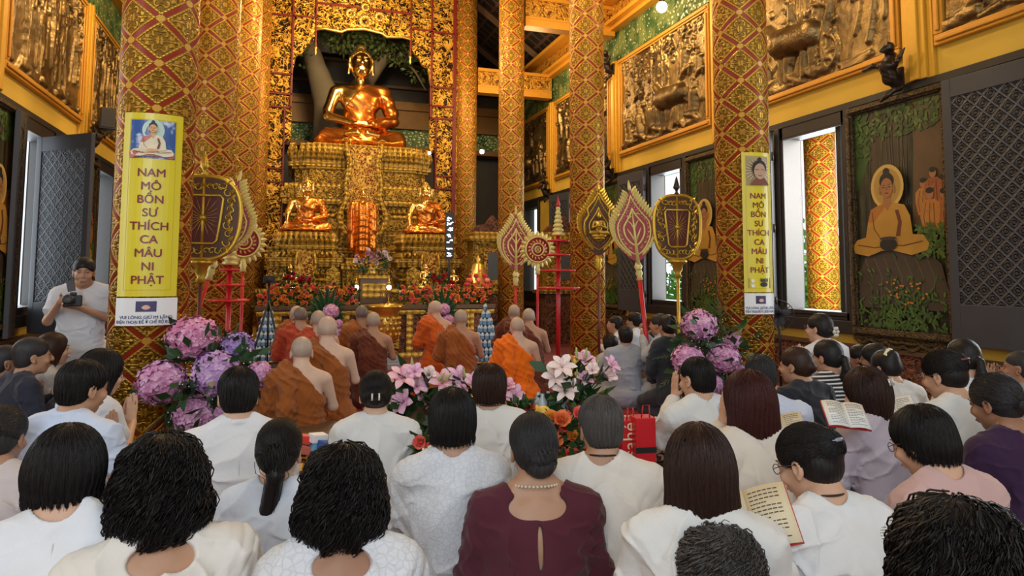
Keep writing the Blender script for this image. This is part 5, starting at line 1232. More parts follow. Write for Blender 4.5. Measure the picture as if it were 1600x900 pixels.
for px, lab in ((520, 'small gilded plaque left of the brown incense box'), (645, 'small gilded plaque right of the brown incense box')):
    t = thing('gilded_plaque', (on_step(px, 13.9), 13.9, 1.22), 0, lab, 'plaque'); b = MB(); b.boxb((-.10, -.03, 0), (.10, .03, .06)); b.build('foot', M_GOLDC, t)
    MB().prism([(-.12, .06), (.12, .06), (.13, .32), (.07, .40), (0, .44), (-.07, .40), (-.13, .32)], -.02, .02).build('tablet', M_FIL, t)
t = thing('incense_box', (on_step(583, 13.6), 13.55, .95), 0, 'brown carved wooden box under the pink and white bouquet', 'box'); b = MB(); b.boxb((-.26, -.12, 0), (.26, .12, .48)); bevel(b.build('box_body', M_BWOOD, t), .01); b = MB(); b.boxb((-.29, -.14, .48), (.29, .14, .54)); b.boxb((-.22, -.125, .10), (.22, -.12, .38)); bevel(b.build('lid', M_GOLDC, t), .006)
t = thing('bouquet', (on_step(580, 13.6), 13.55, 1.49), 0, 'white and pink bouquet on the brown wooden box', 'flowers'); b = MB(); b.lathe([(.07, 0), (.09, .05), (.06, .12), (.08, .15)], 14); b.build('vase', M_VASEG, t)
rnd = random.Random(8); pk = [flower_mat((.80, .62, .62), (.85, .78, .74), 'pale flower'), flower_mat((.62, .25, .34), (.75, .40, .48), 'dusty pink flower')]
for k in range(26):
    me = RM_[k % 3].copy(); me.materials.append(pk[k % 2]); o = bpy.data.objects.new('blossom', me); C.objects.link(o); o.parent = t; a = rnd.uniform(0, 2 * PI); r_ = rnd.uniform(.05, .42); o.location = (r_ * math.cos(a), -.12 * rnd.random(), .22 + .26 * rnd.random() * (1.1 - r_)); o.rotation_euler = (1.2 + rnd.uniform(-.4, .4), 0, rnd.uniform(-.5, .5))
b = MB(); leafball(b, (0, 0, .22), .25, 90, rnd, .12, .6); b.build('leaves', M_LEAFD, t)
for px, py, lab in ((465, 0, 'red roses at the left of the altar step'), (692, 0, 'red roses at the right of the altar step')):
    sp = [(rnd.uniform(-.22, .22), rnd.uniform(-.08, .08), .15 + rnd.uniform(-.05, .14)) for _ in range(14)]; roses('rose_bunch', lab, 'flowers', (on_step(px, 13.75), 13.75, 1.22), sp, [M_ROSER], 1.1, True, .12, rnd)
for px, lab in ((557, 'lit altar lamp left of the brown box'), (608, 'lit altar lamp right of the brown box')):
    t = thing('altar_lamp', (on_step(px, 13.2), 13.2, .95), 0, lab, 'lamp', 'lit lamps on the altar table'); b = MB(); b.lathe([(.05, 0), (.05, .02), (.015, .05), (.015, .20), (.05, .24), (.05, .27)], 12); b.build('stand', M_VASEG, t); MB().ball((0, 0, .315), .045, 12).build('bulb', M_BULB, t)
    b = MB(); b.lathe([(.05, .36), (.02, .42), (.01, .48)], 12); b.build('cap', M_VASEG, t)
t = thing('offering_tower', (on_step(747, 13.1), 13.1, .95), 0, 'stepped tower of red and gold offerings at the right end of the altar table', 'offering'); rnd = random.Random(2)
for j in range(5):
    b = MB(); n = 9 - j * 1.5; R_ = .24 - .045 * j
    for k in range(int(n)): a = 2 * PI * k / int(n); MB().ball((R_ * math.cos(a), R_ * math.sin(a), .36 + .09 * j), .05, 9).build('offering_ball', M_ROSER if j % 2 == 0 else M_ROSES[1], t)
b = MB(); b.lathe([(.14, 0), (.2, .03), (.08, .1), (.08, .22), (.3, .30), (.3, .33), (.2, .33), (.12, .75), (.03, .80), (.05, .86), (.0, .95)], 16); b.build('stand', M_VASEG, t)
# lit hanging sign of white characters
M_NEON = bpy.data.materials.new('white lit sign'); M_NEON.use_nodes = True; e = M_NEON.node_tree.nodes['Principled BSDF']; e.inputs['Emission Color'].default_value = (.85, .93, 1, 1); e.inputs['Emission Strength'].default_value = 4
p = atD(702, 403, 13.9); t = thing('lit_sign', p, 0, 'narrow vertical sign of glowing white strokes beside the farthest right column', 'sign'); b = MB(); rnd = random.Random(1)
for k in range(7):
    z = .08 + .115 * k + (.03 if k > 1 else 0)
    for _ in range(5):
        x, y = rnd.uniform(-.06, .03), z + rnd.uniform(-.045, .03); b.tube([(x, -.01, y), (x + rnd.uniform(.02, .06), -.01, y + rnd.uniform(-.02, .03))], .009, 5)
b.build('strokes', M_NEON, t); b = MB(); b.boxb((-.09, 0, 0), (.09, .02, .92)); b.build('back_panel', M_BLACK, t); MB().boxb((-.02, .0, 1.22 - p[2]), (.02, .02, .0)).build('stand', M_BLACK, t)
# shrine cabinet beyond the right colonnade
for px, Y, lab in ((768, 15.0, 'carved wooden spirit cabinet with a gilt framed picture, seen between two right columns'), (880, 14.6, 'carved wooden cabinet behind the round lotus fan')):
    x = atY(px, 440, Y)[0]; t = thing('ancestor_cabinet', (x, Y, 0), 0, lab, 'cabinet'); b = MB(); b.boxb((-.55, -.3, 0), (.55, .3, 1.1)); b.build('lower_body', M_WAINSCOT, t)
    b = MB(); b.boxb((-.62, -.36, 1.1), (.62, .34, 1.18)); b.boxb((-.6, -.34, 2.25), (.6, .34, 2.36)); b.boxb((-.5, -.3, 2.36), (.5, .3, 2.46)); b.build('moulding', M_GOLDC, t)
    b = MB(); b.boxb((-.5, -.26, 1.18), (.5, .26, 2.25)); b.build('upper_body', M_FIL, t); b = MB(); b.boxb((-.26, -.29, 1.30), (.26, -.26, 2.1)); b.build('gilt_frame', M_FILR, t); b = MB(); b.boxb((-.17, -.30, 1.4), (.17, -.29, 2.0)); b.build('picture', solid((.10, .11, .12), .3, 0, .3, 0, 6, 'dim picture'), t)
    MB().prism([(-.5, 2.46), (-.35, 2.62), (-.15, 2.66), (0, 2.85), (.15, 2.66), (.35, 2.62), (.5, 2.46)], -.1, .1).build('crest', M_WAINSCOT, t)
# water bottle towers
M_BLUEB = Mat('blue water bottle', .25, 0, (.22, .42, .62)); M_BLUEB.color(M_BLUEB.mix(M_BLUEB.xyz()[2].__mul__(9).fract().gt(.5), (.16, .36, .60), (.55, .68, .76))); M_BLUEB = M_BLUEB.m
b = MB(); b.lathe([(.026, 0), (.030, .006), (.030, .04), (.027, .045), (.030, .05), (.030, .082), (.012, .098), (.012, .108)], 10); bottle = b.build('water_bottle', M_BLUEB)
first = True
for px, lab, side in ((417, 'left', 0), (759, 'right', 1)):
    p = atD(px, 556, 10.6); base = (p[0], p[1])
    t = thing('bottle_stand', (p[0], p[1], 0), 0, 'round stand under the ' + lab + ' tower of blue water bottles', 'stand'); b = MB(); b.lathe([(.24, 0), (.24, .10), (.22, .14), (.22, .18)], 20); b.build('drum', M_BWOOD, t); b = MB(); b.lathe([(.26, .18), (.26, .20)], 20); b.build('rim', M_GOLDC, t)
    z = .20
    for j in range(8):
        R_ = max(.215 - .028 * j, .0); n = max(1, int(2 * PI * R_ / .064)) if R_ > .03 else 1
        for k in range(n):
            a = 2 * PI * k / n + j * .3
            o = bottle if first else bottle.copy()
            if not first: C.objects.link(o)
            first = False; o.location = (base[0] + R_ * math.cos(a), base[1] + R_ * math.sin(a), z)
            tag(o, 'small blue water bottle stacked in the ' + lab + ' tower', 'bottle', 'water bottles of the ' + lab + ' tower')
        z += .108
    b = MB(); b.lathe([(.20, .20), (.012, 1.0)], 12, (0, 0, 0)); b.build('core_cone', M_SHUTF, t)
# palm leaf fans with pink flowers on both sides
def hyd_mesh(R, seed, n=230):
    rr = random.Random(seed); b = MB(); 
    for i in range(n):
        z = 1 - 2 * (i + .5) / n; a = i * 2.39996; q = math.sqrt(1 - z * z); d = Vector((q * math.cos(a), q * math.sin(a), z)); p = d * R * rr.uniform(.86, 1.04)
        u = d.orthogonal().normalized(); u = Matrix.Rotation(rr.uniform(0, 6), 3, d) @ u; d2 = (d + Vector((rr.uniform(-.35, .35), rr.uniform(-.35, .35), rr.uniform(-.35, .35)))).normalized(); v = d2.cross(u).normalized(); u = v.cross(d2); L = R * rr.uniform(.15, .21)
        for k in range(4):
            a2 = k * PI / 2; e1 = u * math.cos(a2) + v * math.sin(a2); e2 = -u * math.sin(a2) + v * math.cos(a2)
            b.add([p, p + e1 * L * .55 + e2 * L * .48 + d2 * L * .08, p + e1 * L * 1.05 + d2 * L * .18, p + e1 * L * .55 - e2 * L * .48 + d2 * L * .08], [(0, 1, 2, 3)], False)
    b.ball((0, 0, 0), R * .84, 14)
    me = bpy.data.meshes.new('hydrangea'); me.from_pydata(b.v, [], b.f); return me
M_HYD = [flower_mat((.62, .18, .38), (.82, .42, .62), 'pink hydrangea', 26), flower_mat((.45, .24, .58), (.70, .46, .74), 'lilac hydrangea', 26), flower_mat((.30, .16, .52), (.50, .34, .70), 'violet hydrangea', 26), flower_mat((.66, .26, .52), (.85, .50, .74), 'bright pink hydrangea', 26)]
HM = [hyd_mesh(.1, 1), hyd_mesh(.1, 2), hyd_mesh(.1, 3)]
def frond(b, p, d, L, n=12, w_=.3, droop=.5, side=None):
    """feather leaf: rachis tube with pointed leaflets"""
    p = Vector(p); d = Vector(d).normalized(); P = [p + d * L * i / n + Vector((0, 0, -droop * L * (i / n) ** 2)) for i in range(n + 1)]; b.tube(P, [.006 * (1 - .7 * i / n) for i in range(n + 1)], 4)
    sd = Vector(side) if side is not None else d.cross(Vector((0, 0, 1)));
    if sd.length < .05: sd = Vector((1, 0, 0))
    sd.normalize()
    for i in range(2, n + 1):
        t_ = (P[i] - P[i - 1]).normalized(); wl = w_ * L * math.sin(PI * min(1, (i / n) * .9 + .1)) + .02
        for q in (-1, 1):
            e = (sd * q + t_ * .9).normalized(); c0 = P[i]; b.add([c0, c0 + e * wl * .4 + t_ * .009, c0 + e * wl, c0 + e * wl * .4 - t_ * .009], [(0, 1, 2, 3)])
def hydrangeas(lab, base, d, heads, seed, leafR=.35, fronds=8, px0=0, vase=True, Hs=1.0, small=False):
    rr = random.Random(seed); p0 = atD(base[0], base[1], d); zb = 0.0; t = thing('hydrangea_arrangement', (p0[0], p0[1], 0), 0, lab, 'flower arrangement')
    cen = Vector((0, 0, 0)); pts = []
    for (px, py, r, mi, dd) in heads:
        q = atD(px, py, d + dd) - np.array([p0[0], p0[1], 0]); R = r / F * (d + dd); me = HM[len(pts) % 3].copy(); me.materials.append(M_HYD[mi]); o = bpy.data.objects.new('flower_head', me); C.objects.link(o); o.parent = t; o.location = q; o.scale = (R / .1,) * 3; o.scale[2] *= .88
        o.rotation_euler = (rr.uniform(0, 1), 0, rr.uniform(0, 6)); pts.append((Vector(q), R)); cen += Vector(q)
    cen /= len(pts)
    b = MB()
    for q, R in pts: b.tube([q, (q + cen) / 2 + Vector((0, .05, -.05)), Vector((0, .05, cen.z * .4))], .008, 5)
    b.build('stems', M_LEAFD, t)
    b = MB()
    for q, R in pts:
        for _ in range(16 if not small else 5): leafball(b, q * .8 + cen * .2 + Vector((0, R * .7, -R * .3)), R * 1.25, 2, rr, R * .9)
    leafball(b, cen, leafR * .8, 160 if not small else 40, rr, .12, 1.2); b.build('leaves', M_LEAFD, t)
    b = MB()
    for k in range(fronds):
        a = 2 * PI * k / fronds + rr.uniform(-.2, .2); frond(b, cen + Vector((0, .08, 0)), (math.cos(a), rr.uniform(-.3, .3), math.sin(a) * 1.1 + .1), leafR * rr.uniform(1.1, 1.5), 12, .28, .15)
    b.build('palm_fronds', M_LEAFD, t)
    if not small:
        b = MB()
        for _ in range(170):
            g_ = lambda s_: max(-1.3, min(1.3, rr.gauss(0, 1))) * s_
            q = cen + Vector((g_(leafR * .5), g_(leafR * .25) - .05, g_(leafR * .55))); b.ball(q, .005, 5)
        tag(b.build('baby_breath_sprays', paint((.8, .8, .7)), t), kind='stuff')
    if vase:
        zt = cen.z * .5; b = MB(); b.lathe([(.14, 0), (.15, .03), (.06, .07), (.05, zt * .4), (.07, zt * .6), (.17, zt * .85), (.19, zt), (.16, zt)], 20); b.build('stand_vase', M_VASEG, t)
    return t
hydrangeas('tall arrangement of pink and lilac hydrangeas against the near left column', (325, 600), 5.0, [(302, 528, 38, 0, 0), (252, 598, 37, 3, -.15), (338, 582, 36, 1, -.1), (371, 540, 24, 2, .1), (303, 648, 32, 3, -.1), (406, 585, 21, 3, .05), (345, 645, 12, 3, -.1)], 3, .40, 12)
hydrangeas('arrangement of pink hydrangeas in front of the near right column', (1108, 560), 6.5, [(1092, 508, 27, 3, 0), (1076, 562, 26, 3, -.1), (1131, 560, 25, 3, -.1), (1146, 532, 15, 3, .1), (1115, 600, 17, 3, -.1), (1156, 580, 14, 3, .05)], 4, .48, 16)
def palmfan(px, py, d, lab, heads, seed):
    rr = random.Random(seed); p = atD(px, py, d); t = thing('palm_fan_arrangement', (p[0], p[1], 0), 0, lab, 'flower arrangement'); zc = p[2]; b = MB()
    for k in range(15):
        a = math.radians(-10 + 200 * k / 14); L = .30 + .28 * max(0, math.sin(a)) ** 3; u = Vector((math.cos(a), 0, math.sin(a))); v = Vector((-math.sin(a), 0, math.cos(a))); c = Vector((0, .01 * (k % 3), zc - .1))
        b.add([c, c + u * L * .5 + v * .05 + Vector((0, -.03, 0)), c + u * L, c + u * L * .5 - v * .05 + Vector((0, -.03, 0)), c + u * L * .5 + Vector((0, .02, 0))], [(0, 1, 4), (1, 2, 4), (2, 3, 4), (3, 0, 4)])
        frond(b, c + Vector((0, .06, 0)), u, L * .95, 9, .22, .05, v)
    b.build('palm_leaves', M_LEAFG, t)
    for (hx, hy, r, mi) in heads:
        q = atD(hx, hy, d - .12) - np.array([p[0], p[1], 0]); R = r / F * d; me = HM[0].copy(); me.materials.append(M_HYD[mi]); o = bpy.data.objects.new('flower_head', me); C.objects.link(o); o.parent = t; o.location = q; o.scale = (R / .1,) * 3
    b = MB(); b.lathe([(.12, 0), (.05, .06), (.04, .3), (.10, .45), (.11, zc - .1)], 16); b.build('vase', M_BWOOD, t)
M_LEAFG = solid((.03, .10, .035), .45, 0, .35, 0, 8, 'deep green palm leaf')
palmfan(510, 490, 11.4, 'green palm leaf fan with pink flowers left of the golden censer', [(517, 487, 12, 3), (529, 506, 7, 3), (531, 520, 8, 1)], 1)
palmfan(690, 492, 11.4, 'green palm leaf fan with pink flowers right of the golden censer', [(694, 483, 9, 3), (700, 500, 9, 3)], 2)
# ------------------------------------------------------------------ low offering table between monks and devotees
TZ = .44
t = thing('low_offering_table', (0.65, 4.85, 0), math.radians(-14), 'low dark red table set with lilies behind the front devotees', 'table'); b = MB(); b.boxb((-1.0, -.28, TZ - .05), (1.15, .34, TZ)); bevel(b.build('table_top', M_BWOOD, t), .008)
b = MB(); b.boxb((-.96, -.25, TZ - .14), (1.1, .30, TZ - .05)); b.build('apron', M_FILR, t)
for x in (-.9, 1.05):
    for y in (-.2, .26): b = MB(); b.lathe([(.03, 0), (.035, .03), (.02, .08), (.03, .2), (.035, TZ - .14)], 10, (x, y, 0)); b.build('leg', M_BWOOD, t)
def lily_mesh(seed, R=.1, open_=1.0):
    rr = random.Random(seed); b = MB()
    for k in range(6):
        a = k * PI / 3; up = .65 + .15 * (k % 2) ; w_ = R * (.30 if k % 2 else .24); P = []; N = 6
        for i in range(N + 1):
            q = i / N; r_ = R * (q ** 1.2) * open_; z = R * (up * q - .55 * open_ * q ** 2.6); ww = w_ * math.sin(PI * (q * .86 + .07)) ** .8 * (1 if q < .98 else .1)
            c = Vector((r_ * math.cos(a), r_ * math.sin(a), z)); n = Vector((-math.sin(a), math.cos(a), 0)); P += [c + n * ww + Vector((0, 0, R * .04)), c, c - n * ww + Vector((0, 0, R * .04))]
        Fs = []
        for i in range(N): Fs += [(3 * i, 3 * i + 3, 3 * i + 4, 3 * i + 1), (3 * i + 1, 3 * i + 4, 3 * i + 5, 3 * i + 2)]
        b.add(P, Fs, True)
    for k in range(5): a = k * 1.256; b.tube([(0, 0, 0), (R * .2 * math.cos(a), R * .2 * math.sin(a), R * .6)], R * .018, 4); b.ball((R * .2 * math.cos(a), R * .2 * math.sin(a), R * .62), (R * .03, R * .03, R * .07), 6)
    me = bpy.data.meshes.new('lily'); me.from_pydata(b.v, [], b.f); me.polygons.foreach_set('use_smooth', [True] * len(me.polygons)); return me
def lily_mat(edge, mid, name):
    M = Mat(name, .5, 0); x, y, z = M.xyz(); r_ = (x * x + y * y).sqrt(); th = y.atan2(x) * 6 / (2 * PI); c_ = ((th.fract() - .5).abs()).step(.05, .30); M.color(M.mix(c_ if False else (c_ * .7 + M.noise(40, 2) * .4).clamp(), edge, mid)); return M.m
M_LILY = [lily_mat((.80, .22, .40), (.88, .58, .66), 'pink lily'), lily_mat((.72, .30, .52), (.85, .55, .72), 'mauve lily'), lily_mat((.82, .50, .55), (.90, .82, .78), 'pale lily')]
LM = [lily_mesh(1, .1, 1.0), lily_mesh(2, .1, .75), lily_mesh(3, .1, .5)]
def lilies(px, py, d, lab, spots, seed, mats=(0, 1, 2)):
    rr = random.Random(seed); p = atD(px, py, d); t = thing('lily_bouquet', (p[0], p[1], TZ), 0, lab, 'flowers'); c = Vector((0, 0, .16)); b2 = MB(); b3 = MB()
    for i, (x, y, r) in enumerate(spots):
        q = Vector(atD(x, y, d + rr.uniform(-.08, .05)) - np.array([p[0], p[1], TZ])); me = LM[i % 3].copy(); me.materials.append(M_LILY[mats[i % len(mats)]]); o = bpy.data.objects.new('lily', me); C.objects.link(o); o.parent = t; o.location = q
        dr = ((q - c).normalized() * .6 + Vector((0, -.75, .35)) + Vector((rr.uniform(-.5, .5), 0, rr.uniform(-.3, .4)))).normalized(); o.rotation_euler = dr.to_track_quat('Z', 'Y').to_euler(); s_ = 1.22 * r / F * d / .1; o.scale = (s_,) * 3
        b2.tube([q, (q + c) / 2 + Vector((0, .02, 0)), c], .005, 5)
        for _ in range(7): leafball(b3, (q + c) / 2 + Vector((rr.uniform(-.05, .05), .06, rr.uniform(-.05, .05))), .10, 1, rr, .15)
        for _ in range(2): b3.cur = 0
    for i in range(6): 
        b = MB();         x, y, r = rr.choice(spots); q = Vector(atD(x + rr.uniform(-12, 12), y - rr.uniform(4, 14), d) - np.array([p[0], p[1], TZ])); dd = (q - c).normalized(); b.tube([q - dd * .04, q, q + dd * .05], [.006, .013, .004], 6); b.build('bud', paint((.35, .42, .12)), t)
    b2.build('stems', M_LEAFD, t); leafball(b3, c + Vector((0, .04, .02)), .15, 60, rr, .14); b3.build('leaves', M_LEAFD, t)
    b = MB(); b.lathe([(.06, 0), (.09, .02), (.10, .08), (.07, .14), (.09, .17)], 18); b.build('vase', M_BWOOD, t)
lilies(650, 665, 4.75, 'pink lilies in a dark vase left of the small golden Buddha', [(628, 592, 22), (650, 605, 20), (668, 588, 20), (690, 600, 22), (632, 628, 24), (612, 600, 16), (660, 625, 18), (648, 582, 16)], 1)
lilies(735, 655, 4.8, 'mauve lilies behind the short haired woman in white', [(715, 592, 20), (738, 600, 20), (722, 614, 18), (752, 612, 20), (700, 612, 18), (792, 605, 18), (804, 618, 16), (782, 620, 18)], 2, (1, 1, 0))
lilies(905, 655, 4.8, 'tall pink and white lily bouquet right of the fruit bowl', [(878, 575, 20), (912, 566, 22), (945, 590, 24), (866, 590, 18), (912, 596, 18), (903, 615, 26), (886, 612, 20), (952, 572, 18), (925, 580, 18)], 3, (2, 1, 2))
p = atD(755, 625, 4.7); small = small_statue(752, 0, 4.6, TZ, .40, 'small golden Buddha figure on the low table, seen above the short brown hair'); small.location = (p[0], p[1], TZ)
p = atD(838, 660, 4.5); t = thing('fruit_bowl', (p[0], p[1], TZ), 0, 'pale footed bowl holding yellow fruit', 'bowl'); b = MB(); b.lathe([(.05, 0), (.045, .02), (.02, .05), (.03, .09), (.08, .115), (.095, .14), (.09, .14), (.05, .12)], 20); b.build('dish', solid((.62, .62, .62), .25, .3, .05, 0, 9, 'silvered dish'), t)
for i, (dx, dy) in enumerate(((-.045, -.02), (.045, -.015), (0, .05))):
    b = MB(); b.ball((0, 0, 0), (.048, .048, .043), 16); b.tube([(0, 0, .04), (.004, 0, .052)], .003, 5); o = b.build('yellow_fruit', solid((.80, .55, .10), .45, 0, .12, .002, 30, 'yellow fruit skin')); o.location = (p[0] + dx, p[1] + dy, TZ + .17); tag(o, 'round yellow fruit in the pale footed bowl', 'fruit', 'yellow fruits in the bowl')
rnd = random.Random(31)
def bunch(px, py, d, n, rx, rz, lab, mats, z0, R=1.0, seed=0, lab2='rose_bunch', fil=None, vz=True):
    rr = random.Random(seed); p = atD(px, py, d); sp = [(rr.uniform(-rx, rx), rr.uniform(-.08, .02), p[2] - z0 + rr.uniform(-rz, rz)) for _ in range(n)]
    t = roses(lab2, lab, 'flowers', (p[0], p[1], z0), sp, mats, R, True, .09, rr, nleaf=7, face=(0, -1, .5))
    b = MB(); leafball(b, (0, .02, p[2] - z0 - rz * .3), rx * 1.0, 140, rr, .08, 1.1); b.build('foliage', M_LEAFD, t)
    if vz: b = MB(); zt = p[2] - z0 - rz * .8; b.lathe([(.07, 0), (.09, .03), (.10, zt * .6), (.07, max(zt, .08))], 16); b.build('basket', M_FANG, t)
    if fil:
        b = MB()
        for _ in range(60): b.ball((rr.uniform(-rx, rx), -.1 + rr.uniform(-.03, .02), p[2] - z0 - rz + rr.uniform(-.06, .05)), .010, 5)
        tag(b.build('baby_breath_sprays', paint((.75, .78, .60)), t), kind='stuff')
bunch(882, 680, 3.9, 13, .13, .13, 'orange and coral roses behind the dark haired woman in maroon', M_ROSES, .0, 1.0, 3); bunch(812, 648, 4.3, 5, .08, .05, 'coral roses beside the yellow fruit', [M_ROSES[1]], TZ - .2, 1.0, 4)
bunch(672, 696, 3.7, 5, .06, .03, 'small bunch of coral roses with white filler flowers in front of the low table', [M_ROSES[1]], .35, .8, 5, fil=True)
# gold censer with handle, blue bottles, gift bags, packets
p = atD(858, 600, 4.9); 
for k in range(7):
    o = bottle.copy(); C.objects.link(o); o.location = (p[0] + .075 * (k % 4) - .05, p[1] + .08 * (k // 4), TZ); o.scale = (1.15, 1.15, 2.1); tag(o, 'blue water bottle standing left of the tall lily bouquet', 'bottle', 'water bottles by the lilies')
def giftbag(px, py, d, w_, h, ang, lab, writing=True):
    p = atD(px, py, d); t = thing('gift_bag', (p[0], p[1], 0), math.radians(ang), lab, 'bag'); m = solid((.62, .015, .025), .35, 0, .06, 0, 8, 'red gift paper'); z0 = p[2] - h / 2
    b = MB(); b.box((0, 0, z0 + h / 2), (w_, .11, h), taper=.97); bevel(b.build('bag_body', m, t), .004)
    b = MB(); b.box((0, -.058, z0 + h * .35), (w_ * 1.005, .003, .03)) if not writing else b.box((w_ * .40, -.058, z0 + h / 2), (.006, .003, h * .98)); b.build('ribbon', M_BLACK if not writing else paint((.7, .5, .5)), t)
    b = MB(); b.tube([(-w_ * .2, -.05, z0 + h), (-w_ * .15, -.06, z0 + h + .07), (w_ * .15, -.06, z0 + h + .07), (w_ * .2, -.05, z0 + h)], .004, 5); b.build('handle', m, t)
    if z0 > .03: b = MB(); b.box((0, 0, z0 / 2), (w_ * 1.3, .18, z0)); o = b.build('gift_box', solid((.30, .02, .03), .4, 0, .1)); o.location = (p[0], p[1], 0); o.rotation_euler[2] = math.radians(ang); tag(o, 'dark red box standing under a red gift bag ' + ('with lettering' if writing else 'with a black band'), 'box')
    if writing:
        mb = MB(); V, Fs = text_mesh('ilsahé', h * .42); mb.add([(-.0 + v[1] * -1 + .03, -.060, z0 + h * .5 + v[0]) for v in V], [f for f in Fs], False); mb.build('lettering', paint((.85, .70, .45)), t)
giftbag(980, 690, 3.95, .10, .26, -8, 'red gift bag with pale lettering beside the grey haired man'); giftbag(1004, 688, 3.9, .12, .27, -8, 'red gift bag with a black band next to the lettered one', False)
# silver tray table and patterned cloth stack behind the gift bags
p = atD(1000, 640, 5.0); t = thing('silver_offering_tray', (p[0], p[1], 0), math.radians(-30), 'long embossed silver tray on the red cloth near the leaf fan pole', 'tray'); 
_s = Mat('embossed silver', .3, .7, (.62, .60, .60)); _s.bump(_s.voro(30, 'SMOOTH_F1'), 1, .02); _s = _s.m
b = MB(); b.boxb((-.40, -.22, .40), (.45, .22, .43)); bevel(b.build('tray', _s, t), .01); b = MB(); b.boxb((-.38, -.2, 0), (.43, .2, .40)); b.build('cloth_box', M_POLED, t)
b = MB(); [b.ball((-.40 + .85 * i / 30, -.22, .435), .014, 6) for i in range(31)]; [b.ball((-.40 + .85 * i / 30, .22, .435), .014, 6) for i in range(31)]; b.build('beaded_rim', _s, t)
p = atD(1030, 655, 4.5); 
for k in range(4):
    M_ = Mat('patterned cloth', .8, 0); v_ = M_.noise(16 + 3 * k, 2, .5, 1).step(.47, .53); M_.color(M_.mix(v_, ((.05, .03, .05), (.12, .02, .02), (.03, .03, .05), (.18, .12, .12))[k], (.60, .56, .55))); b = MB(); b.box((0, 0, 0), (.30, .22, .045)); o = bevel(b.build('folded_cloth', M_.m), .015, 3); o.location = (p[0] + .01 * k, p[1] - .008 * k, .36 + .048 * k); o.rotation_euler[2] = .3 - .1 * k; tag(o, ('lowest', 'second lowest', 'second highest', 'topmost')[k] + ' patterned cloth in the folded stack beside the red gift bags', 'cloth')
b = MB(); b.box((0, 0, .165), (.34, .26, .33)); o = b.build('cloth_box', M_BWOOD); o.location = (p[0], p[1], 0); tag(o, 'brown box carrying the folded patterned cloths', 'box')
# packets piled near the kneeling monks on the left and right
pc = [(.75, .05, .03), (.80, .80, .82), (.04, .10, .35), (.55, .12, .08), (.10, .35, .55), (.85, .40, .06)]
for k, (px, py) in enumerate(((480, 686), (497, 684), (508, 694), (478, 702), (492, 700), (466, 732))):
    p = atD(px, py, 3.75); b = MB(); b.box((0, 0, 0), (.09, .06, .045)); b2 = bevel(b.build('paper_packet', solid(pc[k], .4, 0, .05, 0, 5)), .004); b2.location = p; b2.rotation_euler = (.1 * k, .1, .5 * k); tag(b2, ('scarlet packet', 'white packet', 'navy blue packet', 'brick red packet', 'sky blue packet', 'orange packet')[k] + ' in the pile beside the woman with a ponytail', 'packet')
p = atD(487, 730, 3.75); t = MB().boxb((-.14, -.1, 0), (.14, .1, .40)).build('packet_crate', M_BWOOD); t.location = (p[0], p[1], 0); tag(t, 'brown crate holding the coloured packets', 'crate')
# snack bag at the left, black camera tripod, fan pole pieces
p = atD(150, 772, 4.40); p[2] = .075; t = thing('snack_bag', p, math.radians(20), 'orange and yellow snack bag on the floor beside the black bob haircut', 'bag'); t.scale = (1.6,) * 3; b = MB(); b.box((0, 0, 0), (.12, .05, .09), R=Ry(-25)); o = bevel(b.build('pouch', solid((.75, .48, .06), .3, 0, .3, .004, 12, 'yellow foil'), t), .02, 3); b = MB(); b.box((.035, -.002, .05), (.07, .052, .05), R=Ry(-30)); bevel(b.build('label_band', solid((.85, .25, .06), .3, 0, .1), t), .01); b = MB(); b.box((.03, -.006, .015), (.06, .05, .022), R=Ry(-30)); b.build('navy_band', paint((.05, .04, .15)), t)
p = atD(417, 560, 9.3); t = thing('camera_tripod', (p[0], p[1], 0), 0, 'black camera tripod standing before the left bottle tower', 'tripod')
for a in (90, 210, 330): b = MB(); b.tube([(0, 0, 1.15), (.32 * math.cos(math.radians(a)), .32 * math.sin(math.radians(a)), .01)], [.016, .011], 8); b.build('leg', M_BLACK, t)
b = MB(); b.tube([(0, 0, 1.0), (0, 0, 1.38)], .014, 8); b.build('centre_column', M_BLACK, t); b = MB(); b.box((0, 0, 1.43), (.15, .10, .10)); b.lathe([(.035, 0), (.035, .09)], 14, (0, -.05, 1.43), R=Rx(90)); bevel(b.build('camera_body', M_BLACK, t), .008)
# monks' red floor carpet with border and devotees' mats
mc = Mat('red carpet', .9, 0); mc.color(mc.mix(mc.noise(20, 3), (.22, .012, .012), (.34, .025, .02))); mc = mc.m
t = thing('prayer_carpet', (1.2, 8.4, 0.0), 0, 'red carpet under the kneeling monks', 'carpet'); b = MB(); b.boxb((-1.9, -3.1, 0), (2.6, 2.6, .02)); b.build('pile', mc, t); b = MB(); [b.boxb(*q) for q in (((-1.9, -3.1, .0), (-1.8, 2.6, .023)), ((2.5, -3.1, 0), (2.6, 2.6, .023)), ((-1.8, -3.1, 0), (2.5, -3.0, .023)), ((-1.8, 2.5, 0), (2.5, 2.6, .023)))]; b.build('border', M_REDBAR, t)

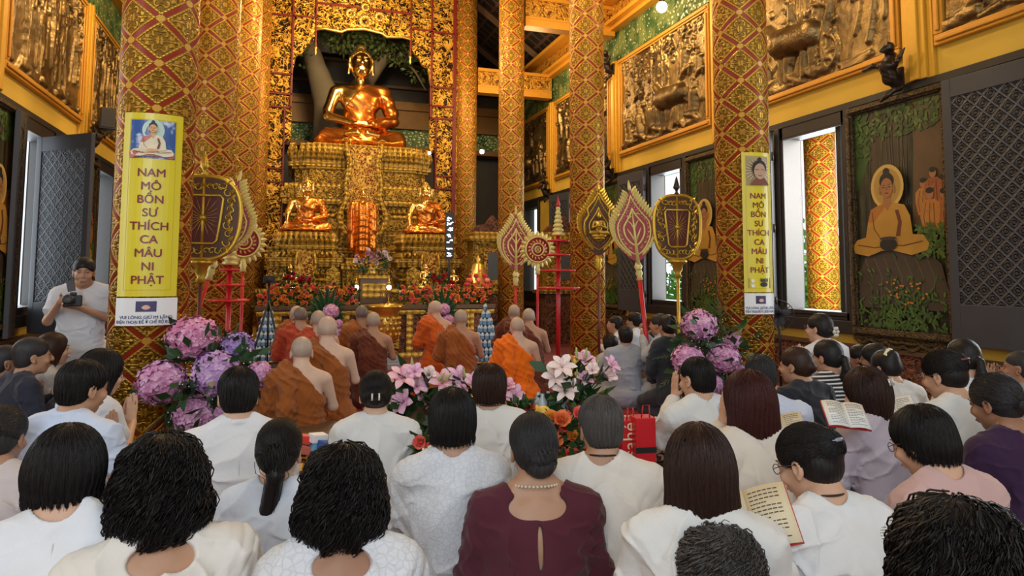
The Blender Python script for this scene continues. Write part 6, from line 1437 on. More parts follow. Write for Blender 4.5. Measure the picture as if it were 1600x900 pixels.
# electric fan by the right window and the low bench along the left wall
p = atD(1216, 492, 8.0); t = thing('wall_fan', p, math.radians(-35), 'black electric fan cage beside the right window sill, behind the narrow banner', 'fan')
b = MB()
for k in range(28): a = k * PI / 14; b.tube([(0, -.02, 0), (.10 * math.cos(a), -.07, .10 * math.sin(a)), (.17 * math.cos(a), -.02, .17 * math.sin(a)), (.10 * math.cos(a), .05, .10 * math.sin(a))], .0025, 4)
b.tube([(.17 * math.cos(k * PI / 16), -.02, .17 * math.sin(k * PI / 16)) for k in range(32)], .005, 5, closed=True); b.build('cage', M_BLACK, t)
for k in range(4): b = MB(); petal(b, 0, 0, 90 * k + 20, .15, .10, -.01, .004); b.build('blade', M_SHUTF, t)
b = MB(); b.lathe([(.05, .04), (.055, .08), (.04, .14), (.01, .15)], 14, R=Rx(-90)); b.build('motor', M_BLACK, t); b = MB(); b.tube([(0, .10, 0), (.02, .12, -.3), (.02, .12, -p[2] + .02)], .015, 6); b.lathe([(.16, -p[2]), (.16, -p[2] + .02), (.03, -p[2] + .04)], 18, (.02, .12, 0)); b.build('stand', M_BLACK, t)
t = thing('long_bench', (-3.05, 8.6, 0), 0, 'long low bench with a pale cloth along the left wall behind the devotees', 'bench'); b = MB(); b.boxb((-.28, -2.2, .40), (.28, 2.2, .46)); bevel(b.build('seat', M_BWOOD, t), .01); b = MB(); b.boxb((-.29, -1.8, .46), (.29, 1.6, .475)); b.build('cloth_cover', solid((.42, .38, .28), .8, 0, .2), t)
for y in (-2.0, 0, 2.0): b = MB(); b.boxb((-.24, y - .05, 0), (.24, y + .05, .40)); b.build('leg', M_BWOOD, t)
# ================================================================== PEOPLE
def skin(c): 
    M = Mat('skin', .5, 0, c); M.color(M.mix(M.noise(25, 3), tuple(x * .88 for x in c), tuple(min(1, x * 1.08) for x in c))); M.set('Subsurface Weight', .08); M.b.inputs['Subsurface Radius'].default_value = (.02, .008, .004); M.bump(M.noise(160, 2), .15, .002); return M.m
SKIN = {'fair': skin((.60, .36, .24)), 'tan': skin((.46, .25, .15)), 'brown': skin((.33, .165, .095)), 'pale': skin((.66, .44, .32))}
def hairm(c, r=.42):
    M = Mat('hair', r, 0, c, .22); x, y, z = M.xyz(); n = M.noise(120, 3, .6, 0, M.vec(x, y, z * .12)); M.color(M.mix(n, tuple(v * .6 for v in c), tuple(min(1, v * 1.7) for v in c))); M.bump(n, .5, .003); return M.m
HAIR = {'black': hairm((.012, .010, .010)), 'brown': hairm((.030, .014, .010)), 'red': hairm((.045, .012, .010)), 'grey': hairm((.075, .068, .064), .5), 'dgrey': hairm((.028, .026, .027), .45)}
M_SCALP = skin((.30, .22, .17)); M_EYE = solid((.01, .008, .008), .3, 0, 0, 0, 5); M_LIP = solid((.40, .13, .11), .5, 0, 0, 0, 5)
def strands(hs, n, m, step, kind, seed, c, R, r, target=None, lift=.002, tight=1.0, tight_free=False):
    """thin locks traced over the hair surface"""
    rr = np.random.RandomState(seed); Rn = np.array(R); c = np.array(c)
    z = rr.uniform(-.25, 1, n); a = rr.uniform(0, 2 * PI, n); q = np.sqrt(1 - z * z); d = np.stack([q * np.cos(a), q * np.sin(a), z], -1)
    if kind in ('bun', 'pony'): z = rr.uniform(-.3, 1, n); q = np.sqrt(1 - z * z); d = np.stack([q * np.cos(a), q * np.sin(a), z], -1)
    P = c + (d * np.array((.10, .115, .10)) + np.array((0, -.015, .03))) @ Rn.T
    def sd(p): return hs.eval(p)
    def grad(p):
        e = .003; g = np.stack([sd(p + np.eye(3)[i] * e) - sd(p - np.eye(3)[i] * e) for i in range(3)], -1); return g / (np.linalg.norm(g, axis=-1, keepdims=True) + 1e-9)
    def onto(p, off):
        for _ in range(3): p = p - grad(p) * (sd(p) - off)[:, None]
        return p
    off = lift + rr.uniform(-.001, .0025, n); P = onto(P, off); out = [P]; crown = c + Rn @ np.array((0, -.03, .125)); down = np.array((0, 0, -1.0)); front = c + Rn @ np.array((0, .25, -.05))
    wob = rr.uniform(0, 6.28, (n, 2)); alive = np.ones(n, bool)
    for i in range(m - 1):
        g = grad(P)
        if target is not None and kind in ('bun', 'pony'): D_ = np.array(target) - P; D_ = D_ / (np.linalg.norm(D_, axis=-1, keepdims=True) + 1e-6)
        else:
            aw = P - crown; aw[:, 2] *= .3; aw = aw / (np.linalg.norm(aw, axis=-1, keepdims=True) + .02); D_ = down * 1.0 + aw * .8
        D_ = D_ + rr.normal(0, .10, (n, 3)); D_ = D_ - g * (D_ * g).sum(-1, keepdims=True); L = np.linalg.norm(D_, axis=-1, keepdims=True); D_ = D_ / (L + 1e-6)
        lc = (P - c) @ Rn; free = (g[:, 2] < -.30) & (kind == 'st') & tight_free & (lc[:, 1] < .03); P2 = P + D_ * step * np.minimum(1, L * 2); P2 = np.where(free[:, None], P + down * step * .22 + rr.normal(0, .0006, (n, 3)), onto(P2, off)); P = P2; out.append(P)
    A = np.stack(out, 1)
    if kind == 'curly':
        T = np.gradient(A, axis=1); T /= np.linalg.norm(T, axis=-1, keepdims=True) + 1e-9; N = grad(A.reshape(-1, 3)).reshape(A.shape); B = np.cross(T, N); ph = wob[:, :1] + np.arange(m)[None] * (.80 * tight); amp = .0105 * np.minimum(1, np.arange(m) / 4.0)[None] * rr.uniform(.5, 1.4, (n, 1))
        A = A + N * (np.cos(ph) * amp)[..., None] + B * (np.sin(ph) * amp)[..., None] + N * (.004)
    # three sided tubes
    T = np.gradient(A, axis=1); T /= np.linalg.norm(T, axis=-1, keepdims=True) + 1e-9; U = np.cross(T, np.array((.3, .5, .8))); U /= np.linalg.norm(U, axis=-1, keepdims=True) + 1e-9; W = np.cross(T, U); V = []
    rad = r * (1 - .75 * (np.arange(m) / (m - 1)) ** 2)[None, :, None]
    for k in range(3): V.append(A + rad * (U * math.cos(k * 2.094) + W * math.sin(k * 2.094)))
    V = np.stack(V, 2); I = np.arange(n * m * 3).reshape(n, m, 3); Q = []
    for k in range(3): Q.append(np.stack([I[:, :-1, k], I[:, :-1, (k + 1) % 3], I[:, 1:, (k + 1) % 3], I[:, 1:, k]], -1).reshape(-1, 4))
    return V.reshape(-1, 3), np.concatenate(Q)
def hand(s, w, d, n, pal, k=1.0, curl=.25, thumb=1, fold=0):
    """w wrist, d finger direction, n across the knuckles (thumb side = +n*thumb), pal palm normal"""
    w, d, n, pal = [np.array(v, float) for v in (w, d, n, pal)]; d /= np.linalg.norm(d); n -= d * (n @ d); n /= np.linalg.norm(n); pal = np.cross(d, n) * (1 if np.cross(d, n) @ pal > 0 else -1)
    for i in range(4):
        o = w + d * .020 * k + n * (i - 1.5) * .012 * k; e = w + d * (.088 - .003 * abs(i - 1.3)) * k + n * (i - 1.5) * .0195 * k; s.cap(o, e, .0135 * k, .0105 * k, .012)
        L = (.078, .088, .082, .064)[i if thumb < 0 else 3 - i] * k if False else (.064, .080, .086, .076)[i] * k; 
        c1 = d * math.cos(curl) + pal * math.sin(curl); c2 = d * math.cos(curl * 2.4) + pal * math.sin(curl * 2.4); m1 = e + c1 * L * .5; m2 = m1 + c2 * L * .5
        s.chain([e, m1, m2], [.0092 * k, .0084 * k, .0066 * k], .0035)
    o = w + d * .022 * k + n * thumb * .022 * k; m1 = o + (d * .55 + n * thumb * .75 + pal * .35) * .036 * k; m2 = m1 + (d * .85 + n * thumb * .25 + pal * .45) * .030 * k; s.chain([o, m1, m2], [.015 * k, .0105 * k, .0078 * k], .008)
    s.cap(w, w + d * .03 * k, .024 * k, .022 * k, .02)
PHI = lambda px: math.atan2(*(lambda r: (r[0], r[1]))(ray(px, 430)))
NP = [0]
def person(px, py, d, lab, rel=0, hair='short', hc='black', sk='fair', top=(.72, .74, .78), bottom=None, arms='lap', lean=.10, hp=12, hyaw=0, sw=.165, fat=1.0, sleeve='long', neck=0.0, keyhole=False, lace=0, stripe=None,
           hs=1.0, glasses=False, clip=None, robe=None, group=None, collar=False, bun=(0, -.125, .03, .042), key=None, necklace=None, fringe=True, bandc=None, cross=None, stand=False, ponyl=.35, curl_n=1.0, gather=0, tie=None, shine=None, hat=None):
    NP[0] += 1; seed = NP[0] * 7 + 3; hpz = atD(px, py, d); H = hpz[2]; head = -PHI(px) + math.radians(rel)
    b = H - .745; sc_ = 1.0
    if stand: b = H - .745; legs = 'stand'
    elif b > .13: legs = 'seiza'
    else: legs = 'cross'
    if not stand:
        if b < .0: sc_ = H / .745; b = 0
        if b > .34: sc_ = 1.0
    k = sc_; vox = float(np.clip(d * .0020, .0046, .020)) * (.6 if stand else 1)
    def L(x, y, z):            # torso coordinates: z above the seat
        return np.array((x * k, (y + lean * (z / .6) ** 1.2 * (1 if z > 0 else 0)) * k, b + z * k))
    hc0 = L(0, .035, .745) + np.array((0, .02 * hp / 20, -.012 * hp / 20)); Rh = Rz(hyaw) @ Rx(-hp); Rn = np.array(Rh)
    off = Matrix.Rotation(head, 3, 'Z') @ Vector((hc0[0], hc0[1], 0)); root_xy = (hpz[0] - off.x, hpz[1] - off.y)
    t = thing('person', (root_xy[0], root_xy[1], 0), head, lab, 'person', group); t_ = t
    def Hd(x, y, z): return hc0 + Rn @ (np.array((x, y, z)) * hs)
    msk = SKIN[sk]
    # ---- body
    s = SDF(); hk = hs
    s.ell(L(0, .0, .20), np.array((.130, .095, .20)) * k * fat, .04); s.ell(L(0, .0, .42), np.array((.152 * fat, .100 * fat, .17)) * k, .05); s.cap(L(-sw + .02, -.005, .555), L(sw - .02, -.005, .555), .050 * k, .050 * k, .05); s.ell(L(0, -.01, .06), np.array((.165 * fat, .14 * fat, .12)) * k, .05)
    s.cap(L(0, .0, .57), Hd(0, -.025, -.07), .056 * k, .052 * hk, .03)
    for q in (-1, 1): s.cap(L(q * .035, -.005, .635), L(q * .12, -.01, .59), .034 * k, .026 * k, .04)
    s.ell(Hd(0, -.010, .028), np.array((.076, .095, .088)) * hk, .01, Rh); s.ell(Hd(0, .030, -.042), np.array((.060, .062, .076)) * hk, .03, Rh); s.ell(Hd(0, .058, -.098), np.array((.026, .022, .02)) * hk, .025, Rh)
    s.chain([Hd(0, .092, .008), Hd(0, .108, -.022), Hd(0, .112, -.034)], [.008, .010, .012], .012)
    for q in (-1, 1):
        s.ell(Hd(q * .031, .094, .004), np.array((.019, .014, .011)) * hk, .012, Rh, 's'); s.ell(Hd(q * .031, .082, .004), np.array((.014, .012, .010)) * hk, .003, Rh); s.cap(Hd(q * .014, .090, .020), Hd(q * .050, .080, .020), .006, .004, .010); s.ell(Hd(q * .040, .072, -.035), np.array((.022, .018, .018)) * hk, .02, Rh); s.ell(Hd(q * .012, .100, -.036), (.008, .009, .006), .006)
        s.ell(Hd(q * .078, -.008, -.012), np.array((.011, .020, .031)) * hk, .006, Rh); s.ell(Hd(q * .083, -.004, -.010), np.array((.007, .011, .018)) * hk, .004, Rh, 's'); s.ell(Hd(q * .078, -.002, -.040), np.array((.008, .009, .010)) * hk, .006, Rh)
    s.cap(Hd(-.018, .092, -.063), Hd(.018, .092, -.063), .0075, .0075, .006); s.cap(Hd(-.014, .089, -.074), Hd(.014, .089, -.074), .008, .008, .005)
    AR = {'pray': ((.235, .06, .34), (.035, .25, .44)), 'lap': ((.225, .05, .31), (.07, .26, .17)), 'book': ((.23, .07, .32), (.10, .30, .30)), 'cam': ((.24, .05, .33), (.06, .22, .42)), 'side': ((.215, -.01, .30), (.23, .10, .10)), 'face': ((.20, .14, .40), (.05, .22, .60))}
    sh = SDF(); ue, uw = AR[arms]; e_ = .013 + .004 * (fat > 1.05)
    for q in (-1, 1):
        S0, E0, W0 = L(q * sw, 0, .545), L(q * ue[0], ue[1], ue[2]), L(q * uw[0], uw[1], uw[2])
        if arms == 'cam': W0 = L(q * .05 + .09, .24, .50 if q > 0 else .46)
        s.chain([S0, E0, W0], [.045 * k, .035 * k, .024 * k], .02)
        if arms == 'pray': hand(s, W0 - np.array((q * .014, 0, 0)), (-q * .08, .12, 1), (0, 1, 0), (-q, 0, 0), .95 * k, .06, -1)
        elif arms == 'lap': hand(s, W0, (-q * .8, .6, -.1), (0, .6, .8), (0, -.3, -.9), .9 * k, .35, 1)
        elif arms == 'book': hand(s, W0, (-q * .35, .9, .25), (q, 0, 0), (0, -.4, .9), .92 * k, .35, 1)
        elif arms == 'face': hand(s, W0, (-q * .05, .1, 1), (0, 1, 0), (-q, 0, 0), .95 * k, .08, -1)
        elif arms == 'cam': hand(s, W0, (q * -.7, .6, .3), (0, .3, .9), (0, 0, -1), .95 * k, .5, 1)
        else: hand(s, W0, (0, .8, -.5), (-q, 0, 0), (0, -.3, -.9), .92 * k, .25, 1)
        # sleeves
        f = {'none': 0, 'short': .55, '34': 1.35, 'long': 1.93}[sleeve]; r0 = (.062 + .006 * gather) * k; r1 = {'none': .05, 'short': .066, '34': .058, 'long': .048}[sleeve] * k
        if robe is None and f > 0:
            if f <= 1: sh.cap(S0, S0 + (E0 - S0) * f, r0, r1, .03)
            else: sh.cap(S0, E0, r0, .054 * k, .03); sh.cap(E0, E0 + (W0 - E0) * (f - 1), .052 * k, r1 * .92, .02)
        elif robe is not None and q < 0: sh.chain([S0, E0, W0 + np.array((0, 0, -.03))], [.068 * k, .075 * k, .07 * k], .04)
    if legs == 'seiza':
        kz = min(b, .17) * .5 + .055
        lg = SDF(); hipz = b + .03
        for q in (-1, 1):
            lg.chain([(q * .085, -.02, hipz + .03), (q * .13, .36, kz + .02)], [.105 * fat, .075], .04); lg.chain([(q * .13, .36, .07), (q * .11, -.08, .07)], [.065, .05], .02)
            if b > .2: lg.cap((q * .09, -.03, b), (q * .10, -.06, .10), .09, .075, .04)
            s.chain([(q * .10, -.10, .05), (q * .09, -.26, .035)], [.036, .030], .01)
            s.cap((q * .075, -.25, .03), (q * .10, -.29, .025), .02, .018, .02)
        lg.ell((0, -.06, b + .05), (.175 * fat, .15, .12), .05); lg.ell((0, -.12, max(.08, b * .5)), (.16, .13, max(.09, b * .55)), .05)
    elif legs == 'cross':
        lg = SDF()
        for q in (-1, 1):
            lg.chain([(q * .08, .0, .10), (q * .34 * k, .19 * k, .12)], [.105 * fat, .075], .04); lg.chain([(q * .34 * k, .20 * k, .09), (-q * .06 * k, .33 * k, .06)], [.065, .05], .02)
            s.chain([(-q * .05 * k, .34 * k, .05), (-q * .16 * k, .33 * k, .04)], [.035, .026], .02)
        lg.ell((0, -.03, b + .09), (.18 * fat, .16, .11), .05)
    else:
        lg = SDF()
        for q in (-1, 1):
            lg.chain([(q * .085, 0, b + .02), (q * .10, .02, b * .52), (q * .10, -.01, .10)], [.105, .085, .085], .03); s.chain([(q * .10, -.01, .12), (q * .10, -.02, .06), (q * .11, .13, .03)], [.035, .035, .025], .02)
        lg.ell((0, -.01, b + .07), (.165, .12, .12), .05)
    sdf_obj('body', s, vox * (1.0 if d < 4.5 else 1.15), msk, t)
    # ---- clothes
    if robe is None:
        g = 1.07 * fat
        sh.ell(L(0, .0, .22), np.array((.150, .118, .22)) * k * g, .05); sh.ell(L(0, -.002, .42), np.array((.163 * fat, .116 * fat, .175)) * k, .05); sh.cap(L(-sw + .015, -.006, .55), L(sw - .015, -.006, .55), .060 * k, .060 * k, .05)
        sh.ell(L(0, -.01, .06), np.array((.195 * fat, .168 * fat, .13)) * k, .05); sh.cap(L(-.07, -.008, .60), L(.07, -.008, .60), .040 * k, .040 * k, .05)
        for q in (-1, 1): sh.cap(L(q * .035, -.008, .630), L(q * .13, -.012, .588), .042 * k, .038 * k, .04)
        if stand: sh.ell(L(0, 0, -.0), np.array((.185, .14, .12)) * k, .05)
        rs = np.random.RandomState(seed); ph = rs.uniform(0, 6, 4); A_ = .0140 + .003 * rs.rand()
        def folds(P):
            x, y, z = P[..., 0], P[..., 1], (P[..., 2] - b) / k
            low = 1 / (1 + np.exp(-(.34 - z) * 14)); w_ = np.sin(np.abs(x) * 34 + ph[0] + z * 9 + 1.6 * np.sin(z * 13 + ph[1]))
            diag = np.sin((z * .8 - np.abs(x) * 1.3) * 52 + ph[2] + 1.4 * np.sin(x * 11 + ph[3])); arm_ = np.clip((np.abs(x) - .10) * 9, 0, 1)
            hz = np.sin(z * 70 + 2 * np.sin(x * 14 + ph[1])) * np.exp(-((z - .14) / .09) ** 2); top_ = np.sin(x * 130) * np.exp(-((z - .50) / .05) ** 2) * gather
            n_ = vnoise(P, seed, 16)
            sh_ = lambda f: 1 - 2 * np.abs(f) ** .6
            v = A_ * (.22 * sh_(w_) * low + .20 * sh_(diag) * arm_ + .35 * sh_(hz) * np.exp(-((z - .14) / .12) ** 2) + .6 * n_ - 1.1 * ridges(P, seed + 9, 9, 3, (1, 1, .45)) - .9 * ridges(P, seed + 3, 17, 3, (.6, 1, 1)) + .3) - .0028 * top_
            v = v * (1 - .55 / (1 + np.exp(-(z - .53) * 40)))
            return np.minimum(v, .0035)
        sh.disp(folds)
        nz = .60 - .02 * (neck > .3); sh.ell(L(0, .012, .655 - neck * .035), np.array((.062 + neck * .055, .072 + neck * .035, .052 + neck * .03)) * k, .006, None, 's'); 
        if neck > .3: sh.ell(L(0, -.07, .60 - neck * .03), np.array((.05 + .055 * neck, .05, .04 + .01 * neck)) * k, .01, None, 's')
        if keyhole: sh.ell(L(0, -.12, .455), np.array((.0095, .06, .075)) * k, .004, None, 's')
        if collar:
            for a in range(24):
                a0, a1 = 2 * PI * a / 24, 2 * PI * (a + 1) / 24
                sh.cap(L(.062 * math.cos(a0), .012 + .066 * math.sin(a0), .628 + .012 * (-math.sin(a0))), L(.062 * math.cos(a1), .012 + .066 * math.sin(a1), .628 + .012 * (-math.sin(a1))), .011, .011, .006)
        mt = cloth(top, lace=lace, stripe=stripe); sdf_obj('shirt', sh, vox, mt, t)
        lgm = cloth(bottom or top); lg.disp(lambda P: -.006 * vnoise(P, seed + 1, 14)); sdf_obj('skirt' if (bottom is None and not stand) else 'trousers', lg, max(vox * 1.3, .008), lgm, t)
        if d < 3.2 and not keyhole:
            sb = SDF(); zs_ = [.60 - neck * .05, .5, .4, .3, .2, .1]
            P_ = []
            for z in zs_:
                p0 = L(0, -.22, z); lo, hi = 0.0, .2
                pts = np.array([p0 + np.array((0, y, 0)) for y in np.linspace(0, .22, 60)]); dv = sh.eval(pts); i = int(np.argmax(dv < 0)); P_.append(pts[i] if dv[i] < 0 else None)
            P_ = [p for p in P_ if p is not None]
            if len(P_) > 2: mb = MB(); mb.tube(P_, .0022, 5); mb.build('back_seam', mt, t)
    else:
        r = sh; g = 1.16
        r.ell(L(0, 0, .22), np.array((.165, .145, .25)) * k * 1.06, .06); r.ell(L(0, 0, .42), np.array((.178, .128, .19)) * k, .05); r.cap(L(-sw, -.0, .55), L(sw - .04, -.0, .54), .078 * k, .062 * k, .05); r.cap(L(-.05, -.01, .60), L(-.13, -.0, .585), .052 * k, .055 * k, .04)
        r.ell(L(0, -.03, .05), np.array((.23, .21, .16)) * k, .07); r.ell((0, -.08, .09), (.24 * k, .24 * k, .12), .08)
        for q in (-1, 1):
            if legs == 'seiza': r.chain([(q * .10, 0, b + .04), (q * .15, .36, .11)], [.14, .105], .06); r.cap((q * .13, .33, .08), (q * .12, -.14, .08), .085, .075, .05)
            else: r.chain([(q * .10, 0, .12), (q * .36 * k, .18 * k, .12)], [.14, .10], .06); r.cap((q * .34 * k, .2 * k, .08), (-q * .04, .34 * k, .07), .085, .065, .05)
        if b > .12: r.cap((0, -.06, b), (0, -.10, .12), .18, .21, .06)
        # folded outer robe hung over the left shoulder
        r.chain([L(-.10, .10, .50), L(-.11, .02, .635), L(-.105, -.10, .56), L(-.10, -.15, .38), L(-.10, -.155, .24)], [.055, .05, .055, .06, .05], .03)
        rs = np.random.RandomState(seed); ph = rs.uniform(0, 6, 4)
        def bare(P):
            x, z = P[..., 0] / k, (P[..., 2] - b) / k; back = 1 / (1 + np.exp(P[..., 1] * 40)); line = .635 - (x + .035) * (1.05) ; return (line - z) * k * .7
        r.cut(bare)
        def fl(P):
            x, y, z = P[..., 0] / k, P[..., 1] / k, (P[..., 2] - b) / k
            u = z * .85 + x * .85; f1 = np.sin(u * 46 + ph[0] + 2.4 * np.sin(x * 8 + ph[1]) + .9 * np.sin(z * 21) + 1.8 * vnoise(P, seed + 2, 9)); f2 = np.sin((x * .9 - .35 * z) * 78 + ph[2] + 2.2 * np.sin(z * 9)); f3 = np.sin(z * 30 - np.abs(x) * 34 + ph[3])
            a = 1 / (1 + np.exp(-(z - .22) * 12)); return -(.009 * (1 - 1.6 * np.abs(f1) ** .7) * (.35 + .65 * a) + .011 * ridges(P, seed + 4, 12, 2, (1, 1, .7)) + .008 * ridges(P, seed + 8, 24, 2) - .004 + .006 * (1 - 1.5 * np.abs(f2) ** .7) * (1 - .5 * a) + .008 * f3 * (1 - a) + .006 * vnoise(P, seed, 22))
        r.disp(fl); mt = cloth(robe, .8, 700); sdf_obj('robe', r, vox * .8, mt, t)
    # ---- face colours on the body
    if d < 6.2 and abs(rel + hyaw) > 35:
        for q in (-1, 1):
            mb = MB(); mb.tube([Hd(q * (.017 + .011 * i), .1005 - .0030 * i * i * .9, .006 + .0015 * (1.5 - abs(i - 1.5))) for i in range(4)], [.0012, .0024, .0024, .001], 5); mb.build('eye', M_EYE, t)
            mb = MB(); mb.tube([Hd(q * (.014 + .012 * i), .1035 - .0028 * i * i, .024 + .002 * (1.5 - abs(i - 1.5))) for i in range(4)], [.0015, .0026, .0024, .001], 5); mb.build('eyebrow', HAIR['black'], t)
        mb = MB(); mb.tube([Hd(.007 * i, .1055 - .0007 * i * i, -.068) for i in (-3, -2, -1, 0, 1, 2, 3)], [.001, .0028, .0040, .0036, .0040, .0028, .001], 6); mb.build('lips', M_LIP, t)
    # ---- hair
    if hair == 'shaved' or hair is None: 
        if d < 20:
            z = SDF(); z.ell(Hd(0, -.0115, .029), np.array((.0766, .0958, .0888)) * hs, .01, Rh); z.ell(Hd(0, .075, -.05), np.array((.09, .075, .11)) * hs, .01, Rh, 's'); z.ell(Hd(0, 0, -.12), np.array((.12, .15, .095)) * hs, .01, Rh, 's')
            sdf_obj('hair', z, vox, msk if hair is None else shine or M_SCALP, t)
        return t
    h = SDF(); hm = HAIR[hc]; J = lambda *v: np.array(v) * hs; tgt = None; kind = hair
    face = lambda a=(.0, .128, -.050), r_=(.074, .082, .118): h.ell(Hd(*a), J(*r_), .012, Rh, 's')
    if hair == 'short' or hair == 'crop':
        q_ = .0 if hair == 'short' else -.006
        h.ell(Hd(0, -.016, .040), J(.086 + q_, .106 + q_, .088 + q_), .01, Rh); h.ell(Hd(0, -.052, -.022), J(.074, .058, .070), .03, Rh); face((.0, .112, -.052), (.078, .076, .10))
        for q in (-1, 1): h.ell(Hd(q * .088, -.002, -.040), J(.022, .028, .040), .008, Rh, 's')
        h.ell(Hd(0, -.06, -.125), J(.1, .09, .05), .01, Rh, 's')
    elif hair == 'bob':
        h.ell(Hd(0, -.016, .040), J(.094, .112, .096), .01, Rh); h.ell(Hd(0, -.028, -.020), J(.106, .098, .105), .04, Rh); face((.0, .140, -.055), (.072, .096, .125)); h.ell(Hd(0, -.02, -.178), J(.16, .16, .075), .012, Rh, 's')
    elif hair == 'pixie':
        h.ell(Hd(0, -.016, .038), J(.092, .110, .090), .01, Rh); h.ell(Hd(0, -.040, -.025), J(.090, .080, .085), .03, Rh); face((.0, .130, -.052), (.072, .086, .11)); h.ell(Hd(0, -.03, -.165), J(.13, .13, .065), .012, Rh, 's')
    elif hair == 'curly':
        h.ell(Hd(0, -.018, .045), J(.108, .118, .098), .01, Rh); h.ell(Hd(0, -.03, -.045), J(.124, .108, .095), .05, Rh); h.ell(Hd(0, -.05, -.10), J(.112, .085, .070), .05, Rh); face((.0, .150, -.06), (.066, .10, .13)); h.disp(lambda P: .006 * vnoise(P, seed, 42))
    elif hair == 'curlyshort':
        h.ell(Hd(0, -.016, .045), J(.102, .118, .100), .01, Rh); h.ell(Hd(0, -.04, -.03), J(.095, .085, .075), .04, Rh); face((.0, .140, -.06), (.07, .09, .12)); h.disp(lambda P: .005 * vnoise(P, seed, 50))
    elif hair in ('long', 'lob'):
        h.ell(Hd(0, -.016, .042), J(.093, .112, .095), .01, Rh); h.ell(Hd(0, -.030, -.030), J(.104, .094, .105), .05, Rh); zz = -.12 if hair == 'lob' else -.20
        h.ell(hc0 + np.array((0, -.060 * hs, zz)), J(.110 if hair == 'lob' else .095, .062, .095 if hair == 'lob' else .17), .05); face((.0, .140, -.06), (.068, .096, .135))
        if hair == 'lob': h.ell(hc0 + np.array((0, -.03, -.255)), J(.17, .17, .075), .02, None, 's')
    elif hair in ('bun', 'pony', 'lowbun'):
        h.ell(Hd(0, -.014, .036), J(.084, .105, .091), .01, Rh); h.ell(Hd(0, -.050, -.015), J(.076, .062, .070), .03, Rh); face((.0, .118, -.052), (.076, .080, .105))
        for q in (-1, 1): h.ell(Hd(q * .086, -.000, -.030), J(.018, .026, .038), .008, Rh, 's')
        h.ell(Hd(0, -.05, -.13), J(.1, .08, .05), .01, Rh, 's')
        if hair != 'pony': tgt = Hd(bun[0], bun[1], bun[2]); h.ell(tgt, J(bun[3] * 1.1, bun[3] * .8, bun[3]), .015, Rh)
        else:
            p0 = Hd(0, -.10, bun[2]); tgt = p0; q_ = ponyl / .34; P_ = [p0, p0 + np.array((.004, -.035, -.012)), p0 + np.array((.018 * q_, -.05, -.08)), p0 + np.array((-.008 * q_, -.04, -.09 - ponyl * .35)), p0 + np.array((.016 * q_, -.035, -.09 - ponyl * .62)), p0 + np.array((-.055 * q_, -.03, -.09 - ponyl * .88))]
            h.chain(P_, [.022, .024, .032, .031, .022, .005], .012)
    if hair not in ('curly', 'curlyshort'): h.disp(lambda P: .0007 * np.sin(np.arctan2(P[..., 0] - hc0[0], P[..., 1] - hc0[1] + .02) * 34 + 2 * np.sin(P[..., 2] * 40)))
    ex = None
    if d < 4.3:
        near = d < 3.0; n = int((1500 if near else 800) * curl_n); m = 16; n = int(n * (2.3 if 'curly' not in hair else 1.25))
        stp = {'short': .012, 'crop': .010, 'pixie': .014, 'bob': .0165, 'lob': .021, 'long': .027, 'curly': .0185, 'curlyshort': .009, 'bun': .013, 'lowbun': .013, 'pony': .013}[hair]
        kd = 'curly' if 'curly' in hair else ('bun' if hair in ('bun', 'lowbun', 'pony') else 'st')
        if kd == 'curly': m = 28; stp *= .62
        ex = strands(h, n, m, stp, kd, seed, hc0, Rh, (.0009 if near else .0012) * (1.3 if kd == 'curly' else 1), tgt, .0008, 1.0, hair in ('bob', 'lob', 'pixie', 'long'))
        if kd == 'curly':
            e2 = strands(h, 150 if near else 60, 30, stp * 1.1, kd, seed + 1, hc0, Rh, .0026, tgt, .006, 1.15); ex = (np.concatenate([ex[0], e2[0]]), np.concatenate([ex[1], e2[1] + len(ex[0])]))
        if hair == 'pony':
            rr = np.random.RandomState(seed); A = []
            for i in range(420):
                o_ = rr.normal(0, .016, 3); A.append([np.array(p) + o_ * (1.3 if 1 < j < 5 else .7) + rr.normal(0, .0015, 3) for j, p in enumerate([P_[0] * (1 - f_ % 1) + P_[1] * (f_ % 1) if f_ < 1 else (P_[int(f_)] * (1 - f_ % 1) + P_[min(int(f_) + 1, 5)] * (f_ % 1)) for f_ in np.linspace(0, 4.99, 14)])])
            A = np.array(A); I = np.arange(A.shape[0] * 14 * 3).reshape(A.shape[0], 14, 3); V = np.stack([A + np.array(o_) for o_ in ((.0014, 0, 0), (-.0007, .0012, 0), (-.0007, -.0012, 0))], 2).reshape(-1, 3)
            Q = np.concatenate([np.stack([I[:, :-1, q], I[:, :-1, (q + 1) % 3], I[:, 1:, (q + 1) % 3], I[:, 1:, q]], -1).reshape(-1, 4) for q in range(3)]); ex = (np.concatenate([ex[0], V]), np.concatenate([ex[1], Q + len(ex[0])]))
    sdf_obj('hair', h, vox * .9, hm, t, None, ex)
    # ---- small things worn
    if glasses:
        mb = MB()
        for q in (-1, 1): mb.tube([Hd(q * (.034 + .023 * math.cos(a)), .108 - .004 * (1 + math.cos(a)) , .0 + .017 * math.sin(a)) for a in np.linspace(0, 2 * PI, 17)[:-1]], .0016, 5, closed=True); mb.tube([Hd(q * .058, .098, .004), Hd(q * .076, .06, .006), Hd(q * .082, 0, .002)], .0015, 5)
        mb.tube([Hd(-.011, .108, .003), Hd(0, .111, .006), Hd(.011, .108, .003)], .0015, 5); mb.build('glasses', solid((.10, .07, .07), .3, .5, 0, 0, 5), t)
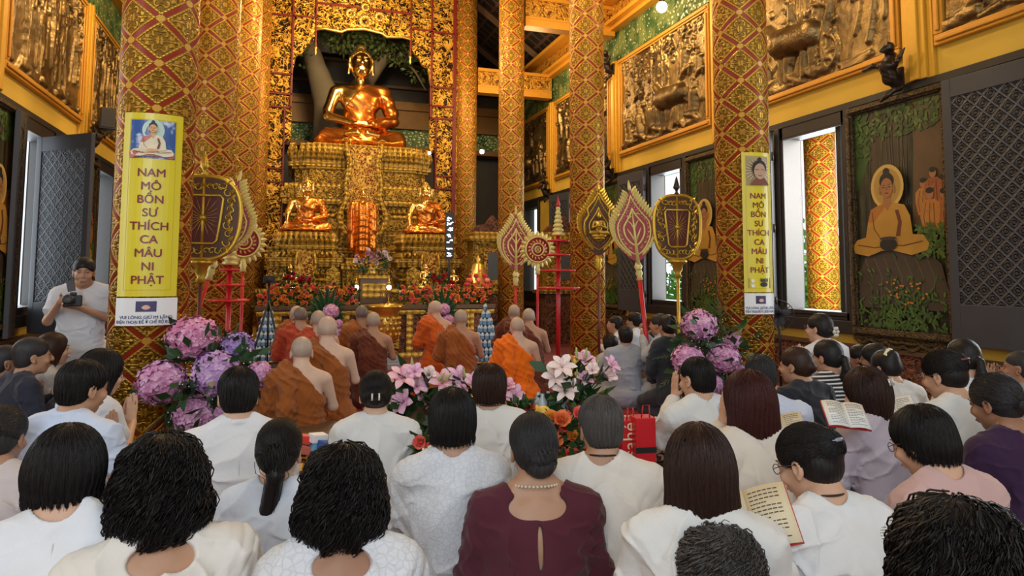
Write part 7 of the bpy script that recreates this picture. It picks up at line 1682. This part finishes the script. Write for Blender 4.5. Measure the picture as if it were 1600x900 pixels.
    if clip:
        kind_, cc = clip
        c = tgt if tgt is not None else Hd(0, -.11, .04); mb = MB()
        if kind_ == 'scrunchie':
            N = 20; mb.tube([c + Rn @ (np.array(((bun[3] * 1.15 + .006 * math.sin(5 * a)) * math.cos(a), .018 + .006 * math.cos(7 * a), (bun[3] * 1.1) * math.sin(a))) * hs) for a in np.linspace(0, 2 * PI, N + 1)[:-1]], [.011 + .003 * (i % 2) for i in range(N)], 8, closed=True); mb.build('scrunchie', paint(cc), t)
        elif kind_ == 'flower':
            for a in range(6): mb.ball(c + Rn @ np.array((.03 * math.cos(a * 1.05), -.03, .03 * math.sin(a * 1.05))), (.016, .010, .016), 8)
            mb.ball(c + Rn @ np.array((0, -.035, 0)), .010, 8); mb.build('flower_hair_clip', paint(cc), t)
        elif kind_ == 'bar':
            for q in (-1, 1): mb.tube([c + Rn @ np.array((q * .018, -.038, .018)), c + Rn @ np.array((q * .018, -.040, -.018))], .005, 6)
            mb.build('hair_clip', solid(cc, .25, .3, 0, 0, 5), t)
        elif kind_ == 'claw':
            mb.tube([c + Rn @ (np.array((x, -.022 - .02 * math.cos(x * 40), .012))) for x in np.linspace(-.035, .035, 9)], .007, 6); mb.build('claw_clip', solid(cc, .3, .2, 0, 0, 5), t)
        elif kind_ == 'tie':
            mb.tube([c + np.array((.027 * math.cos(a), -.015, .027 * math.sin(a))) for a in np.linspace(0, 2 * PI, 13)[:-1]], .006, 6, closed=True); mb.build('hair_tie', paint(cc), t)
    if necklace:
        r_ = .0035 if necklace[0] == 'cord' else .0055; N = 40; mb = MB(); P_ = []
        for a in np.linspace(0, 2 * PI, N + 1)[:-1]: P_.append(L((.061 + .03 * neck) * math.cos(a), .015 + (.066 + .02 * neck) * math.sin(a), .655 - .03 * neck - .030 * math.sin(a) * (1 if math.sin(a) > 0 else .3)))
        if necklace[0] == 'cord': mb.tube(P_, r_, 6, closed=True)
        else: [mb.ball(p, r_, 8) for p in P_]
        mb.build('necklace', solid(necklace[1], .3, .1, 0, 0, 5), t)
    if hat: pass
    return t
W = (.74, .76, .80); WC = (.74, .70, .64); WB = (.66, .72, .82); GR = (.36, .38, .42); CR = (.66, .60, .52)
DV = 'devotees kneeling in the hall'; MK = 'monks kneeling before the altar'
# front rows, from left to right
person(105, 728, 1.92, 'person with a black bob haircut in a white tee at the lower left', -8, 'bob', 'black', 'fair', W, GR, 'lap', .10, 22, -6, .18, 1.08, 'short', .15, group=DV, hs=.92)
person(250, 752, 1.92, 'person with shoulder length dark curls in a cream gathered blouse', 4, 'curly', 'black', 'tan', WC, CR, 'lap', .08, 12, 0, .175, 1.06, 'long', .55, gather=1, group=DV, curl_n=1.1, hs=.92)
person(437, 703, 2.75, 'person with a long black ponytail in a pale blue white shirt', -12, 'pony', 'black', 'fair', WB, None, 'lap', .06, 8, 0, .16, 1.0, 'short', .1, bun=(0, 0, .01, 0), ponyl=.34, clip=('tie', (.03, .02, .02)), group=DV)
person(533, 762, 2.0, 'person with black curls down to the neck in a white lace dress', 2, 'curly', 'black', 'brown', W, None, 'lap', .08, 14, 0, .165, 1.0, 'short', .5, lace=42, group=DV, curl_n=1.2, hs=.90)
person(372, 615, 3.15, 'person with short black hair in a white collared shirt in front of the hydrangeas', 3, 'short', 'black', 'fair', W, (.5, .5, .52), 'lap', .05, 10, 0, .185, 1.05, 'long', .0, collar=True, group=DV)
person(587, 614, 3.75, 'person with a black bun and a pearl hair clip in a long white tunic', 0, 'lowbun', 'black', 'fair', (.70, .71, .70), None, 'pray', .05, 12, 0, .165, 1.0, 'long', .05, bun=(0, -.105, -.02, .048), clip=('bar', (.8, .72, .6)), collar=True, group=DV)
person(706, 655, 2.75, 'person with short black hair in a white lace dress, centre of the front row', 4, 'pixie', 'black', 'tan', W, None, 'pray', .05, 8, 0, .165, 1.04, '34', .2, lace=50, group=DV)
person(765, 603, 3.65, 'person with short brown hair in a white tunic behind the lilies', -3, 'pixie', 'brown', 'tan', (.68, .68, .66), None, 'pray', .05, 4, 0, .16, 1.0, 'long', .1, group=DV, hs=.95, necklace=('cord', (.05, .06, .05)))
person(832, 697, 2.55, 'person with black hair in a low bun wearing a maroon blouse and bead necklace', 8, 'lowbun', 'dgrey', 'tan', (.085, .016, .028), (.06, .02, .03), 'lap', .07, 8, 8, .175, 1.08, '34', .95, keyhole=True, bun=(0, -.10, -.045, .052), necklace=('bead', (.62, .58, .45)), group=DV)
person(938, 665, 2.8, 'person with short grey hair and a black neck cord in a cream shirt', 6, 'short', 'grey', 'tan', WC, CR, 'book', .06, 12, 10, .19, 1.12, 'long', .3, necklace=('cord', (.015, .012, .012)), group=DV)
person(1092, 728, 2.12, 'person with shoulder length straight dark hair in a white raglan shirt', 8, 'lob', 'brown', 'fair', (.70, .70, .68), CR, 'book', .08, 14, 0, .175, 1.06, 'long', .1, group=DV)
person(1126, 906, 1.92, 'person with short curly grey hair cut off by the lower edge', 10, 'curlyshort', 'grey', 'tan', (.55, .50, .46), None, 'lap', .08, 10, 0, .17, 1.05, 'long', .1, group=DV)
person(1088, 590, 3.95, 'person with cropped black hair and joined hands in a white shirt', 30, 'crop', 'black', 'fair', (.70, .71, .70), None, 'face', .06, 6, 18, .185, 1.05, 'long', .05, group=DV)
person(1168, 626, 2.95, 'person with reddish dark bobbed hair in a cream blouse near the right column', 22, 'lob', 'red', 'fair', CR, None, 'face', .06, 10, 14, .18, 1.1, 'long', .1, gather=.6, group=DV)
person(1188, 586, 3.9, 'person with short dark hair in a pale blue shirt beside the right column', 10, 'crop', 'dgrey', 'tan', (.60, .66, .80), (.1, .1, .12), 'lap', .10, 12, 0, .19, 1.1, 'short', .0, collar=True, group=DV)
person(1262, 716, 2.32, 'person with a black bun, glasses and neck cord in a white sweater', 42, 'bun', 'black', 'fair', (.72, .73, .74), (.4, .36, .34), 'book', .10, 22, 16, .185, 1.12, 'long', .1, bun=(0, -.10, .035, .052), glasses=True, necklace=('cord', (.015, .012, .012)), clip=('claw', (.25, .28, .35)), group=DV)
person(1243, 570, 4.6, 'person with a brown bun in a navy blue shirt', 48, 'bun', 'brown', 'tan', (.016, .018, .028), (.02, .02, .02), 'pray', .08, 4, 18, .18, 1.1, 'long', .0, bun=(0, -.11, -.01, .038), collar=True, group=DV)
person(1292, 557, 4.95, 'person with a ponytail in a black and white striped shirt', 45, 'pony', 'black', 'tan', (.02, .02, .028), (.01, .01, .012), 'pray', .06, 4, 12, .18, 1.12, 'long', .0, stripe=(38, .6, (.70, .70, .70)), bun=(0, 0, .0, 0), ponyl=.12, group=DV)
person(1280, 513, 5.7, 'person with glasses and a hair clip in a white lace top below the right window', 50, 'lowbun', 'black', 'fair', W, None, 'pray', .04, 0, 12, .17, 1.05, 'short', .1, lace=40, glasses=True, bun=(0, -.11, -.02, .036), clip=('flower', (.55, .52, .42)), group=DV)
person(1352, 612, 3.6, 'person with long dark hair half tied in a lilac grey dress', 48, 'long', 'brown', 'pale', (.50, .44, .50), (.5, .45, .5), 'book', .05, 14, 14, .165, 1.0, 'long', .05, clip=('bar', (.7, .68, .66)), group=DV)
person(1342, 560, 6.4, 'person with short hair facing left before the carved wainscot', 60, 'short', 'black', 'brown', (.35, .05, .08), None, 'pray', .05, 0, 14, .17, 1.0, 'long', .0, group=DV)
person(1366, 560, 5.7, 'person partly hidden behind the cream scrunchie bun, in crimson', 62, 'pixie', 'black', 'brown', (.22, .015, .05), None, 'pray', .05, 4, 14, .17, 1.0, 'long', .0, group=DV)
person(1383, 572, 5.0, 'person with a cream scrunchie round a black bun in a white shirt', 42, 'bun', 'black', 'fair', (.70, .71, .70), None, 'book', .10, 16, 10, .17, 1.05, 'long', .1, bun=(0, -.09, .07, .040), clip=('scrunchie', (.72, .66, .45)), group=DV)
person(1440, 683, 2.55, 'person with short black hair and glasses in a dusty pink top', 48, 'pixie', 'black', 'fair', (.55, .36, .34), None, 'book', .12, 22, 14, .175, 1.1, 'long', .15, glasses=True, group=DV)
person(1474, 583, 3.6, 'person with a black bun and glasses in a white blouse, right of the lilac dress', 48, 'bun', 'black', 'fair', (.68, .70, .70), None, 'book', .10, 14, 14, .175, 1.08, 'long', .1, bun=(0, -.10, .05, .044), glasses=True, clip=('claw', (.12, .04, .04)), group=DV)
person(1504, 558, 4.5, 'person with long black hair and a blue scrunchie in a white lace top', 34, 'pony', 'black', 'fair', W, None, 'book', .08, 6, 10, .165, 1.0, 'short', .1, lace=40, bun=(0, 0, -.01, 0), ponyl=.06, clip=('scrunchie', (.03, .06, .16)), group=DV)
person(1555, 625, 3.1, 'person with a purple flower clip in a dark purple blouse', 46, 'lowbun', 'dgrey', 'brown', (.035, .012, .045), (.03, .015, .04), 'book', .10, 16, 14, .18, 1.12, 'long', .3, bun=(0, -.12, -.02, .044), clip=('flower', (.22, .07, .30)), group=DV)
person(1594, 575, 4.8, 'person with joined raised hands in grey at the right edge', 62, 'crop', 'dgrey', 'brown', (.24, .27, .28), None, 'face', .06, 0, 14, .18, 1.0, 'long', .0, group=DV)
person(1500, 892, 1.36, 'person with full wavy black hair nearest to the camera at the lower right', 20, 'curly', 'black', 'fair', (.50, .42, .40), None, 'lap', .08, 12, 0, .17, 1.0, 'long', .3, group=DV, curl_n=1.1)
# left side
person(130, 604, 3.2, 'person with black hair and joined hands in a pale blue shirt by the banner column', -42, 'short', 'black', 'tan', (.60, .68, .84), (.3, .32, .36), 'pray', .06, 8, -14, .18, 1.05, 'short', .0, collar=True, group=DV)
person(160, 582, 3.85, 'person with dark hair in white between the pale blue shirt and the column', -55, 'lob', 'black', 'fair', (.66, .68, .74), None, 'pray', .06, 8, -14, .165, 1.0, 'short', .0, glasses=True, group=DV)
person(4, 680, 2.9, 'person in a pale pink grey blouse cut off by the left edge', -20, 'lowbun', 'dgrey', 'tan', (.62, .56, .56), None, 'lap', .08, 10, -10, .17, 1.08, 'long', .1, group=DV)
person(12, 566, 4.8, 'person in a maroon robe sitting cross legged at the left edge', -75, 'crop', 'dgrey', 'brown', (.050, .010, .014), (.045, .012, .014), 'pray', .06, 0, -10, .18, 1.1, 'long', .0, group=DV)
person(52, 556, 4.6, 'person with short grey black hair in a navy and white top, hands joined', -72, 'short', 'dgrey', 'tan', (.022, .024, .04), (.20, .24, .32), 'pray', .08, 0, -10, .175, 1.05, 'long', .0, group=DV)
person(84, 546, 5.4, 'person with brown hair in pale grey behind the navy and white top', -75, 'lob', 'brown', 'fair', (.45, .44, .43), None, 'pray', .06, 0, -10, .165, 1.0, 'long', .0, group=DV)
ph = person(131, 424, 5.9, 'person standing in white by the left wall, holding a black camera', 176, 'short', 'black', 'tan', (.66, .68, .72), (.66, .68, .72), 'cam', .0, 6, 0, .18, 1.08, 'short', .2, stand=True, group=None)
# beyond the second right column
person(977, 525, 8.0, 'person in a grey shirt seen from behind, left of the red fan pole', 12, 'short', 'black', 'tan', (.36, .39, .45), None, 'lap', .05, 0, 0, .175, 1.05, 'short', .0, group=DV)
person(960, 507, 9.6, 'person in white facing left right beside the second right column', 80, 'crop', 'black', 'tan', (.62, .64, .66), None, 'pray', .05, 0, 0, .17, 1.0, 'long', .0, group=DV)
person(953, 538, 8.4, 'small person with black hair half hidden by the second right column', 20, 'pixie', 'black', 'fair', (.5, .5, .54), None, 'lap', .05, 0, 0, .15, .95, 'short', .0, group=DV)
person(990, 502, 9.6, 'person with black hair in white behind the grey shirt', 70, 'short', 'black', 'tan', (.64, .66, .70), None, 'pray', .05, 0, 0, .17, 1.0, 'long', .0, group=DV)
person(1014, 533, 8.6, 'person with a black bob right of the red fan pole', 14, 'bob', 'black', 'fair', (.56, .60, .68), None, 'lap', .05, 4, 0, .16, .95, 'short', .0, group=DV)
person(1029, 507, 7.9, 'person with grey hair and joined hands behind the black bun', 70, 'short', 'dgrey', 'tan', (.42, .45, .50), None, 'face', .05, 0, 0, .17, 1.0, 'long', .0, group=DV)
person(1042, 510, 7.3, 'person with a high black bun in a dark top left of the pink hydrangeas', 35, 'bun', 'black', 'tan', (.03, .04, .05), None, 'lap', .05, 0, 0, .16, 1.0, 'long', .0, bun=(0, -.08, .08, .045), group=DV)
# monks
OR1 = (.30, .085, .014); OR2 = (.60, .105, .010); OR3 = (.13, .030, .012); OR4 = (.40, .05, .015); OR5 = (.85, .17, .004)
def monk(px, py, d, lab, robe, rel=0, sk='fair', hs=1.0, scalp=None, **k): return person(px, py, d, lab, rel, 'shaved', 'black', sk, robe=robe, arms=k.pop('arms', 'pray'), lean=k.pop('lean', .05), hp=k.pop('hp', 6), group=MK, hs=hs, shine=scalp, sw=.175, **k)
SC1 = skin((.52, .37, .28)); SC2 = skin((.16, .12, .10)); SC3 = skin((.42, .32, .255))
monk(471, 550, 5.1, 'nearest monk on the left, in a golden brown robe with a bare right shoulder', OR1, 4, 'pale', 1.0, SC3)
monk(511, 517, 5.7, 'monk with a large pale head and bare shoulder right behind the nearest left monk', OR1, 4, 'pale', 1.06, SC1)
monk(463, 492, 9.0, 'farthest monk of the left group, mostly hidden behind others', OR1, 8, 'fair', 1.05, SC1)
monk(469, 496, 8.0, 'monk with dark stubble in a brick red robe at the left', OR4, 8, 'tan', 1.05, SC2)
monk(497, 502, 7.6, 'monk with a grey head in a brick red robe behind the large pale head', OR4, 4, 'fair', 1.05, SC3)
monk(565, 492, 8.7, 'dark headed monk in a light brown robe left of the golden censer', OR1, 4, 'brown', 1.05, SC2)
monk(583, 504, 8.1, 'monk in a dark brown robe just left of the golden censer', OR3, 2, 'tan', 1.08, SC3)
monk(679, 484, 9.0, 'monk in a bright orange robe turned to the left, right of the censer', OR2, 26, 'fair', 1.05, SC1, hyaw=20)
monk(720, 499, 7.9, 'monk in a golden brown robe with a bare shoulder, centre right', OR1, 2, 'tan', 1.0, SC3)
monk(808, 512, 7.4, 'monk in the brightest orange robe, right of the small golden Buddha', OR5, 6, 'pale', 1.0, SC1)
monk(826, 496, 8.5, 'monk in a dark robe behind and right of the brightest orange robe', OR3, 8, 'tan', 1.0, SC3)
monk(803, 489, 9.3, 'monk in a brown robe behind and left of the brightest orange robe', OR3, 12, 'tan', 1.0, SC3)
# camera in the standing person's hands
hd = atD(114, 470, 5.62); t = thing('photo_camera', hd, 0, 'black photo camera held by the standing person in white', 'camera'); b = MB(); b.box((0, 0, 0), (.13, .07, .09), rz=.2); b.box((0, 0, .055), (.05, .06, .03), rz=.2); bevel(b.build('camera_body', M_BLACK, t), .01)
b = MB(); b.lathe([(.036, 0), (.036, .04), (.032, .045), (.038, .09), (.030, .095)], 18, (-.01, -.03, 0), R=Rx(80) ); b.build('lens', M_BLACK, t); b = MB(); b.box((-.02, .0, .12), (.045, .05, .09), R=Ry(-12)); b.build('flash_unit', M_SHUTF, t)
# open prayer books
M_PAGE = solid((.72, .62, .42), .7, 0, .06, 0, 6, 'warm page'); M_PAGEW = solid((.78, .78, .74), .7, 0, .05, 0, 6, 'white page'); M_INK = solid((.06, .05, .05), .6, 0, 0, 0, 5, 'printing ink')
def book(px, py, d, w_, h, rz, tilt, roll, mat, lab):
    p = atD(px, py, d); t = thing('prayer_book', p, 0, lab, 'book'); t.rotation_euler = (math.radians(tilt), math.radians(roll), math.radians(rz))
    for s in (-1, 1):
        b = MB(); V = []
        for i in range(7):
            q = i / 6; x = s * w_ * q; z = .012 * math.sin(PI * q * .9) - .004 * q
            V += [(x, -h / 2, z), (x, h / 2, z), (x, -h / 2, z - .006), (x, h / 2, z - .006)]
        Fs = [(0, 1, 3, 2), (24, 26, 27, 25)]
        for i in range(6): a, c = 4 * i, 4 * i + 4; Fs += [(a, c, c + 1, a + 1), (a + 2, a + 3, c + 3, c + 2), (a, a + 2, c + 2, c), (a + 1, c + 1, c + 3, a + 3)]
        b.add(V, Fs, True); b.build('page_block', mat, t)
        b = MB()
        for r_ in range(13):
            y = h * (.40 - .8 * r_ / 12); wd_ = .84 if r_ % 4 != 3 else .5
            for i in range(6):
                q0, q1 = .10 + (wd_ - .10) * i / 6, .10 + (wd_ - .10) * (i + .8) / 6; z0, z1 = .012 * math.sin(PI * q0 * .9) - .004 * q0 + .001, .012 * math.sin(PI * q1 * .9) - .004 * q1 + .001
                b.add([(s * w_ * q0, y, z0), (s * w_ * q1, y, z1), (s * w_ * q1, y + h * .018, z1), (s * w_ * q0, y + h * .018, z0)], [(0, 1, 2, 3)])
        b.build('print', M_INK, t)
    b = MB(); b.boxb((-w_ * 1.02, -h * .51, -.012), (w_ * 1.02, h * .51, -.008)); b.build('cover', M_ROSER, t); return t
book(1172, 812, 2.15, .13, .19, -35, 48, -18, M_PAGE, 'open prayer book with yellowed pages right of the straight dark hair')
book(1226, 668, 3.6, .10, .15, -30, 50, -12, M_PAGE, 'small open prayer book in front of the reddish dark hair')
book(1322, 648, 3.35, .10, .15, -20, 40, 6, M_PAGEW, 'open white prayer book held by the person in the lilac grey dress')
book(1400, 643, 4.4, .12, .17, -35, 55, -16, M_PAGEW, 'open white prayer book held in front of the cream scrunchie')
book(1398, 842, 2.15, .09, .14, -30, 40, -14, M_PAGEW, 'open white prayer book held by the person in the dusty pink top')

# ------------------------------------------------------------------ finer pieces hang under the part they belong to
import re
UNDER = {'spokes': 'wheel_ground', 'hub': 'wheel_ground', 'scrollwork': 'backing', 'vein_scrolls': 'backing', 'hinge': 'shutter_frame', 'rail': 'window_frame', 'lens': 'camera_body', 'flash_unit': 'camera_body', 'ribbon': 'bag_body',
         'eye': 'body', 'eyebrow': 'body', 'lips': 'body', 'hair_clip': 'hair', 'scrunchie': 'hair', 'claw_clip': 'hair', 'flower_hair_clip': 'hair', 'hair_tie': 'hair', 'back_seam': 'shirt', 'grille': 'housing', 'embossing': 'bowl', 'beaded_rim': 'tray', 'border_line': 'sheet', 'picture_ground': 'sheet', 'lettering': 'sheet', 'red_tip': 'gilded_spire'}
base = lambda o: re.sub(r'\.\d+$', '', o.name)
for r in [o for o in C.objects if o.parent is None and o.type == 'EMPTY']:
    kids = {}
    for c in r.children: kids.setdefault(base(c), c)
    for c in list(r.children):
        u = UNDER.get(base(c))
        if u in kids and kids[u] is not c: c.parent = kids[u]
